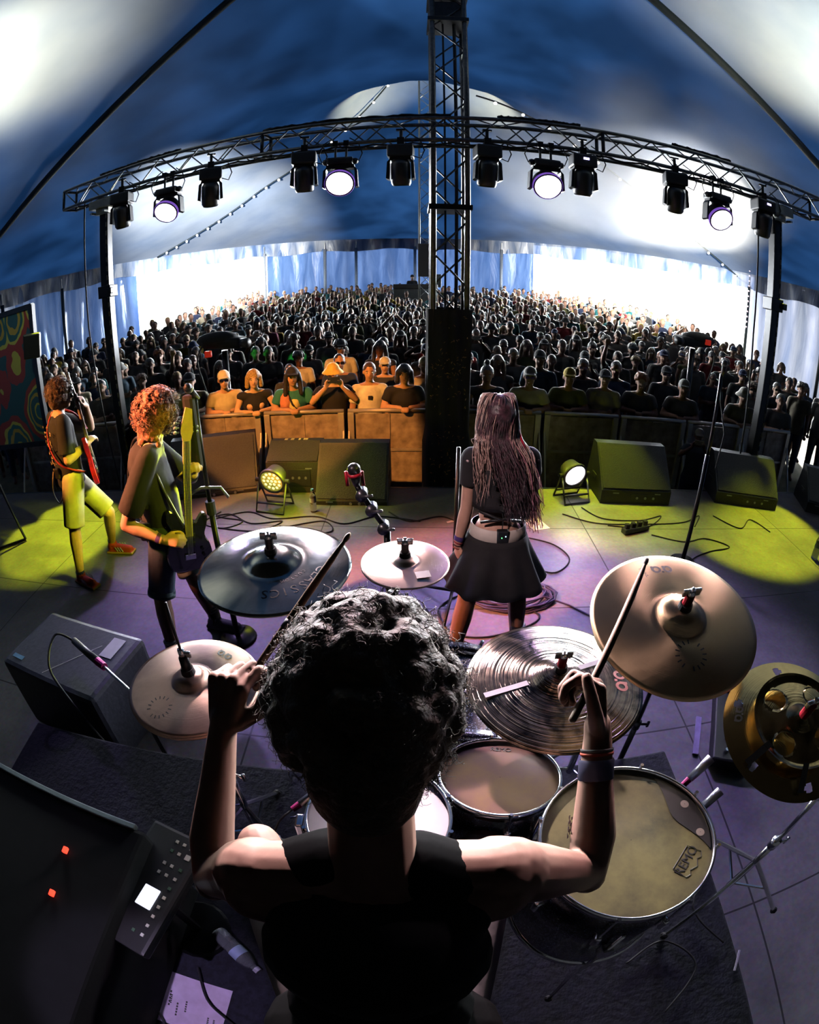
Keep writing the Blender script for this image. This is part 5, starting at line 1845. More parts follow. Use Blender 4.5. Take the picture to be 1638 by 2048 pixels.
mb = MB(); mb.box((-.150, -.03, -.0030), (.125, .017, .0012), Euler((0, R(-3.4), R(15))).to_matrix()); mb.build('tape_strip', mat('white_tape', (.72, .68, .76), .7), cR, world=False)
mb = MB(); mb.box((.105, .040, .0015), (.11, .017, .0012), Euler((0, R(2.5), R(17))).to_matrix()); mb.build('tape_strip', mat('white_tape', (.72, .68, .76), .7), cR, world=False)
logo(cR, R(-8), .185, .046, mat('red_print', (.55, .09, .07), .5), z=-.0085)
cT = cymbal((.644, .848, 1.463), .457, 'large brushed bronze crash cymbal tilted on the right', C_T, (13, -3), .066, .030, .020, red=True)
logo(cT, R(86), .165, .034, z=-.0105)
put_text(cT, 'MEINL', .014, R(106), .165, -.0098, rot=PI / 2)
ring_text(cT, R(-97), .115, .036, z=-.0055, s=.010)
# stacked holed cymbals at the right edge
cS = thing('cymbal', 'stack of two holed gold cymbals with a black strap at the right edge', 'cymbal', (.90, .53, 1.345)); cS.rotation_euler = (R(10), R(-4), 0)


def holed_plate(rr, hr, hole_r, n, ph, prof):
    """ring plate with n round holes at radius hr"""
    bm = bmesh.new()
    NA_ = 120; NR = 34
    g = {}
    for j in range(NR + 1):
        r = .012 + (rr - .012) * j / NR
        for i in range(NA_):
            a = 2 * PI * i / NA_
            g[j, i] = bm.verts.new((r * math.cos(a), r * math.sin(a), prof(r)))
    centers = [(hr * math.cos(ph + 2 * PI * k / n), hr * math.sin(ph + 2 * PI * k / n)) for k in range(n)]
    bm.verts.index_update()
    for v in bm.verts:       # snap the rim of every hole to a clean circle
        for cx, cy_ in centers:
            dx, dy = v.co.x - cx, v.co.y - cy_
            d = math.hypot(dx, dy)
            if hole_r * .75 < d < hole_r * 1.22 and d > 0:
                k = hole_r / d
                v.co.x = cx + dx * k; v.co.y = cy_ + dy * k
    for j in range(NR):
        for i in range(NA_):
            q = [g[j, i], g[j + 1, i], g[j + 1, (i + 1) % NA_], g[j, (i + 1) % NA_]]
            c = sum((v.co for v in q), V((0, 0, 0))) / 4
            if any(math.hypot(c.x - cx, c.y - cy_) < hole_r * .98 for cx, cy_ in centers):
                continue
            try:
                bm.faces.new(q)
            except ValueError:
                pass
    me = bpy.data.meshes.new('plate'); bm.to_mesh(me); bm.free()
    me.polygons.foreach_set('use_smooth', [True] * len(me.polygons))
    return me


PROFS[cS.name] = [(r_, -.02 * (r_ / .2) ** 1.6) for r_ in (0, .05, .1, .15, .18, .21)]
for nm, args in (('lower_plate', (.205, .172, .013, 6, .35, lambda r: -.02 * (r / .2) ** 1.6)), ('upper_plate', (.138, .088, .030, 4, .55, lambda r: .022 - .014 * (r / .14) ** 2 + (.012 * ((r - .11) / .028) ** 2 if r > .11 else 0) + (.02 * max(0, 1 - r / .045))))):
    me = holed_plate(*args); me.materials.append(C_S if nm == 'lower_plate' else m_cymbal('hammered_gold', (.80, .60, .28), .16, 200, .5, .3, .38, (.10, .075, .03), 12))
    o = bpy.data.objects.new(nm, me); COL.objects.link(o); o.parent = cS
logo(cS, R(150), .165, .026, z=-.0120)
mb = MB(); mb.cone((0, 0, .03), (0, 0, .08), .014, .014, 12); mb.build('sleeve', REDS, cS, world=False)
mb = MB(); mb.rbox((0, 0, .085), (.05, .012, .02), .004); mb.cone((0, 0, .03), (0, 0, .10), .006, .006, 8); mb.build('wing_nut', CHR, cS, world=False)
for a in (R(196), R(250)):
    mb = MB(); p = [(.125 * math.cos(a), .125 * math.sin(a), .026), (.15 * math.cos(a), .15 * math.sin(a), .012), (.185 * math.cos(a), .185 * math.sin(a), -.008)]
    s_ = V((-math.sin(a), math.cos(a), 0)) * .009
    vs = []
    for q in p:
        vs += [V(q) + s_, V(q) - s_]
    mb.add(vs, [(0, 1, 3, 2), (2, 3, 5, 4)]); mb.build('strap', BLK, cS, world=False)


# ------------------------------------------------------------------ drums
def m_sparkle():
    m = bpy.data.materials.new('midnight_sparkle'); N, L = nodes(m); b = N['Principled BSDF']
    tc = N.new('ShaderNodeTexCoord'); vo = N.new('ShaderNodeTexVoronoi'); vo.inputs['Scale'].default_value = 420
    L.new(tc.outputs['Object'], vo.inputs['Vector'])
    rp = N.new('ShaderNodeValToRGB'); rp.color_ramp.elements[0].position = .90; rp.color_ramp.elements[0].color = (.006, .008, .03, 1)
    rp.color_ramp.elements[1].position = .93; rp.color_ramp.elements[1].color = (.5, .6, .9, 1)
    sp = N.new('ShaderNodeSeparateXYZ'); L.new(vo.outputs['Color'], sp.inputs[0])
    L.new(sp.outputs[0], rp.inputs['Fac']); L.new(rp.outputs['Color'], b.inputs['Base Color'])
    b.inputs['Roughness'].default_value = .3; b.inputs['Coat Weight'].default_value = .8; b.inputs['Coat Roughness'].default_value = .08
    return m


SPK = m_sparkle()


def m_head(name, col, dark, scale=3.2, p0=.35, p1=.62, rough=.35):
    m = bpy.data.materials.new(name); N, L = nodes(m); b = N['Principled BSDF']
    tc = N.new('ShaderNodeTexCoord'); nz = N.new('ShaderNodeTexNoise'); nz.inputs['Scale'].default_value = scale; nz.inputs['Detail'].default_value = 7; nz.inputs['Roughness'].default_value = .65
    L.new(tc.outputs['Object'], nz.inputs['Vector'])
    rp = N.new('ShaderNodeValToRGB'); rp.color_ramp.elements[0].position = p0; rp.color_ramp.elements[0].color = (*dark, 1); rp.color_ramp.elements[1].position = p1; rp.color_ramp.elements[1].color = (*col, 1)
    L.new(nz.outputs['Fac'], rp.inputs['Fac']); L.new(rp.outputs['Color'], b.inputs['Base Color']); b.inputs['Roughness'].default_value = rough
    return m


HEADC = m_head('clear_amber_head', (.19, .185, .085), (.085, .085, .055), 5, rough=.18)
HEADW = mat('white_head', (.78, .76, .80), .6, var=.04)


def drum(c, r, h, label, name='drum', cat='drum', tilt=(0, 0), lugs=8, head=HEADW, shell=SPK, hoop=CHR, both=True):
    """c = middle of the batter head; drum hangs below it"""
    root = thing(name, label, cat, c); root.rotation_euler = (R(tilt[0]), R(tilt[1]), 0)
    mb = MB(); mb.lathe([(r - .006, -.004), (r, -.006), (r, -h), (r - .006, -h)], 64); mb.build('shell', shell, root, True, world=False)
    mb = MB(); mb.lathe([(r + .004, -.012), (r + .010, -.010), (r + .0115, .004), (r + .010, .013), (r + .004, .015), (r + .002, .008), (r + .002, -.002)], 72); mb.build('hoop', hoop, root, True, world=False)
    mb = MB(); mb.lathe([(r + .004, -h + .012), (r + .010, -h + .010), (r + .0115, -h - .004), (r + .010, -h - .013), (r + .003, -h - .012)], 72); mb.build('hoop', hoop, root, True, world=False)
    mb = MB(); mb.lathe([(.001, .0005), (r - .012, .0005), (r + .002, -.001)], 72); mb.build('batter_head', head, root, True, world=False)
    mb = MB(); mb.lathe([(.001, -h + .001), (r, -h + .001)], 48); mb.build('lower_head', HEADW, root, world=False)
    for k in range(lugs):
        a = 2 * PI * (k + .5) / lugs; ca, sa = math.cos(a), math.sin(a)
        mb = MB(); mb.rbox(((r + .010) * ca, (r + .010) * sa, -h * .35), (.024, .018, .045), .006, Matrix.Rotation(a, 3, 'Z')); lg = mb.build('lug', CHR, root, True, world=False)
        mb = MB(); mb.cone(((r + .013) * ca, (r + .013) * sa, -h * .3), ((r + .013) * ca, (r + .013) * sa, .014), .003, .003, 6)
        mb.cone(((r + .013) * ca, (r + .013) * sa, .010), ((r + .013) * ca, (r + .013) * sa, .022), .006, .005, 6); mb.build('tension_rod', CHR, lg, world=False)
    return root


ft = drum((.487, .453, 1.127), .208, .36, 'floor tom with worn clear head and chrome rim at right knee', tilt=(-2, 2), head=HEADC, lugs=8)
put_text(ft, 'REMO', .034, R(-38), .150, .0016, rot=-.15)
mb = MB()     # small crown-shaped outline round the word
pts = [(-.045, -.022), (-.03, -.03), (-.02, -.022), (0, -.034), (.02, -.022), (.03, -.03), (.045, -.022), (.04, .02), (-.04, .02), (-.045, -.022)]
M_ = Matrix.Rotation(R(-38), 4, 'Z') @ Matrix.Translation((.150, 0, .0018)) @ Matrix.Rotation(PI / 2 - .15, 4, 'Z')
mb.tube([M_ @ V((x * .95, y * .95, 0)) for x, y in pts], .0009, 4); mb.build('printed_mark', INK, ft, world=False)
mb = MB()
vs = [V((.207 * math.cos(R(a)), .207 * math.sin(R(a)), .0022)) for a in range(-22, 62, 6)]
vs2 = [V((.170 - .055 * math.sin(R((a + 22) * 180 / 84)), 0, .0022)) for a in range(-22, 62, 6)]
for i, a in enumerate(range(-22, 62, 6)):
    k = (.205 - .075 * math.sin(PI * i / 13)); vs2[i] = V((k * math.cos(R(a)), k * math.sin(R(a)), .0022))
mb.add(vs + vs2, [(i, i + 1, 14 + i + 1, 14 + i) for i in range(13)]); mb.build('damping_patch', BLK, ft, world=False)
for a in (-8, 22):
    mb = MB(); mb.lathe([(.001, .0035), (.012, .0030)], 14, Matrix.Translation((.182 * math.cos(R(a)), .182 * math.sin(R(a)), 0))); mb.build('dot', mat('pale_dot', (.3, .27, .22), .6), ft, world=False)
for a in (20, 140, 260):
    ca, sa = math.cos(R(a)), math.sin(R(a))
    mb = MB(); mb.tube([(.225 * ca, .225 * sa, -.08), (.228 * ca, .228 * sa, -.5), (.26 * ca, .26 * sa, -.69)], .006, 8); lg = mb.build('leg', CHR, ft, True, world=False)
    mb = MB(); mb.ball((.26 * ca, .26 * sa, -.70), .014, 8); mb.build('rubber_foot', RUB, lg, world=False)
    mb = MB(); mb.rbox((.222 * ca, .222 * sa, -.2), (.03, .03, .05), .006); mb.build('leg_bracket', CHR, ft, world=False)

rt = drum((.232, .745, 1.03), .152, .19, 'rack tom with amber head on the midnight sparkle bass drum', tilt=(-14, 2), head=m_head('clear_rose_head', (.20, .12, .07), (.15, .08, .09), 5, rough=.15), lugs=6)
put_text(rt, 'REMO', .022, R(80), .12, .0016, rot=PI)
mb = MB(); mb.cone((0, 0, -.10), (0, .22, -.13), .012, .012, 8); mb.ball((.09, .17, -.0), .022, 10); mb.build('mount', CHR, rt, True, world=False)
mb = MB(); mb.tube([(.09, .17, .0), (.09, .20, -.12)], .006, 6); mb.build('mount_rod', CHR, rt, world=False)

sn = drum((-.072, .60, 1.075), .160, .15, 'snare drum with plain white head below the drummer\'s chin', tilt=(-4, 0), head=HEADW, shell=mat('snare_shell', (.03, .03, .035), .25, .6), lugs=10)
mb = MB(); mb.rbox((-.19, 0, -.07), (.02, .04, .08), .005); mb.build('strainer', CHR, sn, world=False)
# snare stand
t = thing('snare_stand', 'chrome stand holding the snare drum', 'stand', (-.062, .62, RZ))
for a in (.4, 2.5, 4.6):
    mb = MB(); mb.tube([(-.062, .62, .74), (-.062 + .15 * math.cos(a), .62 + .15 * math.sin(a), .905)], .007, 6); mb.build('basket_arm', CHR, t)
    mb = MB(); mb.tube([(-.062, .62, .58), (-.062 + .24 * math.cos(a), .62 + .24 * math.sin(a), RZ + .012)], .008, 6); mb.build('leg', CHR, t)
mb = MB(); mb.tube([(-.062, .62, .48), (-.062, .62, .76)], .012, 8); mb.build('tube', CHR, t)

# bass drum, axis towards the crowd
kd = thing('bass_drum', 'midnight sparkle bass drum under the dark ride cymbal', 'drum', (.14, 1.08, RZ + .30)); kd.rotation_euler = (R(90), 0, 0); kd.location = (.14, 1.14, RZ + .30)
kr, kl = .275, .40
mb = MB(); mb.lathe([(kr, -kl / 2), (kr, kl / 2)], 80); mb.build('shell', SPK, kd, True, world=False)
for z in (-kl / 2, kl / 2):
    s_ = 1 if z > 0 else -1
    mb = MB(); mb.lathe([(kr - .004, z - s_ * .02), (kr + .018, z - s_ * .02), (kr + .018, z + s_ * .02), (kr - .004, z + s_ * .02), (kr - .004, z - s_ * .02)], 80); mb.build('hoop', SPK, kd, True, world=False)
    mb = MB(); mb.lathe([(.001, z + s_ * .008), (kr, z + s_ * .008)], 64); mb.build('batter_head' if z > 0 else 'front_head', HEADW, kd, world=False)
for k in range(8):
    a = 2 * PI * (k + .5) / 8; ca, sa = math.cos(a), math.sin(a)
    mb = MB(); mb.rbox(((kr + .012) * ca, (kr + .012) * sa, .06), (.022, .022, .05), .006, Matrix.Rotation(a, 3, 'Z'))
    mb.build('lug', CHR, kd, True, world=False); mb = MB(); mb.rbox(((kr + .012) * ca, (kr + .012) * sa, -.10), (.022, .022, .05), .006, Matrix.Rotation(a, 3, 'Z')); lg = mb.build('lug', CHR, kd, True, world=False)
    for s_ in (-1, 1):
        mb = MB(); mb.cone(((kr + .02) * ca, (kr + .02) * sa, s_ * .08), ((kr + .02) * ca, (kr + .02) * sa, s_ * .235), .004, .004, 6); mb.rbox(((kr + .02) * ca, (kr + .02) * sa, s_ * .23), (.03, .012, .014), .004, Matrix.Rotation(a, 3, 'Z')); mb.build('tension_rod', CHR, lg, world=False)
for s_ in (-1, 1):
    mb = MB(); mb.tube([(s_ * .2, -.19, -.1), (s_ * .38, -.30, -.16)], .009, 8); mb.build('spur', CHR, kd, world=False)
mb = MB(); mb.lathe([(.001, .012), (.02, .010), (.024, 0)], 16, Matrix.Translation((.045, kr + .004, .02)) @ Matrix.Rotation(-PI / 2, 4, 'X')); mb.build('vent_badge', CHR, kd, True, world=False)
mb = MB(); mb.rbox((.09, kr + .02, -.02), (.08, .04, .06), .008); mb.ball((.12, kr + .075, .0), .028, 12); mb.cone((.12, kr, 0), (.12, kr + .08, 0), .011, .011, 8); mb.build('tom_holder', CHR, kd, True, world=False)
# pedal
t = thing('bass_drum_pedal', 'metal bass drum pedal in the dark below the snare', 'pedal', (.14, .72, RZ))
mb = MB(); mb.rbox((.14, .66, RZ + .035), (.08, .28, .012), .004, Euler((R(8), 0, 0)).to_matrix()); mb.build('footboard', STL, t)
mb = MB(); mb.rbox((.14, .66, RZ + .01), (.10, .30, .012), .004); mb.build('base_plate', STL, t)
mb = MB(); mb.tube([(.08, .80, RZ), (.08, .80, RZ + .2), (.20, .80, RZ + .2), (.20, .80, RZ)], .008, 6); mb.tube([(.14, .80, RZ + .2), (.14, .85, RZ + .33)], .004, 6); mb.build('beater_frame', CHR, t)


# ------------------------------------------------------------------ hardware stands
def stand(base, top, label, boom=None, rleg=.28, m=CHR, tube=None):
    base, top = V(base), V(top)
    t = thing('cymbal_stand', label, 'stand', tuple(base), 'cymbal stands')
    mid = base.copy(); joint = V((base.x, base.y, base.z + .62 if boom else top.z - .06))
    if boom:
        joint = V((base.x, base.y, boom))
    mb = MB(); mb.tube([base + V((0, 0, .10)), base + V((0, 0, (joint.z - base.z) * .6))], .0135, 10); mb.build('lower_tube', m, t, True)
    mb = MB(); mb.tube([base + V((0, 0, (joint.z - base.z) * .6)), joint], .0095, 10); mb.build('upper_tube', m, t, True)
    mb = MB(); mb.tube([joint, top], .0065, 8); mb.build('boom' if boom else 'rod', m, t, True)
    for q in (base + V((0, 0, (joint.z - base.z) * .6)), joint):
        mb = MB(); mb.cone(q - V((0, 0, .022)), q + V((0, 0, .018)), .019, .019, 12); mb.cone(q, q + V((.045, -.01, 0)), .006, .006, 8); mb.rbox(q + V((.05, -.01, 0)), (.012, .01, .035), .003); mb.build('clamp', m, t, True)
    for k in range(3):
        a = 2 * PI * k / 3 + base.x * 5
        f = base + V((rleg * math.cos(a), rleg * math.sin(a), .012))
        mb = MB(); mb.tube([base + V((0, 0, .30)), f], .009, 6); mb.tube([base + V((0, 0, .12)), base + V((rleg * .5 * math.cos(a), rleg * .5 * math.sin(a), .15))], .006, 6); lg = mb.build('leg', m, t)
        mb = MB(); mb.ball(f, .016, 8); mb.build('rubber_foot', RUB, lg)
    return t


DHW = mat('dark_hardware', (.03, .03, .035), .3, .8)
stand((-.36, 1.42, 0), (-.392, 1.213, 1.40), 'dark boom stand under the smoky silver cymbal', 1.15, m=DHW)
stand((-.06, 1.55, 0), (-.014, 1.387, 1.30), 'stand under the small splash cymbal', 1.05, m=DHW)
stand((-.537, .824, RZ), (-.537, .824, 1.27), 'chrome hi-hat stand in the dark at left', None, .24)
stand((.62, 1.10, RZ), (.405, .964, 1.18), 'chrome boom stand under the grooved ride', .95)
stand((.92, 1.22, RZ - .392), (.644, .848, 1.46), 'dark boom stand reaching under the large bronze crash', 1.0, .34, DHW)
stand((1.12, .42, RZ), (.90, .53, 1.34), 'chrome boom stand under the stacked gold cymbals', 1.1)
# hi-hat pedal
t = thing('hi_hat_pedal', 'hi-hat pedal board in the dark under the left foot', 'pedal', (-.50, .66, RZ))
mb = MB(); mb.rbox((-.50, .66, RZ + .045), (.08, .27, .012), .004, Euler((R(10), 0, 0)).to_matrix()); mb.build('footboard', STL, t)
mb = MB(); mb.rbox((-.50, .66, RZ + .012), (.09, .28, .01), .004); mb.build('base_plate', STL, t)
# throne
t = thing('drum_throne', 'round black drum throne under the drummer', 'stool', (-.05, .02, RZ))
mb = MB(); mb.lathe([(.001, .53), (.16, .53), (.18, .51), (.18, .45), (.16, .43), (.001, .43)], 40, Matrix.Translation((-.05, .02, RZ - .06))); mb.build('seat', BLK, t, True)
mb = MB(); mb.tube([(-.05, .02, RZ + .12), (-.05, .02, RZ + .38)], .02, 10); mb.build('post', CHR, t)
for a in (.5, 2.6, 4.7):
    mb = MB(); mb.tube([(-.05, .02, RZ + .25), (-.05 + .26 * math.cos(a), .02 + .26 * math.sin(a), RZ + .012)], .011, 6); mb.build('leg', CHR, t)

# microphones on the kit: small clip-on ones and two with pink tips
def clip_mic(tip, tail, label, pink=True, end=None):
    t = thing('drum_microphone', label, 'microphone', tail, 'drum microphones')
    tip, tail = V(tip), V(tail); d = (tip - tail).normalized()
    mb = MB(); mb.cone(tail, tip, .013, .017, 12); mb.build('mic_body', mat('grey_mic', (.35, .35, .4), .3, .7), t, True)
    mb = MB(); mb.cone(tail - d * .001, tail - d * .03, .012, .010, 12); mb.build('coloured_band', mat('pink_band', (.9, .05, .35), .5), t)
    mb = MB(); mb.tube(smooth_path([tail - d * .03, tail - d * .09 + V((0, 0, -.02)), (end or (tail - d * .2 + V((.05, 0, -.35))))]), .004, 6); mb.build('cable', RUB, t, True)
    return t


clip_mic((.865, .705, 1.02), (.80, .68, .97), 'silver microphone with pink band right of the floor tom', end=V((.9, .8, .42)))
clip_mic((.90, .62, .95), (.84, .60, .90), 'dark microphone with pink band just below the silver one', end=V((.95, .7, .42)))
clip_mic((-.26, .86, .80), (-.33, .80, .78), 'microphone with pink tape left of the snare', end=V((-.5, .8, .42)))
# wing nuts, lugs and thin cables glimpsed in the dark at the left
mb = MB()
cable([(-.45, .95, .4), (-.25, 1.0, .4), (-.12, .85, .4), (-.2, .72, .4), (-.4, .74, .4), (-.48, .86, .4)], 'blue-black cable loop on the riser left of the snare', .004, mat('blue_cable', (.03, .04, .16), .35))
cable([(-.3, .75, .4), (-.2, .65, .4), (-.22, .5, .4), (-.35, .45, .4), (-.4, .3, .4)], 'thin cable running over the riser to the setlist', .004, mat('blue_cable', (.03, .04, .16), .35))
cable([(.85, .62, .4), (1.0, .75, .4), (1.12, .6, .4), (1.0, .4, .4), (1.08, .2, .4)], 'cable loop on the riser right of the floor tom', .004)
cable([(-.62, 1.0, .4), (-.8, .9, .4), (-.75, .7, .4), (-.9, .55, .4)], 'cable on the riser under the hi-hat', .004, mat('blue_cable', (.03, .04, .16), .35))
cable([(.7, .25, .4), (.85, .3, .4), (.95, .15, .4), (.8, .0, .4)], 'thin cable at the lower right of the riser', .004)

# ------------------------------------------------------------------ the dark gear at the left of the kit
t = thing('drum_monitor', 'big black monitor box with white sticker, left of the hi-hat', 'monitor speaker', (-1.85, 1.65, 0))
B = Matrix.Rotation(R(-10), 3, 'Z')
mb = MB(); mb.rbox((-1.85, 1.65, .26), (.80, .52, .50), .03, B); mb.build('cabinet', mat('slate_cabinet', (.045, .05, .075), .5, var=.2, scale=40, bump=.2), t)
mb = MB(); mb.box(V((-1.85, 1.65, 0)) + B @ V((.27, .12, .513)), (.09, .16, .002), B); mb.build('sticker', PAPER, t)
mb = MB(); mb.box(V((-1.85, 1.65, 0)) + B @ V((-.30, -.18, .513)), (.10, .03, .002), B); mb.build('sticker', mat('blue_sticker', (.15, .35, .55), .6), t)
mb = MB(); mb.box(V((-1.85, 1.65, 0)) + B @ V((.08, -.05, .512)), (.004, .40, .001), B @ Matrix.Rotation(-.6, 3, 'Z')); mb.build('scratch', PAPER, t)
t = thing('boom_microphone', 'black microphone with pink ring on a gooseneck over the monitor box', 'microphone', (-1.6, 1.5, .51))
mb = MB(); mb.cone((-1.73, 1.62, .62), (-1.50, 1.50, .62), .020, .022, 12); mb.build('mic_body', BLK, t, True)
mb = MB(); mb.cone((-1.50, 1.50, .62), (-1.44, 1.47, .62), .023, .020, 12); mb.build('pink_ring', mat('pink_band', (.9, .05, .35), .5), t)
mb = MB(); mb.tube([(-1.44, 1.47, .62), (-1.20, 1.33, .62)], .008, 8); mb.build('arm', STL, t)
mb = MB(); mb.tube(smooth_path([(-1.73, 1.62, .62), (-1.84, 1.60, .66), (-1.80, 1.42, .60), (-1.62, 1.30, .50), (-1.5, 1.28, .2)]), .007, 6); mb.build('cable', RUB, t, True)
mb = MB(); mb.tube([(-1.20, 1.33, .62), (-1.16, 1.30, .0)], .012, 6); mb.build('stand', BLKM, t)

t = thing('flight_case', 'black flight case with metal edge at the left of the riser', 'equipment case', (-1.35, .05, RZ))
mb = MB(); mb.rbox((-1.30, .12, .64), (1.05, .96, .495), .015, Matrix.Rotation(R(-5), 3, 'Z')); mb.build('body', mat('case_laminate', (.006, .007, .008), .85, spec=.15), t)
mb = MB(); mb.rbox((-1.27, .60, .885), (1.00, .022, .022), .004, Matrix.Rotation(R(-5), 3, 'Z')); mb.build('edge_profile', mat('dull_edge', (.22, .26, .26), .4, .8), t)
for (x, y, s_) in ((-.97, .40, 1), (-.96, .24, 1)):
    mb = MB(); mb.rbox((x, y, .895), (.016, .022, .012), .003); mb.build('indicator_lamp', mat('red_led', (1, .05, .02), .4, emit=(1, .04, .02), es=3), t)

t = thing('sample_pad', 'dark sample pad with pale buttons and lit display', 'electronic instrument', (-.70, .42, .8))
Bq = Matrix.Rotation(R(-14), 3, 'Z'); c0 = V((-.715, .40, .80))
mb = MB(); mb.rbox(c0, (.20, .44, .045), .012, Bq); mb.build('housing', BLK, t)
BTN = mat('pale_button', (.62, .64, .55), .6)
GBT = mat('green_button', (.05, .12, .07), .6)
rnd = random.Random(8)
for gx, cnt in ((.066, 10), (.036, 10), (.010, 4)):
    for k in range(cnt):
        y_ = .18 - .036 * k - (.012 if k > 1 else 0)
        big = gx > .06 and k < 2
        if gx < .04 and 4 <= k <= 8:
            continue
        mb = MB(); mb.rbox(c0 + Bq @ V((gx, y_, .0245)), (.017 if big else .010, .020 if big else .011, .004), .001, Bq); mb.build('button', BTN if rnd.random() > .15 else GBT, t)
mb = MB(); mb.rbox(c0 + Bq @ V((.022, -.035, .026)), (.052, .075, .006), .003, Bq); mb.build('display', mat('lit_display', (.8, .85, 1), .3, emit=(.82, .84, 1), es=1.2), t)
for k in range(2):
    mb = MB(); mb.cone(c0 + Bq @ V((-.03 + .0 * k, -.16 + .04 * k - .06, .024)), c0 + Bq @ V((-.03, -.16 + .04 * k - .06, .04)), .012, .010, 8); mb.build('knob', mat('olive_knob', (.2, .22, .12), .6), t)
mb = MB(); mb.tube([(-.71, .40, .78), (-.71, .40, RZ)], .016, 8); mb.cone((-.71, .40, RZ), (-.71, .40, RZ + .015), .12, .11, 20); mb.build('stand', BLKM, t)

for q, lab in (((-.86, .19), 'printed setlist sheet on the riser, lower left'),):
    t = thing('setlist_sheet', lab, 'paper', (-.70, .085, RZ + .001))
    mb = MB(); mb.prism([(-.850, .200, RZ + .001), (-.553, .178, RZ + .001), (-.575, -.03, RZ + .001), (-.885, -.025, RZ + .001)], (0, 0, .0012)); mb.build('sheet', mat('lilac_lit_paper', (.62, .50, .72), .75), t)  # lilac of the light is put into the paper colour
    for k, (x, y, wd_) in enumerate(((-.80, .10, .05), (-.76, .09, .07), (-.755, .085, .04), (-.73, .05, .06), (-.70, .07, .05), (-.62, .03, .04), (-.60, .03, .03))):
        mb = MB()
        for q_ in range(5):
            mb.box((x, y - wd_ / 2 + wd_ * q_ / 5, RZ + .0028), (.006, wd_ * .14, .0006))
        mb.build('printed_line', INK, t)
cable([(-.87, .14, .40), (-.82, .09, .405), (-.79, .02, .405), (-.74, -.06, .4)], 'thin black cable lying across the left of the setlist', .0035)
cable([(-.68, .24, .40), (-.63, .12, .405), (-.56, .06, .405), (-.5, .02, .4)], 'thin black cable lying across the right of the setlist', .0035)
bottle((-.63, .40, RZ + .034), 'small clear bottle lying on the riser beside the drummer', .20, .030, capc=(.49, .47, .60), lying=Euler((PI / 2 + .1, 0, .9)).to_matrix())
for i, (x, y, w_, h_, a, lab) in enumerate(((1.17, .33, .035, .02, .1, 'small white tape scrap on the riser at lower right'), (1.12, .10, .008, .09, -.5, 'thin pale stick lying at the lower right'), (1.35, .08, .008, .10, -.1, 'thin pale strip at the right bottom corner'),
                                      (1.05, .52, .11, .005, .25, 'thin white cable tie right of the floor tom'))):
    mb = MB(); mb.box((x, y, RZ + .004 if x < 1.13 else .004 + (RZ if x < 1.13 else 0)), (w_, h_, .004), Matrix.Rotation(a, 3, 'Z')); o = mb.build('scrap', mat('pale_scrap', (.6, .55, .68), .6)); tag(o, lab, 'scrap')
t = thing('pedal_board', 'narrow black effects pedal board behind the stacked gold cymbals', 'effects board', (1.75, 1.45, 0))
mb = MB(); mb.rbox((1.85, 1.50, .05), (.26, .62, .08), .01, Matrix.Rotation(R(-28), 3, 'Z')); mb.build('board', BLK, t)
for k in range(12):
    p = V((1.85, 1.50, 0)) + Matrix.Rotation(R(-28), 3, 'Z') @ V((-.05 + .1 * (k % 2), -.25 + .1 * (k // 2), .10)); mb = MB(); mb.cone(p - V((0, 0, .01)), p + V((0, 0, .015)), .014, .012, 10); mb.build('knob', CHR if k % 3 == 0 else BLKM, t)
t = thing('drumstick_rail', 'violet plastic strip lying on the deck behind the gold cymbals', 'strip', (1.6, 1.55, 0))
mb = MB(); mb.box((1.62, 1.52, .01), (.035, .30, .012), Matrix.Rotation(R(-28), 3, 'Z')); mb.build('strip', mat('violet_strip', (.4, .35, .6), .5), t)
# ================================================================== the band
SKN = mat('band_skin', (.66, .40, .30), .48, var=.05, scale=25, spec=.4, bump=.05)
BTEE = mat('black_tee', (.018, .018, .020), .85, var=.25, scale=9, bump=.4)
TAT = mat('tattoo_ink', (.05, .035, .04), .6)


def placed(J, M):
    """joints of the upright figure carried to where it stands"""
    out = {}
    for k, v in J.items():
        if isinstance(v, V.__class__ if False else Vector):
            if k in ('f', 'hf') or k[:2] in ('hd', 'hn'):
                out[k] = (M.to_3x3() @ v).normalized()
            else:
                out[k] = M @ v
        else:
            out[k] = v
    return out


def strands(mb, roots, L, r, curl, rnd, droop=.0, n=3, seg=7, freq=9.0):
    """hair as many thin tubes; roots = (point, direction)"""
    for p, d in roots:
        d = V(d).normalized(); a = d.cross(V((rnd.uniform(-1, 1), rnd.uniform(-1, 1), rnd.uniform(-1, 1)))).normalized(); b = d.cross(a)
        ln = L * rnd.uniform(.6, 1.2); ph = rnd.uniform(0, 6.28); pts = []; q = V(p)
        for i in range(seg + 1):
            t = i / seg
            pts.append(V(p) + d * (ln * t) + (a * math.cos(ph + freq * t) + b * math.sin(ph + freq * t)) * curl * t ** .6 + V((0, 0, -droop * t * t)))
        mb.tube(pts, [r * (1 - .6 * i / seg) for i in range(seg + 1)], n)


def scalp_roots(c, F, k, n, rnd, lim=-.55, face=.35):
    out = []
    for i in range(n * 3):
        if len(out) >= n:
            break
        z = rnd.uniform(lim, 1); a = rnd.uniform(0, 2 * PI); q = math.sqrt(1 - z * z)
        d = V((q * math.cos(a), q * math.sin(a), z))
        if d.y > .55 and d.z < face:
            continue
        p = V((d.x * k[0], d.y * k[1] - .015, d.z * k[2] + .03))
        out.append((V(c) + F @ p, F @ d))
    return out


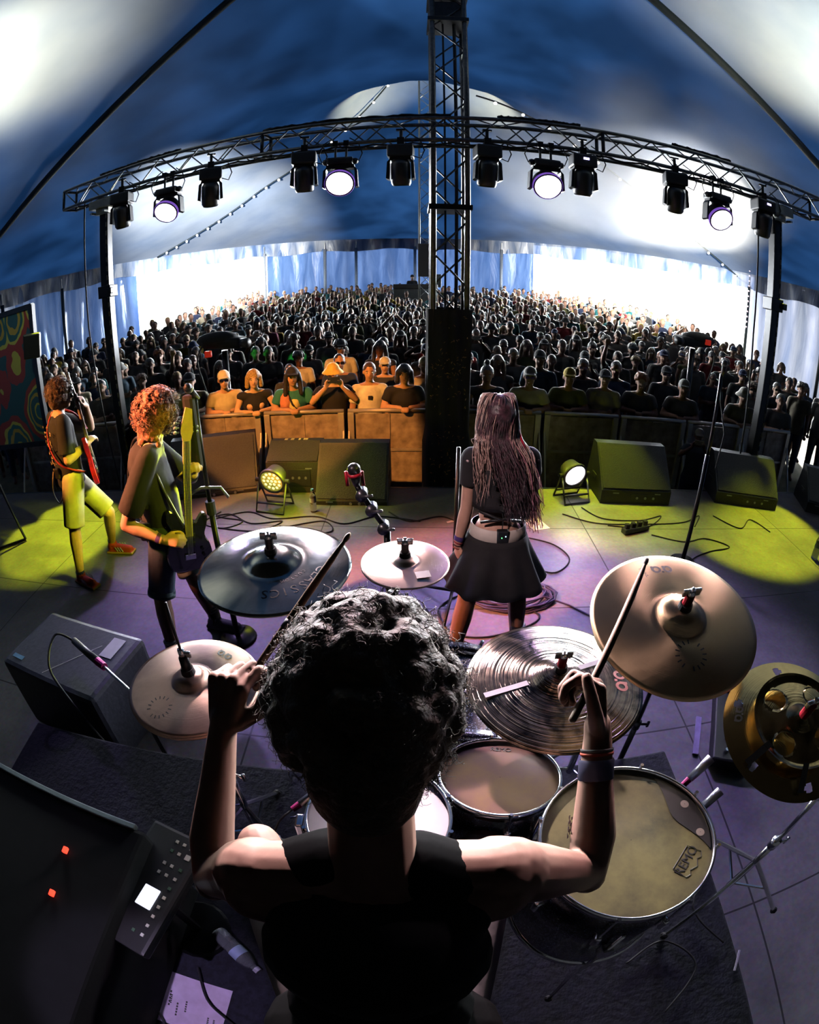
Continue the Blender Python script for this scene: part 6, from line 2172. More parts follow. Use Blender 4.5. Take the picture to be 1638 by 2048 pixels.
def finish_body(mb, name, J, parent, voxel=.007, marks=True, k=1.0, m=None):
    sk = fuse(mb, voxel, 3, 'body', .6)
    m2 = MB(); m2.join(sk, m=0)
    if marks:
        face_marks(m2, J['hed'], frame(J['hf']), k)
    bpy.data.meshes.remove(sk)
    o = m2.build(name, [m or SKN, EYEM, PUP, LIP], parent, True)
    return o


def part(mb, name, m, parent, voxel=None, smooth=2, dec=.6):
    if voxel:
        me = fuse(mb, voxel, smooth, name, dec)
        return link(name, me, m, parent)
    return mb.build(name, m, parent, True)


def person_root(name, label, loc):
    return name, label, loc


# ---------------------------------------------------------------- bass player
def bass_player():
    M = Matrix.Translation((-1.47, 2.48, 0)) @ Matrix.Rotation(R(-62), 4, 'Z') @ Matrix.Scale(.95, 4)
    J = placed(stand_joints('down'), M)
    J['che'] += V((-.03, 0, 0)); J['nek'] += V((.0, .0, 0))
    J['hed'] = V((-1.385, 2.51, 1.515)); J['nek'] = V((-1.445, 2.49, 1.365)); J['hf'] = V((.62, .78, -.15))
    J['elbR'] = V((-1.60, 2.26, .965)); J['wriR'] = V((-1.37, 2.27, .865)); J['hdR'] = V((1, .25, -.12)); J['hnR'] = V((.1, -.75, .6)); J['cuR'] = .75; J['tsR'] = -1
    J['elbL'] = V((-1.36, 2.70, 1.06)); J['wriL'] = V((-1.215, 2.50, 1.165)); J['hdL'] = V((.25, -.25, .75)); J['hnL'] = V((-.4, .5, .2)); J['cuL'] = 1.0; J['tsL'] = 1
    J['kneR'] = V((-1.50, 2.28, .47)); J['ankR'] = V((-1.49, 2.20, .09)); J['toeR'] = V((-1.33, 2.17, .03))
    J['kneL'] = V((-1.40, 2.56, .47)); J['ankL'] = V((-1.33, 2.60, .09)); J['toeL'] = V((-1.19, 2.57, .03))
    mb = MB(); skin_shapes(mb, J, .95, n=12, feet=False, thick=1.08)
    o = finish_body(mb, 'person', J, None, .0075, k=.95)
    tag(o, 'bass player with curly ginger hair, black tee and denim shorts, turned away', 'person')
    mb = MB(); shirt_shapes(mb, J, .84, .80, fat=1.02, sl_r=.080); part(mb, 'shirt', BTEE, o, .011)
    mb = MB(); trousers_shapes(mb, J, 'kne', .93, fat=.95); part(mb, 'shorts', mat('denim', (.05, .08, .15), .85, var=.3, scale=8, bump=.4), o, .012)
    for q in 'LR':
        e = J['hip' + q].lerp(J['kne' + q], .93); d = (J['kne' + q] - J['hip' + q]).normalized()
        mb = MB(); mb.lathe([(.088, -.02), (.091, .0), (.091, .022), (.084, .022)], 20, Matrix.Translation(e) @ rot_to(d).to_4x4()); mb.build('turn_up', mat('pale_denim', (.30, .42, .52), .85), o, True)
        mb = MB(); mb.cone(J['ank' + q] + V((0, 0, .10)), J['ank' + q] - V((0, 0, .03)), .045, .044, 14); sk = mb.build('sock', mat('white_sock', (.7, .7, .68), .9), o, True)
        for zz in (.055, .075, .093):
            mb = MB(); mb.cone(J['ank' + q] + V((0, 0, zz)), J['ank' + q] + V((0, 0, zz + .008)), .0462, .0462, 14); mb.build('stripe', BLK, sk, True)
        mb = MB(); shoe_shapes(mb, J['ank' + q], J['toe' + q]); part(mb, 'shoe', mat('dark_canvas', (.03, .035, .05), .8), o, .007, 1)
    F = frame(J['hf']); rnd = random.Random(4)
    mb = MB()
    hair_c = J['hed']
    mb.ball(hair_c + F @ V((0, -.025, .045)), (.108, .118, .108), 12, M=F)
    mb.ball(hair_c + F @ V((0, -.065, -.06)), (.095, .075, .10), 12, M=F)
    for p, d in scalp_roots(hair_c, F, (.110, .122, .115), 320, rnd, -.75, .5):
        mb.ball(p + V(d) * rnd.uniform(0, .012), rnd.uniform(.014, .026), 6)
    for i in range(70):
        a = rnd.uniform(-1.2, 1.2)
        mb.ball(hair_c + F @ V((.108 * math.sin(a), -.105 * math.cos(a) - .01, rnd.uniform(-.16, .02))), rnd.uniform(.015, .026), 6)
    GING = mat('ginger_curls', (.50, .17, .07), .5, var=.45, scale=55, bump=.9, sheen=.4)
    h = part(mb, 'hair', GING, o, .006, 1, .8)
    mb = MB(); strands(mb, scalp_roots(hair_c, F, (.118, .132, .124), 900, rnd, -.75, .5), .035, .0022, .012, rnd, .012); mb.build('curls', GING, h, True)
    mb = MB(); w_ = J['wriR']; e_ = J['elbR']; d = (w_ - e_).normalized(); T = Matrix.Translation(w_ - d * .035) @ rot_to(d).to_4x4()
    mb.lathe([(.0305, -.012), (.0315, 0), (.0305, .012)], 18, T); mb.build('wristband', mat('violet_band', (.12, .05, .35), .6), o, True)
    mb = MB(); mb.lathe([(.0300, .014), (.0312, .02), (.0300, .026)], 18, T); mb.build('bracelet', mat('olive_band', (.4, .38, .12), .6), o, True)
    mb = MB(); w2 = J['wriL']; mb.cone(w2 - V((.03, -.03, .03)), w2, .037, .033, 14); mb.build('glove_cuff', BLK, o, True)
    mb = MB(); mb.rbox(J['pel'] + V((-.05, -.13, -.02)), (.10, .05, .12), .015); mb.build('belt_pack', BLK, o)
    # strap of the bass
    B = thing('bass_guitar', 'five-string bass guitar with pale fretboard held upright by the bass player', 'guitar', (-1.24, 2.40, .80))
    guitar(B, V((-1.27, 2.37, .74)), V((-1.165, 2.43, 1.56)), V((.62, -.78, .0)), mat('black_lacquer', (.01, .01, .012), .15, coat=1), mat('maple', (.62, .48, .22), .35), mat('natural_headstock', (.62, .40, .28), .4), .86, strings=5)
    mb = MB(); mb.tube(smooth_path([(-1.27, 2.36, .90), (-1.36, 2.36, 1.15), (-1.47, 2.42, 1.40), (-1.60, 2.50, 1.35), (-1.66, 2.47, 1.05), (-1.45, 2.36, .70)]), .010, 6); mb.build('strap', BLK, B, True)
    return o


def guitar(root, p0, p1, nrm, body, board, headm, k=1.0, strings=6, neckw=.052, pick=None):
    """p0 = bridge, p1 = tip of the headstock, nrm = out of the front"""
    ax = (p1 - p0).normalized(); nrm = (nrm - ax * nrm.dot(ax)).normalized(); s = ax.cross(nrm)
    L = (p1 - p0).length
    fr = Matrix((s, ax, nrm)).transposed()
    def P(x, y, z):
        return p0 + fr @ V((x * k, y, z * k))
    out = [(-.03, -.13), (-.12, -.12), (-.165, -.04), (-.155, .04), (-.115, .09), (-.125, .15), (-.155, .21), (-.14, .265), (-.095, .25), (-.06, .19), (-.03, .17),
           (.03, .17), (.06, .18), (.10, .225), (.135, .21), (.13, .15), (.115, .09), (.15, .03), (.165, -.05), (.12, -.12), (.03, -.13)]
    mb = MB()
    pts = [V((x, y, 0)) for x, y in out]
    sm = smooth_path(pts + [pts[0]], 4)[:-1]
    for z0, z1, kk in ((-.045, -.036, .95), (-.036, -.004, 1.0), (-.004, .002, .97)):
        pass
    n_ = len(sm); vs = []
    for z, kk in ((-.045, .94), (-.038, 1), (-.006, 1), (.0, .955)):
        for q in sm:
            vs.append(P(q.x * kk, q.y * kk + .03 * (1 - kk), z))
    fs = [(j * n_ + i, j * n_ + (i + 1) % n_, (j + 1) * n_ + (i + 1) % n_, (j + 1) * n_ + i) for j in range(3) for i in range(n_)]
    fs += [tuple(range(n_))[::-1], tuple(range(3 * n_, 4 * n_))]
    mb.add(vs, fs); mb.build('body', body, root)
    if pick:
        mb = MB(); q2 = [P(x * .72, y * .72 + .02, .0015) for x, y in out[8:20]]; mb.poly(q2); mb.build('pickguard', pick, root)
    hy = L - .17
    mb = MB(); mb.rbox(P(0, (hy + .12) / 2, -.002), (neckw * k, hy - .12, .024), .008, fr); mb.build('neck', headm, root)
    mb = MB(); mb.box(P(0, (hy + .10) / 2, .0115), (neckw * k, hy - .10, .004), fr); fb = mb.build('fretboard', board, root)
    mb = MB()
    for i in range(20):
        y = hy - (hy - .02) * (1 - 2 ** (-i / 12.)) * 1.0
        if y < .12: break
        mb.box(P(0, y, .0142), (neckw * k, .002, .0015), fr)
    mb.build('frets', STL, fb)
    mb = MB(); mb.prism([P(-.026, hy, -.01), P(.026, hy, -.01), P(.045, hy + .05, -.018), P(.038, L, -.03), P(-.005, L + .01, -.03), P(-.04, hy + .06, -.018)], fr @ V((0, 0, .016))); hs = mb.build('headstock', headm, root)
    for i in range(strings):
        sg = -1 if i < strings / 2 + .1 and strings == 5 else (1 if strings == 5 else -1)
        y = hy + .045 + .026 * (i if strings == 6 else i % 3)
        mb = MB(); mb.cone(P(sg * .045, y, -.016), P(sg * .068, y, -.016), .005, .005, 8); mb.ball(P(sg * .072, y, -.016), .011, 8); mb.build('tuning_peg', STL, hs, True)
        mb = MB(); x = (-.5 + i / (strings - 1)) * neckw * .75 * k
        mb.tube([P(x, -.02, .018), P(x * .9, hy, .017)], .0011 if strings == 6 else .0016, 4); mb.build('string', STL, root)
    mb = MB(); mb.rbox(P(0, -.03, .008), (.08 * k, .035, .012), .004, fr); mb.build('bridge', CHR, root)
    for y in (.045, .10):
        mb = MB(); mb.rbox(P(0, y, .006), (.085 * k, .03, .010), .004, fr); mb.build('pickup', BLK, root)
    for q in ((.10, -.03), (.115, -.07), (.09, .01)):
        mb = MB(); mb.cone(P(q[0], q[1], 0), P(q[0], q[1], .014), .011, .010, 10); mb.build('knob', BLKM, root)


bass_player()


# ---------------------------------------------------------------- guitarist at the left
def guitar_player():
    M = Matrix.Translation((-2.76, 3.22, 0)) @ Matrix.Rotation(R(-36), 4, 'Z') @ Matrix.Scale(.985, 4)
    J = placed(stand_joints('down'), M)
    J['hed'] = V((-2.70, 3.23, 1.585)); J['nek'] = V((-2.745, 3.21, 1.425)); J['hf'] = V((.75, .65, -.15))
    J['elbR'] = V((-2.60, 3.05, 1.10)); J['wriR'] = V((-2.52, 3.24, 1.16)); J['hdR'] = V((.1, .8, .3)); J['hnR'] = V((.1, -.8, .5)); J['cuR'] = .6; J['tsR'] = -1
    J['elbL'] = V((-2.66, 3.52, 1.22)); J['wriL'] = V((-2.55, 3.36, 1.44)); J['hdL'] = V((-.0, -.35, .8)); J['hnL'] = V((.5, .5, .1)); J['cuL'] = 1.0; J['tsL'] = -1
    J['kneR'] = V((-2.74, 3.07, .50)); J['ankR'] = V((-2.80, 3.03, .09)); J['toeR'] = V((-2.66, 2.98, .03))
    J['kneL'] = V((-2.55, 3.38, .50)); J['ankL'] = V((-2.74, 3.56, .11)); J['toeL'] = V((-2.58, 3.56, .03))
    mb = MB(); skin_shapes(mb, J, .97, n=12, feet=False, thick=.92)
    o = finish_body(mb, 'person', J, None, .0085, k=.97)
    tag(o, 'guitarist in black printed tee, khaki shorts and red sneakers at far left', 'person')
    mb = MB(); shirt_shapes(mb, J, .86, .85, fat=.95, sl_r=.076); sh = part(mb, 'shirt', BTEE, o, .012)
    # back print: ragged script down the back
    rnd = random.Random(6)
    B = frame(J['f'], (J['nek'] - J['pel']).normalized())
    mb = MB()
    for i in range(13):
        t = i / 12
        c = J['che'].lerp(J['pel'], t * .95) + V((0, 0, .08))
        for s_ in (-1, 0, 1):
            a0 = V((rnd.uniform(-.05, .05) + s_ * .045, -.140 + .02 * abs(s_), rnd.uniform(-.014, .014)))
            a1 = a0 + V((rnd.uniform(-.035, .035), 0, rnd.uniform(-.03, .03)))
            mb.cone(c + B @ a0, c + B @ a1, .004, .003, 5)
    mb.build('back_print', mat('pale_print', (.62, .45, .25), .7), sh)
    mb = MB(); trousers_shapes(mb, J, 'kne', .95, fat=.98, r1=.098); part(mb, 'shorts', mat('khaki', (.52, .48, .30), .85, var=.15, scale=8, bump=.4), o, .012)
    for q in 'LR':
        mb = MB(); mb.cone(J['ank' + q] + V((0, 0, .03)), J['ank' + q] - V((0, 0, .03)), .043, .043, 14); mb.build('sock', BLK, o, True)
        mb = MB(); shoe_shapes(mb, J['ank' + q], J['toe' + q]); s_ = part(mb, 'sneaker', mat('red_suede', (.65, .07, .03), .7), o, .007, 1)
        d = J['toe' + q] - J['ank' + q]; d.z = 0; d.normalize(); sd = d.cross(V((0, 0, 1)))
        mb = MB(); c = (J['ank' + q] + J['toe' + q]) / 2; mb.rbox((c.x, c.y, .016), (.10, .30, .022), .01, Matrix((sd, d, V((0, 0, 1)))).transposed()); mb.build('sole', mat('gum_sole', (.55, .35, .15), .7), s_)
        for kk in (-.02, .01, .04):
            for sg in (-1, 1):
                p = c + d * kk + sd * sg * .047; mb = MB(); mb.box((p.x, p.y, .055), (.004, .010, .05), Matrix((sd, d, V((0, 0, 1)))).transposed() @ Matrix.Rotation(.5, 3, 'X')); mb.build('stripe', WHT, s_)
    F = frame(J['hf']); rnd = random.Random(9); mb = MB()
    mb.ball(J['hed'] + F @ V((0, -.02, .04)), (.086, .100, .09), 12, M=F); mb.ball(J['hed'] + F @ V((0, -.055, -.04)), (.07, .06, .08), 12, M=F)
    for p, d in scalp_roots(J['hed'], F, (.088, .102, .095), 200, rnd, -.6, .45):
        mb.ball(p + V(d) * rnd.uniform(0, .01), rnd.uniform(.013, .024), 6)
    AUB = mat('auburn_curls', (.13, .045, .03), .5, var=.4, scale=55, bump=.9, sheen=.4)
    h = part(mb, 'hair', AUB, o, .007, 1, .8)
    mb = MB(); strands(mb, scalp_roots(J['hed'], F, (.098, .112, .105), 500, rnd, -.6, .45), .03, .0024, .011, rnd, .01); mb.build('curls', AUB, h, True)
    mb = MB(); mb.tube(smooth_path([J['pel'] + V((-.1, -.1, .05)), J['pel'] + V((-.14, -.12, -.12)), J['pel'] + V((-.06, -.16, -.2)), J['pel'] + V((.02, -.16, -.1)), J['pel'] + V((.06, -.12, .04))]), .006, 6); mb.build('cable', mat('pale_cable', (.5, .45, .3), .5), o, True)
    mb = MB(); mb.rbox(J['pel'] + V((-.02, -.14, .05)), (.05, .03, .09), .01); mb.build('belt_pack', BLK, o)
    G = thing('electric_guitar', 'red electric guitar with white pickguard held by the guitarist', 'guitar', (-2.45, 3.05, 1.1))
    guitar(G, V((-2.50, 3.27, .96)), V((-2.62, 3.30, 1.73)), V((.72, .55, .25)), mat('red_lacquer', (.45, .01, .015), .12, coat=1), mat('rosewood', (.28, .14, .12), .4), mat('violet_maple', (.55, .4, .42), .35), .95, pick=mat('white_pickguard', (.75, .75, .75), .3))
    mb = MB(); mb.tube(smooth_path([(-2.58, 3.36, 1.25), (-2.68, 3.34, 1.40), (-2.81, 3.25, 1.46), (-2.86, 3.16, 1.33), (-2.79, 3.08, 1.16), (-2.68, 3.07, 1.04), (-2.54, 3.18, .95)]), .009, 6); mb.build('strap', mat('red_strap', (.4, .03, .05), .7), G, True)


guitar_player()


# ---------------------------------------------------------------- singer
def singer():
    M = Matrix.Translation((.47, 2.40, 0)) @ Matrix.Rotation(R(2), 4, 'Z') @ Matrix.Scale(.90, 4)
    J = placed(stand_joints('down'), M)
    J['hed'] = V((.44, 2.43, 1.475)); J['nek'] = V((.455, 2.41, 1.325)); J['hf'] = V((-.12, 1, -.2))
    J['shoL'] = V((.315, 2.40, 1.275)); J['shoR'] = V((.615, 2.42, 1.275))
    J['elbL'] = V((.300, 2.40, 1.005)); J['wriL'] = V((.262, 2.41, .775)); J['hdL'] = V((.03, .02, -1)); J['hnL'] = V((-.9, -.3, 0)); J['cuL'] = .45; J['tsL'] = -1
    J['elbR'] = V((.68, 2.52, 1.08)); J['wriR'] = V((.52, 2.66, 1.22)); J['hdR'] = V((-.8, .1, .5)); J['hnR'] = V((0, 1, 0)); J['cuR'] = 1.0
    J['hipL'] = V((.39, 2.40, .80)); J['hipR'] = V((.56, 2.40, .80))
    J['kneL'] = V((.325, 2.36, .44)); J['ankL'] = V((.25, 2.26, .10)); J['toeL'] = V((.22, 2.42, .03))
    J['kneR'] = V((.635, 2.44, .44)); J['ankR'] = V((.66, 2.40, .10)); J['toeR'] = V((.70, 2.56, .03))
    mb = MB(); skin_shapes(mb, J, .92, female=True, n=12, feet=False, thick=.92)
    o = finish_body(mb, 'person', J, None, .007, k=.92)
    tag(o, 'singer in black crop top and flared black skirt, seen from behind', 'person')
    # crop top: chest band, cap sleeves, open laced back
    B = frame(J['f'])
    mb = MB()
    c = J['che']
    vs = []; n_ = 40; rows = 7
    for j in range(rows):
        t = j / (rows - 1); z = -.13 + .22 * t
        for i in range(n_):
            a = 2 * PI * i / n_
            wv = 1 + .01 * math.sin(a * 7)
            vs.append(c + B @ V(((.148 + .008 * t) * wv * math.cos(a), (.108 + .008 * (1 - abs(t - .6))) * wv * math.sin(a), z)))
    fs = []
    for j in range(rows - 1):
        for i in range(n_):
            a = 2 * PI * (i + .5) / n_ ; z = j / (rows - 1)
            back = abs(((a - 1.5 * PI + PI) % (2 * PI)) - PI)
            if j >= 1 and back < .10 + .52 * ((j - .5) / rows) :
                continue
            fs.append((j * n_ + i, j * n_ + (i + 1) % n_, (j + 1) * n_ + (i + 1) % n_, (j + 1) * n_ + i))
    mb.add(vs, fs)
    top = mb.build('crop_top', BTEE, o, True)
    mod = top.modifiers.new('thick', 'SOLIDIFY'); mod.thickness = .006; mod.offset = 1
    for q in 'LR':
        mb = MB(); mb.cone(J['sho' + q] + V((0, 0, .01)), J['sho' + q].lerp(J['elb' + q], .50), .060, .056, 18); mb.ball(J['sho' + q] + V((0, 0, .004)), .0605, 14)
        mb.cap(J['sho' + q], .05, J['che'] + V((.10 if q == 'R' else -.10, .0, .06)), .06, 10)
        part(mb, 'sleeve', BTEE, top, .008)
    for i in range(6):
        z = .05 - .032 * i; w_ = .075 * (1 - i / 7.5)
        mb = MB(); mb.tube([c + B @ V((-w_, -.113, z)), c + B @ V((0, -.122, z - .012)), c + B @ V((w_, -.113, z - .022))], .003, 5); mb.build('lace', BLK, top)
    mb = MB()
    mb.tube([c + B @ V((-.12, -.07, -.14)), c + B @ V((-.02, -.105, -.17)), c + B @ V((.11, -.08, -.20))], .008, 6); mb.tube([c + B @ V((.12, -.07, -.14)), c + B @ V((.02, -.105, -.17)), c + B @ V((-.11, -.08, -.20))], .008, 6)
    mb.build('back_strap', BLK, top, True)
    # white ruffle on the shoulders
    for sg in (-1, 1):
        mb = MB()
        for i in range(16):
            t = i / 15
            p = J['nek'].lerp(J['sho' + ('L' if sg < 0 else 'R')], .35 + .9 * t) + V((0, -.01, .048 - .035 * t))
            mb.ball(p + V((0, .012 * math.sin(i * 2.1), .006 * math.cos(i * 1.7))), (.016, .04, .012), 8)
        part(mb, 'ruffle', mat('pink_white_frill', (.75, .6, .6), .8), o, .006, 1)
    # white belt
    pc = V((.475, 2.40, .885))
    mb = MB(); mb.lathe([(.152, -.035), (.156, -.03), (.150, .035), (.143, .038)], 48, Matrix.Translation(pc) @ Matrix.Diagonal((1, .78, 1, 1))); mb.build('belt', mat('white_belt', (.72, .68, .62), .55, var=.06), o, True)
    mb = MB(); mb.rbox(pc + V((.005, -.108, -.005)), (.062, .03, .10), .008); bp = mb.build('belt_pack', BLK, o)
    for k_, cc in ((0, (.1, 1, .2)), (1, (.4, .7, 1))):
        mb = MB(); mb.ball(pc + V((.0 + .02 * k_, -.124, .005 + .008 * k_)), .003, 6); mb.build('status_light', mat('status_%d' % k_, cc, .4, emit=cc, es=5), bp)
    mb = MB(); mb.tube(smooth_path([pc + V((.0, -.11, .05)), pc + V((.0, -.10, .12)), pc + V((-.03, -.09, .22)), pc + V((0, -.06, .40))]), .003, 5); mb.build('pack_cable', BLK, bp)
    # flared skirt
    mb = MB(); n_ = 96; vs = []; rows = 10
    for j in range(rows):
        t = j / (rows - 1)
        for i in range(n_):
            a = 2 * PI * i / n_
            r = .157 + .135 * t ** 1.15 + .020 * t * math.sin(a * 9 + 1.0) + .012 * t * math.sin(a * 5)
            vs.append(V((.475 + r * math.cos(a) * 1.0, 2.40 + r * math.sin(a) * .80, .86 - .30 * t + .012 * t * math.sin(a * 9))))
    fs = [(j * n_ + i, j * n_ + (i + 1) % n_, (j + 1) * n_ + (i + 1) % n_, (j + 1) * n_ + i) for j in range(rows - 1) for i in range(n_)]
    mb.add(vs, fs); sk = mb.build('skirt', BTEE, o, True)
    mod = sk.modifiers.new('thick', 'SOLIDIFY'); mod.thickness = .004
    for q in 'LR':
        mb = MB(); mb.cone(J['ank' + q] + V((0, 0, .12)), J['ank' + q] - V((0, 0, .03)), .050, .047, 14); shoe_shapes(mb, J['ank' + q], J['toe' + q]); part(mb, 'boot', BLK, o, .007, 1)
    # tattoos follow the arm
    rnd = random.Random(2)
    for (a0, b0, r0, r1, spots) in ((J['shoL'], J['elbL'], .048, .040, ((.62, 2.9, .10), (.80, 3.4, .05))), (J['elbL'], J['wriL'], .041, .030, ((.12, 3.2, .06), (.30, 2.7, .08), (.45, 3.5, .06), (.62, 3.0, .09)))):
        for t, a, s_ in spots:
            d = (b0 - a0).normalized(); Rm = rot_to(d); cpt = a0.lerp(b0, t); rad = (r0 + (r1 - r0) * t) * .92 + .0015
            mb = MB(); g = []
            for u in range(-4, 5):
                for v_ in range(-4, 5):
                    aa = a + u * .16; zz = v_ * s_ * .11
                    g.append(cpt + Rm @ V((rad * math.cos(aa), rad * math.sin(aa), zz)))
            fs = [(u * 9 + v_, u * 9 + v_ + 1, (u + 1) * 9 + v_ + 1, (u + 1) * 9 + v_) for u in range(8) for v_ in range(8) if (u - 3.5) ** 2 + (v_ - 3.5) ** 2 < 12 + rnd.uniform(-4, 5)]
            mb.add(g, fs); mb.build('tattoo', TAT, o, True)
    d = (J['wriL'] - J['elbL']).normalized()
    for k_, (off, colr) in enumerate(((.05, (.10, .06, .25)), (.025, (.35, .04, .06)), (.008, (.08, .03, .03)), (-.008, (.4, .1, .08)))):
        T = Matrix.Translation(J['wriL'] - d * off) @ rot_to(d).to_4x4(); mb = MB(); h_ = .014 if k_ == 0 else .004
        mb.lathe([(.0285, -h_), (.0300, 0), (.0285, h_)], 18, T); mb.build('bracelet', mat('bracelet_%d' % k_, colr, .6), o, True)
    # long hair: crown blond-pink with its light coloured in, falling dark violet to the right
    F = frame(J['hf']); rnd = random.Random(14); hc = J['hed']
    HB = mat('lit_blond_pink_hair', (.80, .54, .46), .45, var=.4, scale=40, bump=.6, sheen=.3)  # own blond-pink, lightened to carry the light on crown and sides
    HD = mat('dark_shaded_plum_hair', (.10, .035, .055), .42, var=.5, scale=40, bump=.6, sheen=.4)
    HP = mat('pink_ends', (.62, .28, .36), .5, var=.3, scale=40, bump=.5)
    mb = MB(); mb.ball(hc + F @ V((0, -.015, .035)), (.090, .105, .098), 16, M=F); cap_ = part(mb, 'hair', HD, o, .007, 1)
    def lock(x0, x1, y1, z1, m, n, name, r=.0032, spread=.05, zt=.10):
        mb = MB()
        for i in range(n):
            a = rnd.uniform(x0, x1)
            st = hc + F @ V((.090 * math.sin(a) * .96, -.105 * math.cos(a) * rnd.uniform(.1, 1.0), rnd.uniform(.02, zt)))
            tp = hc + F @ V((.02 * math.sin(a), -.02, .128))
            md = hc + V((.11 * math.sin(a), -.115 * max(.2, math.cos(a)), -.07))
            en = V((y1[0] + rnd.gauss(0, spread), y1[1] + rnd.gauss(0, .02), z1 + rnd.uniform(-.06, .12)))
            m2 = md.lerp(en, .5) + V((rnd.gauss(0, .015), -.02 + rnd.gauss(0, .012), .02))
            ph = rnd.uniform(0, 6)
            path = smooth_path([tp, st, md, m2, en], 4)
            path = [p + V((.006 * math.sin(ph + i_ * .9), .004 * math.cos(ph + i_ * .8), 0)) for i_, p in enumerate(path)]
            mb.tube(path, [r * (1 - .5 * i_ / len(path)) for i_ in range(len(path))], 4)
        return mb.build(name, m, cap_, True)
    lock(-1.2, 1.5, (.555, 2.27), 1.04, HD, 420, 'lock', .0030, .036)
    lock(.3, 1.7, (.635, 2.28), .99, HP, 120, 'lock', .0028, .022)
    lock(-2.0, -.9, (.36, 2.33), 1.22, HB, 110, 'lock', .0028, .016, .11)
    lock(.9, 2.0, (.60, 2.30), 1.12, HB, 90, 'lock', .0028, .02, .11)
    lock(-2.6, -.35, (.38, 2.33), 1.12, HB, 190, 'crown_hair', .0030, .02, .115)
    lock(.35, 2.6, (.60, 2.30), 1.08, HB, 190, 'crown_hair', .0030, .02, .115)
    lock(-.6, .6, (.53, 2.29), 1.06, HD, 160, 'crown_hair', .0030, .03, .07)  # dark centre strands colour in the shade at the back of the head
    mb = MB(); mb.ball(hc + F @ V((.095, -.02, -.055)), (.018, .02, .02), 8); mb.bone([hc + F @ V((.095, -.03, -.06)), hc + V((.13, -.10, -.16)), hc + V((.19, -.10, -.26))], [.012, .018, .012], 8)
    part(mb, 'red_ribbon', mat('red_ribbon', (.65, .02, .05), .5), cap_, .006, 1)
    mb = MB(); mb.ball(hc + F @ V((-.088, -.0, -.02)), (.014, .018, .022), 8); mb.build('ear_piece', mat('pink_earpiece', (.7, .3, .3), .3), o, True)
    t = thing('handheld_microphone', 'black microphone held in front of the singer', 'microphone', (.45, 2.62, 1.36))
    mic(t, (.43, 2.565, 1.43), (.47, 2.72, 1.30))


singer()
t = thing('paper_strip', 'small white card in the singer\'s hanging hand', 'card', (.29, 2.42, .66))
mb = MB(); mb.rbox((.296, 2.385, .655), (.012, .004, .09), .001, Euler((0, -.1, 0)).to_matrix()); mb.build('card', WHT, t)


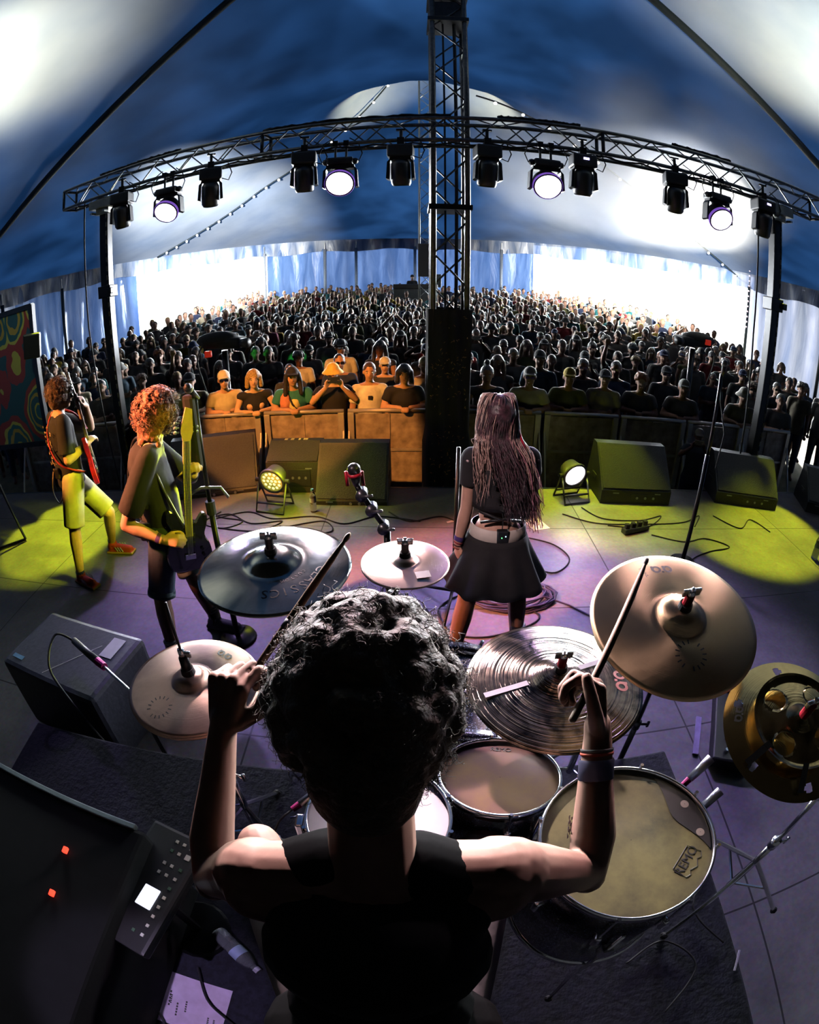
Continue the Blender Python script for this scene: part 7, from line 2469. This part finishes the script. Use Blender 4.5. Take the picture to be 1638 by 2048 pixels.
# ---------------------------------------------------------------- drummer
def drummer():
    J = dict(pel=V((-.05, .06, 1.00)), bel=V((-.05, .11, 1.14)), che=V((-.05, .19, 1.30)), nek=V((-.048, .30, 1.475)), hed=V((-.05, .425, 1.665)),
             f=V((0, 1, -.25)), hf=V((.02, .92, -.38)),
             shoL=V((-.222, .285, 1.425)), shoR=V((.125, .30, 1.425)),
             elbL=V((-.365, .325, 1.235)), wriL=V((-.332, .552, 1.452)), hdL=V((.18, .45, .80)), hnL=V((-.38, -.66, .45)), cuL=1.0,
             elbR=V((.325, .345, 1.25)), wriR=V((.337, .545, 1.440)), hdR=V((-.06, .60, .72)), hnR=V((.96, -.12, .10)), cuR=1.1,
             hipL=V((-.16, .10, .985)), hipR=V((.06, .10, .985)),
             kneL=V((-.375, .555, .955)), kneR=V((.195, .60, .955)),
             ankL=V((-.43, .60, .50)), ankR=V((.16, .60, .50)), toeL=V((-.46, .76, .455)), toeR=V((.145, .76, .455)))
    mb = MB()
    F = frame(J['hf'])
    head_shapes(mb, J['hed'], F, 1.02, n=18)
    mb.cap(J['nek'] - V((0, .03, .04)), .062, J['hed'] + F @ V((0, -.03, -.05)), .054, 16)
    B = frame(J['f'], (J['nek'] - J['pel']).normalized())
    mb.ball(J['che'] + B @ V((0, 0, .02)), (.165, .105, .16), 18, M=B); mb.ball(J['bel'], (.145, .10, .16), 16, M=B); mb.ball(J['pel'], (.16, .12, .12), 16, M=B)
    for q in 'LR':
        # trapezius, deltoid, arm
        mb.cap(J['nek'] + V((0, -.01, -.01)), .052, J['sho' + q] + V((0, 0, .004)), .052, 16)
        mb.cap(J['nek'] + V((0, -.05, -.05)), .060, J['sho' + q] + V((0, -.02, -.02)), .058, 16)
        mb.ball(J['sho' + q] + (J['elb' + q] - J['sho' + q]) * .12, (.062, .060, .066), 16)
        a, b = J['sho' + q], J['elb' + q]
        mb.bone([a, a.lerp(b, .4), a.lerp(b, .8), b], [.060, .054, .042, .038], 16)
        a, b = J['elb' + q], J['wri' + q]
        mb.ball(a + V((0, -.008, -.006)), .037, 12)
        sd = V((-1 if q == 'L' else 1, 0, 0))
        mb.bone([a, a.lerp(b, .28) + sd * .004, a.lerp(b, .65), b], [.038, .0435, .034, .0265], 16)
        mb.cap(b, .0265, b + V(J['hd' + q]).normalized() * .02, .026, 12)
        mb.bone([J['hip' + q], J['hip' + q].lerp(J['kne' + q], .5), J['kne' + q]], [.09, .078, .058], 14)
        mb.bone([J['kne' + q], J['kne' + q].lerp(J['ank' + q], .3), J['ank' + q]], [.056, .058, .038], 14)
    hand_shapes(mb, J['wriL'], J['hdL'], J['hnL'], 1, 1.05, 1.14, .2, .55, 10, curls=(.85, 1.15, 1.25, 1.3))
    hand_shapes(mb, J['wriR'], J['hdR'], J['hnR'], -1, 1.15, 1.10, .2, .35, 10, curls=(1.0, 1.15, 1.2, 1.25))
    o = finish_body(mb, 'person', J, None, .0042, k=1.02)
    tag(o, 'drummer with big dark curly hair seen from above and behind, sticks raised', 'person')
    # sleeveless black top with a wide collar
    mb = MB()
    mb.ball(J['che'] + B @ V((0, -.004, .015)), (.178, .122, .172), 20, M=B); mb.ball(J['bel'], (.165, .118, .17), 18, M=B)
    mb.ball(J['pel'] + V((0, -.01, .01)), (.235, .185, .16), 18, M=B)
    for q, sg in (('L', -1), ('R', 1)):
        mb.cap(J['nek'] + V((sg * .058, .0, -.015)), .058, J['nek'] + V((sg * .100, -.008, -.040)), .061, 16)
        mb.cap(J['nek'] + V((sg * .05, -.07, -.06)), .062, J['nek'] + V((sg * .105, -.06, -.075)), .063, 16)
        mb.cap(J['nek'] + V((sg * .09, -.03, -.06)), .062, J['che'] + V((sg * .07, .02, .02)), .07, 14)
    mb.cap(J['nek'] + V((0, -.065, -.045)), .055, J['che'], .09, 14)
    top = part(mb, 'sleeveless_top', mat('washed_black_top', (.004, .0045, .0045), .95, var=.3, scale=8, bump=.5, spec=.12), o, .006, 3)
    mb = MB()
    for q in 'LR':
        e = J['hip' + q].lerp(J['kne' + q], .93)
        mb.cone(J['hip' + q], e, .094, .080, 18); mb.ball(J['hip' + q], .092, 14)
        for k in range(3):
            t = .45 + .16 * k; p = J['hip' + q].lerp(J['kne' + q], t)
            mb.cap(p + V((-.04, .0, .055)), .022, p + V((.05, .03, .05)), .018, 8)
    mb.ball(J['pel'], (.150, .12, .11), 16, M=B)
    part(mb, 'shorts', mat('grey_shorts', (.26, .22, .22), .85, var=.2, scale=10, bump=.4), o, .008)
    for q in 'LR':
        mb = MB(); shoe_shapes(mb, J['ank' + q], J['toe' + q]); part(mb, 'shoe', BLK, o, .007, 1)
    # big curly hair
    rnd = random.Random(31); hc = J['hed'] + V((.0, -.012, .012))
    AF = mat('dark_curly_hair', (.15, .105, .068), .6, var=.35, scale=70, bump=.9, sheen=.25, spec=.3)
    mb = MB()
    mb.ball(hc + F @ V((0, -.02, .03)), (.098, .102, .098), 20, M=F); mb.ball(hc + F @ V((0, -.055, -.055)), (.072, .062, .09), 18, M=F)
    roots = []
    for i in range(520):
        z = rnd.uniform(-1, 1); a = rnd.uniform(0, 2 * PI); q = math.sqrt(1 - z * z); d = V((q * math.cos(a), q * math.sin(a), z))
        if d.y > .62 and d.z < .45:
            continue
        low = d.z < -.2
        p = V((d.x * (.104 if d.z > .1 else .104 + .030 * (d.z - .1)), d.y * .106 - .022, d.z * (.128 if d.z > 0 else .112) + .016))
        if p.z < -.13 and d.y > -.1:
            continue
        roots.append((hc + F @ p, F @ d)); mb.ball(hc + F @ (p * rnd.uniform(.96, 1.04)), rnd.uniform(.012, .021), 6)
    h = part(mb, 'hair', AF, o, .006, 1, .8)
    mb = MB()
    many = []
    for i in range(4200):
        p, d = roots[rnd.randrange(len(roots))]
        many.append((p + V((rnd.gauss(0, .006), rnd.gauss(0, .006), rnd.gauss(0, .006))), V(d) + V((rnd.gauss(0, .45), rnd.gauss(0, .45), rnd.gauss(0, .45)))))
    strands(mb, many, .019, .0007, .0045, rnd, .001, 3, 7, 9); mb.build('curls', AF, h, True)
    # bands on the right wrist
    a, b = J['elbR'], J['wriR']; d = (b - a).normalized()
    for off, r_, hh, colr, nm in ((.035, .0305, .003, (.55, .08, .03), 'orange_bracelet'), (.028, .0300, .003, (.02, .02, .02), 'cord_bracelet'), (.066, .0325, .021, (.02, .025, .07), 'sweat_band')):
        T = Matrix.Translation(b - d * off) @ rot_to(d).to_4x4(); mb = MB(); mb.lathe([(r_ * .97, -hh), (r_ * 1.03, -hh * .8), (r_ * 1.04, hh * .8), (r_ * .97, hh)], 24, T); mb.build(nm, mat(nm, colr, .7), o, True)
    # small tattoo lettering near the right elbow
    me = text_mesh('XXX', .022, .0002)
    T = Matrix.Translation(a.lerp(b, .20)) @ rot_to(d).to_4x4()
    for v in me.vertices:
        aa = -1.75 + v.co.x / .042; rr = .0450; v.co = T @ V((rr * math.cos(aa), rr * math.sin(aa), v.co.y))
    me.materials.clear(); me.materials.append(TAT)
    t_ = link('tattoo', me, None, o)
    mb = MB(); g = []
    for u in range(9):
        for v_ in range(9):
            aa = -1.0 + u * .12; g.append(T @ V((.0452 * math.cos(aa), .0452 * math.sin(aa), .015 + v_ * .006)))
    mb.add(g, [(u * 9 + v_, u * 9 + v_ + 1, (u + 1) * 9 + v_ + 1, (u + 1) * 9 + v_) for u in range(8) for v_ in range(8) if (u - 3.5) ** 2 + (v_ - 3.5) ** 2 < 14 and (u * 3 + v_ * 5) % 7 > 1])
    mb.build('tattoo', TAT, o, True)
    # chain at the neck side
    WOOD = mat('hickory', (.50, .30, .17), .5, var=.3, scale=30); WOODP = mat('pale_hickory', (.72, .52, .36), .5, var=.15, scale=30)
    for tip, grip, extra_, lab, m, rot_b in ((V((-.113, .857, 1.688)), J['wriL'] + V(J['hdL']).normalized() * .078 + V((.022, .012, -.012)), .085, 'brown drumstick in the drummer\'s left hand', WOOD, 1),
                                     (V((.506, .851, 1.627)), J['wriR'] + V(J['hdR']).normalized() * .080 + V((-.026, -.012, .012)), .060, 'pale drumstick in the drummer\'s right hand', WOODP, 0)):
        d = (tip - grip).normalized(); butt = grip - d * extra_
        t = thing('drumstick', lab, 'drumstick', tuple(butt), 'drumsticks')
        L_ = (tip - butt).length
        mb = MB(); mb.lathe([(.001, 0), (.0062, .002), (.0074, .006), (.0074, L_ * .72), (.0058, L_ * .86), (.0036, L_ - .022)], 18, Matrix.Translation(butt) @ rot_to(d).to_4x4()); mb.build('shaft', m, t, True)
        mb = MB(); mb.ball(tip - d * .012, (.0055, .0055, .012), 12, M=rot_to(d)); mb.build('tip', m if rot_b else mat('dark_tip', (.08, .05, .04), .5), t, True)
        if rot_b:
            q = butt + d * L_ * .50; mb = MB(); mb.cone(q, q + d * .018, .0079, .0079, 16); mb.build('black_band', BLK, t, True)


drummer()

# ================================================================== drifting stage haze under the canopy
def haze(name, c, size, dens, scale, label, rot=0):
    m = bpy.data.materials.new(name); N, L = nodes(m)
    N.remove(N['Principled BSDF'])
    vs = N.new('ShaderNodeVolumeScatter'); vs.inputs['Anisotropy'].default_value = .15; vs.inputs['Color'].default_value = (.95, .96, .92, 1)
    tc = N.new('ShaderNodeTexCoord'); nz = N.new('ShaderNodeTexNoise'); nz.inputs['Scale'].default_value = scale; nz.inputs['Detail'].default_value = 3; nz.inputs['Distortion'].default_value = .6
    L.new(tc.outputs['Object'], nz.inputs['Vector'])
    mr = N.new('ShaderNodeMapRange'); mr.inputs['From Min'].default_value = .40; mr.inputs['From Max'].default_value = .64; mr.inputs['To Min'].default_value = 0; mr.inputs['To Max'].default_value = dens
    L.new(nz.outputs['Fac'], mr.inputs['Value'])
    ln = N.new('ShaderNodeVectorMath'); ln.operation = 'LENGTH'; dv = N.new('ShaderNodeVectorMath'); dv.operation = 'DIVIDE'; dv.inputs[1].default_value = (size[0], size[1], size[2])
    L.new(tc.outputs['Object'], dv.inputs[0]); L.new(dv.outputs[0], ln.inputs[0])
    fo = N.new('ShaderNodeMapRange'); fo.inputs['From Min'].default_value = .45; fo.inputs['From Max'].default_value = 1.0; fo.inputs['To Min'].default_value = 1; fo.inputs['To Max'].default_value = 0
    L.new(ln.outputs['Value'], fo.inputs['Value'])
    mu = N.new('ShaderNodeMath'); mu.operation = 'MULTIPLY'; L.new(mr.outputs['Result'], mu.inputs[0]); L.new(fo.outputs['Result'], mu.inputs[1])
    L.new(mu.outputs[0], vs.inputs['Density'])
    L.new(vs.outputs[0], N['Material Output'].inputs['Volume'])
    mb = MB(); mb.ball((0, 0, 0), size, 24)
    o = mb.build(name, m, None, True); o.location = c; o.rotation_euler = (0, 0, rot)
    tag(o, label, 'haze', kind='stuff')
    return o


haze('haze_cloud', (4.9, 10.0, 5.2), (4.2, 4.0, 1.9), .45, .45, 'pale drifting haze cloud right of the tower under the canopy')
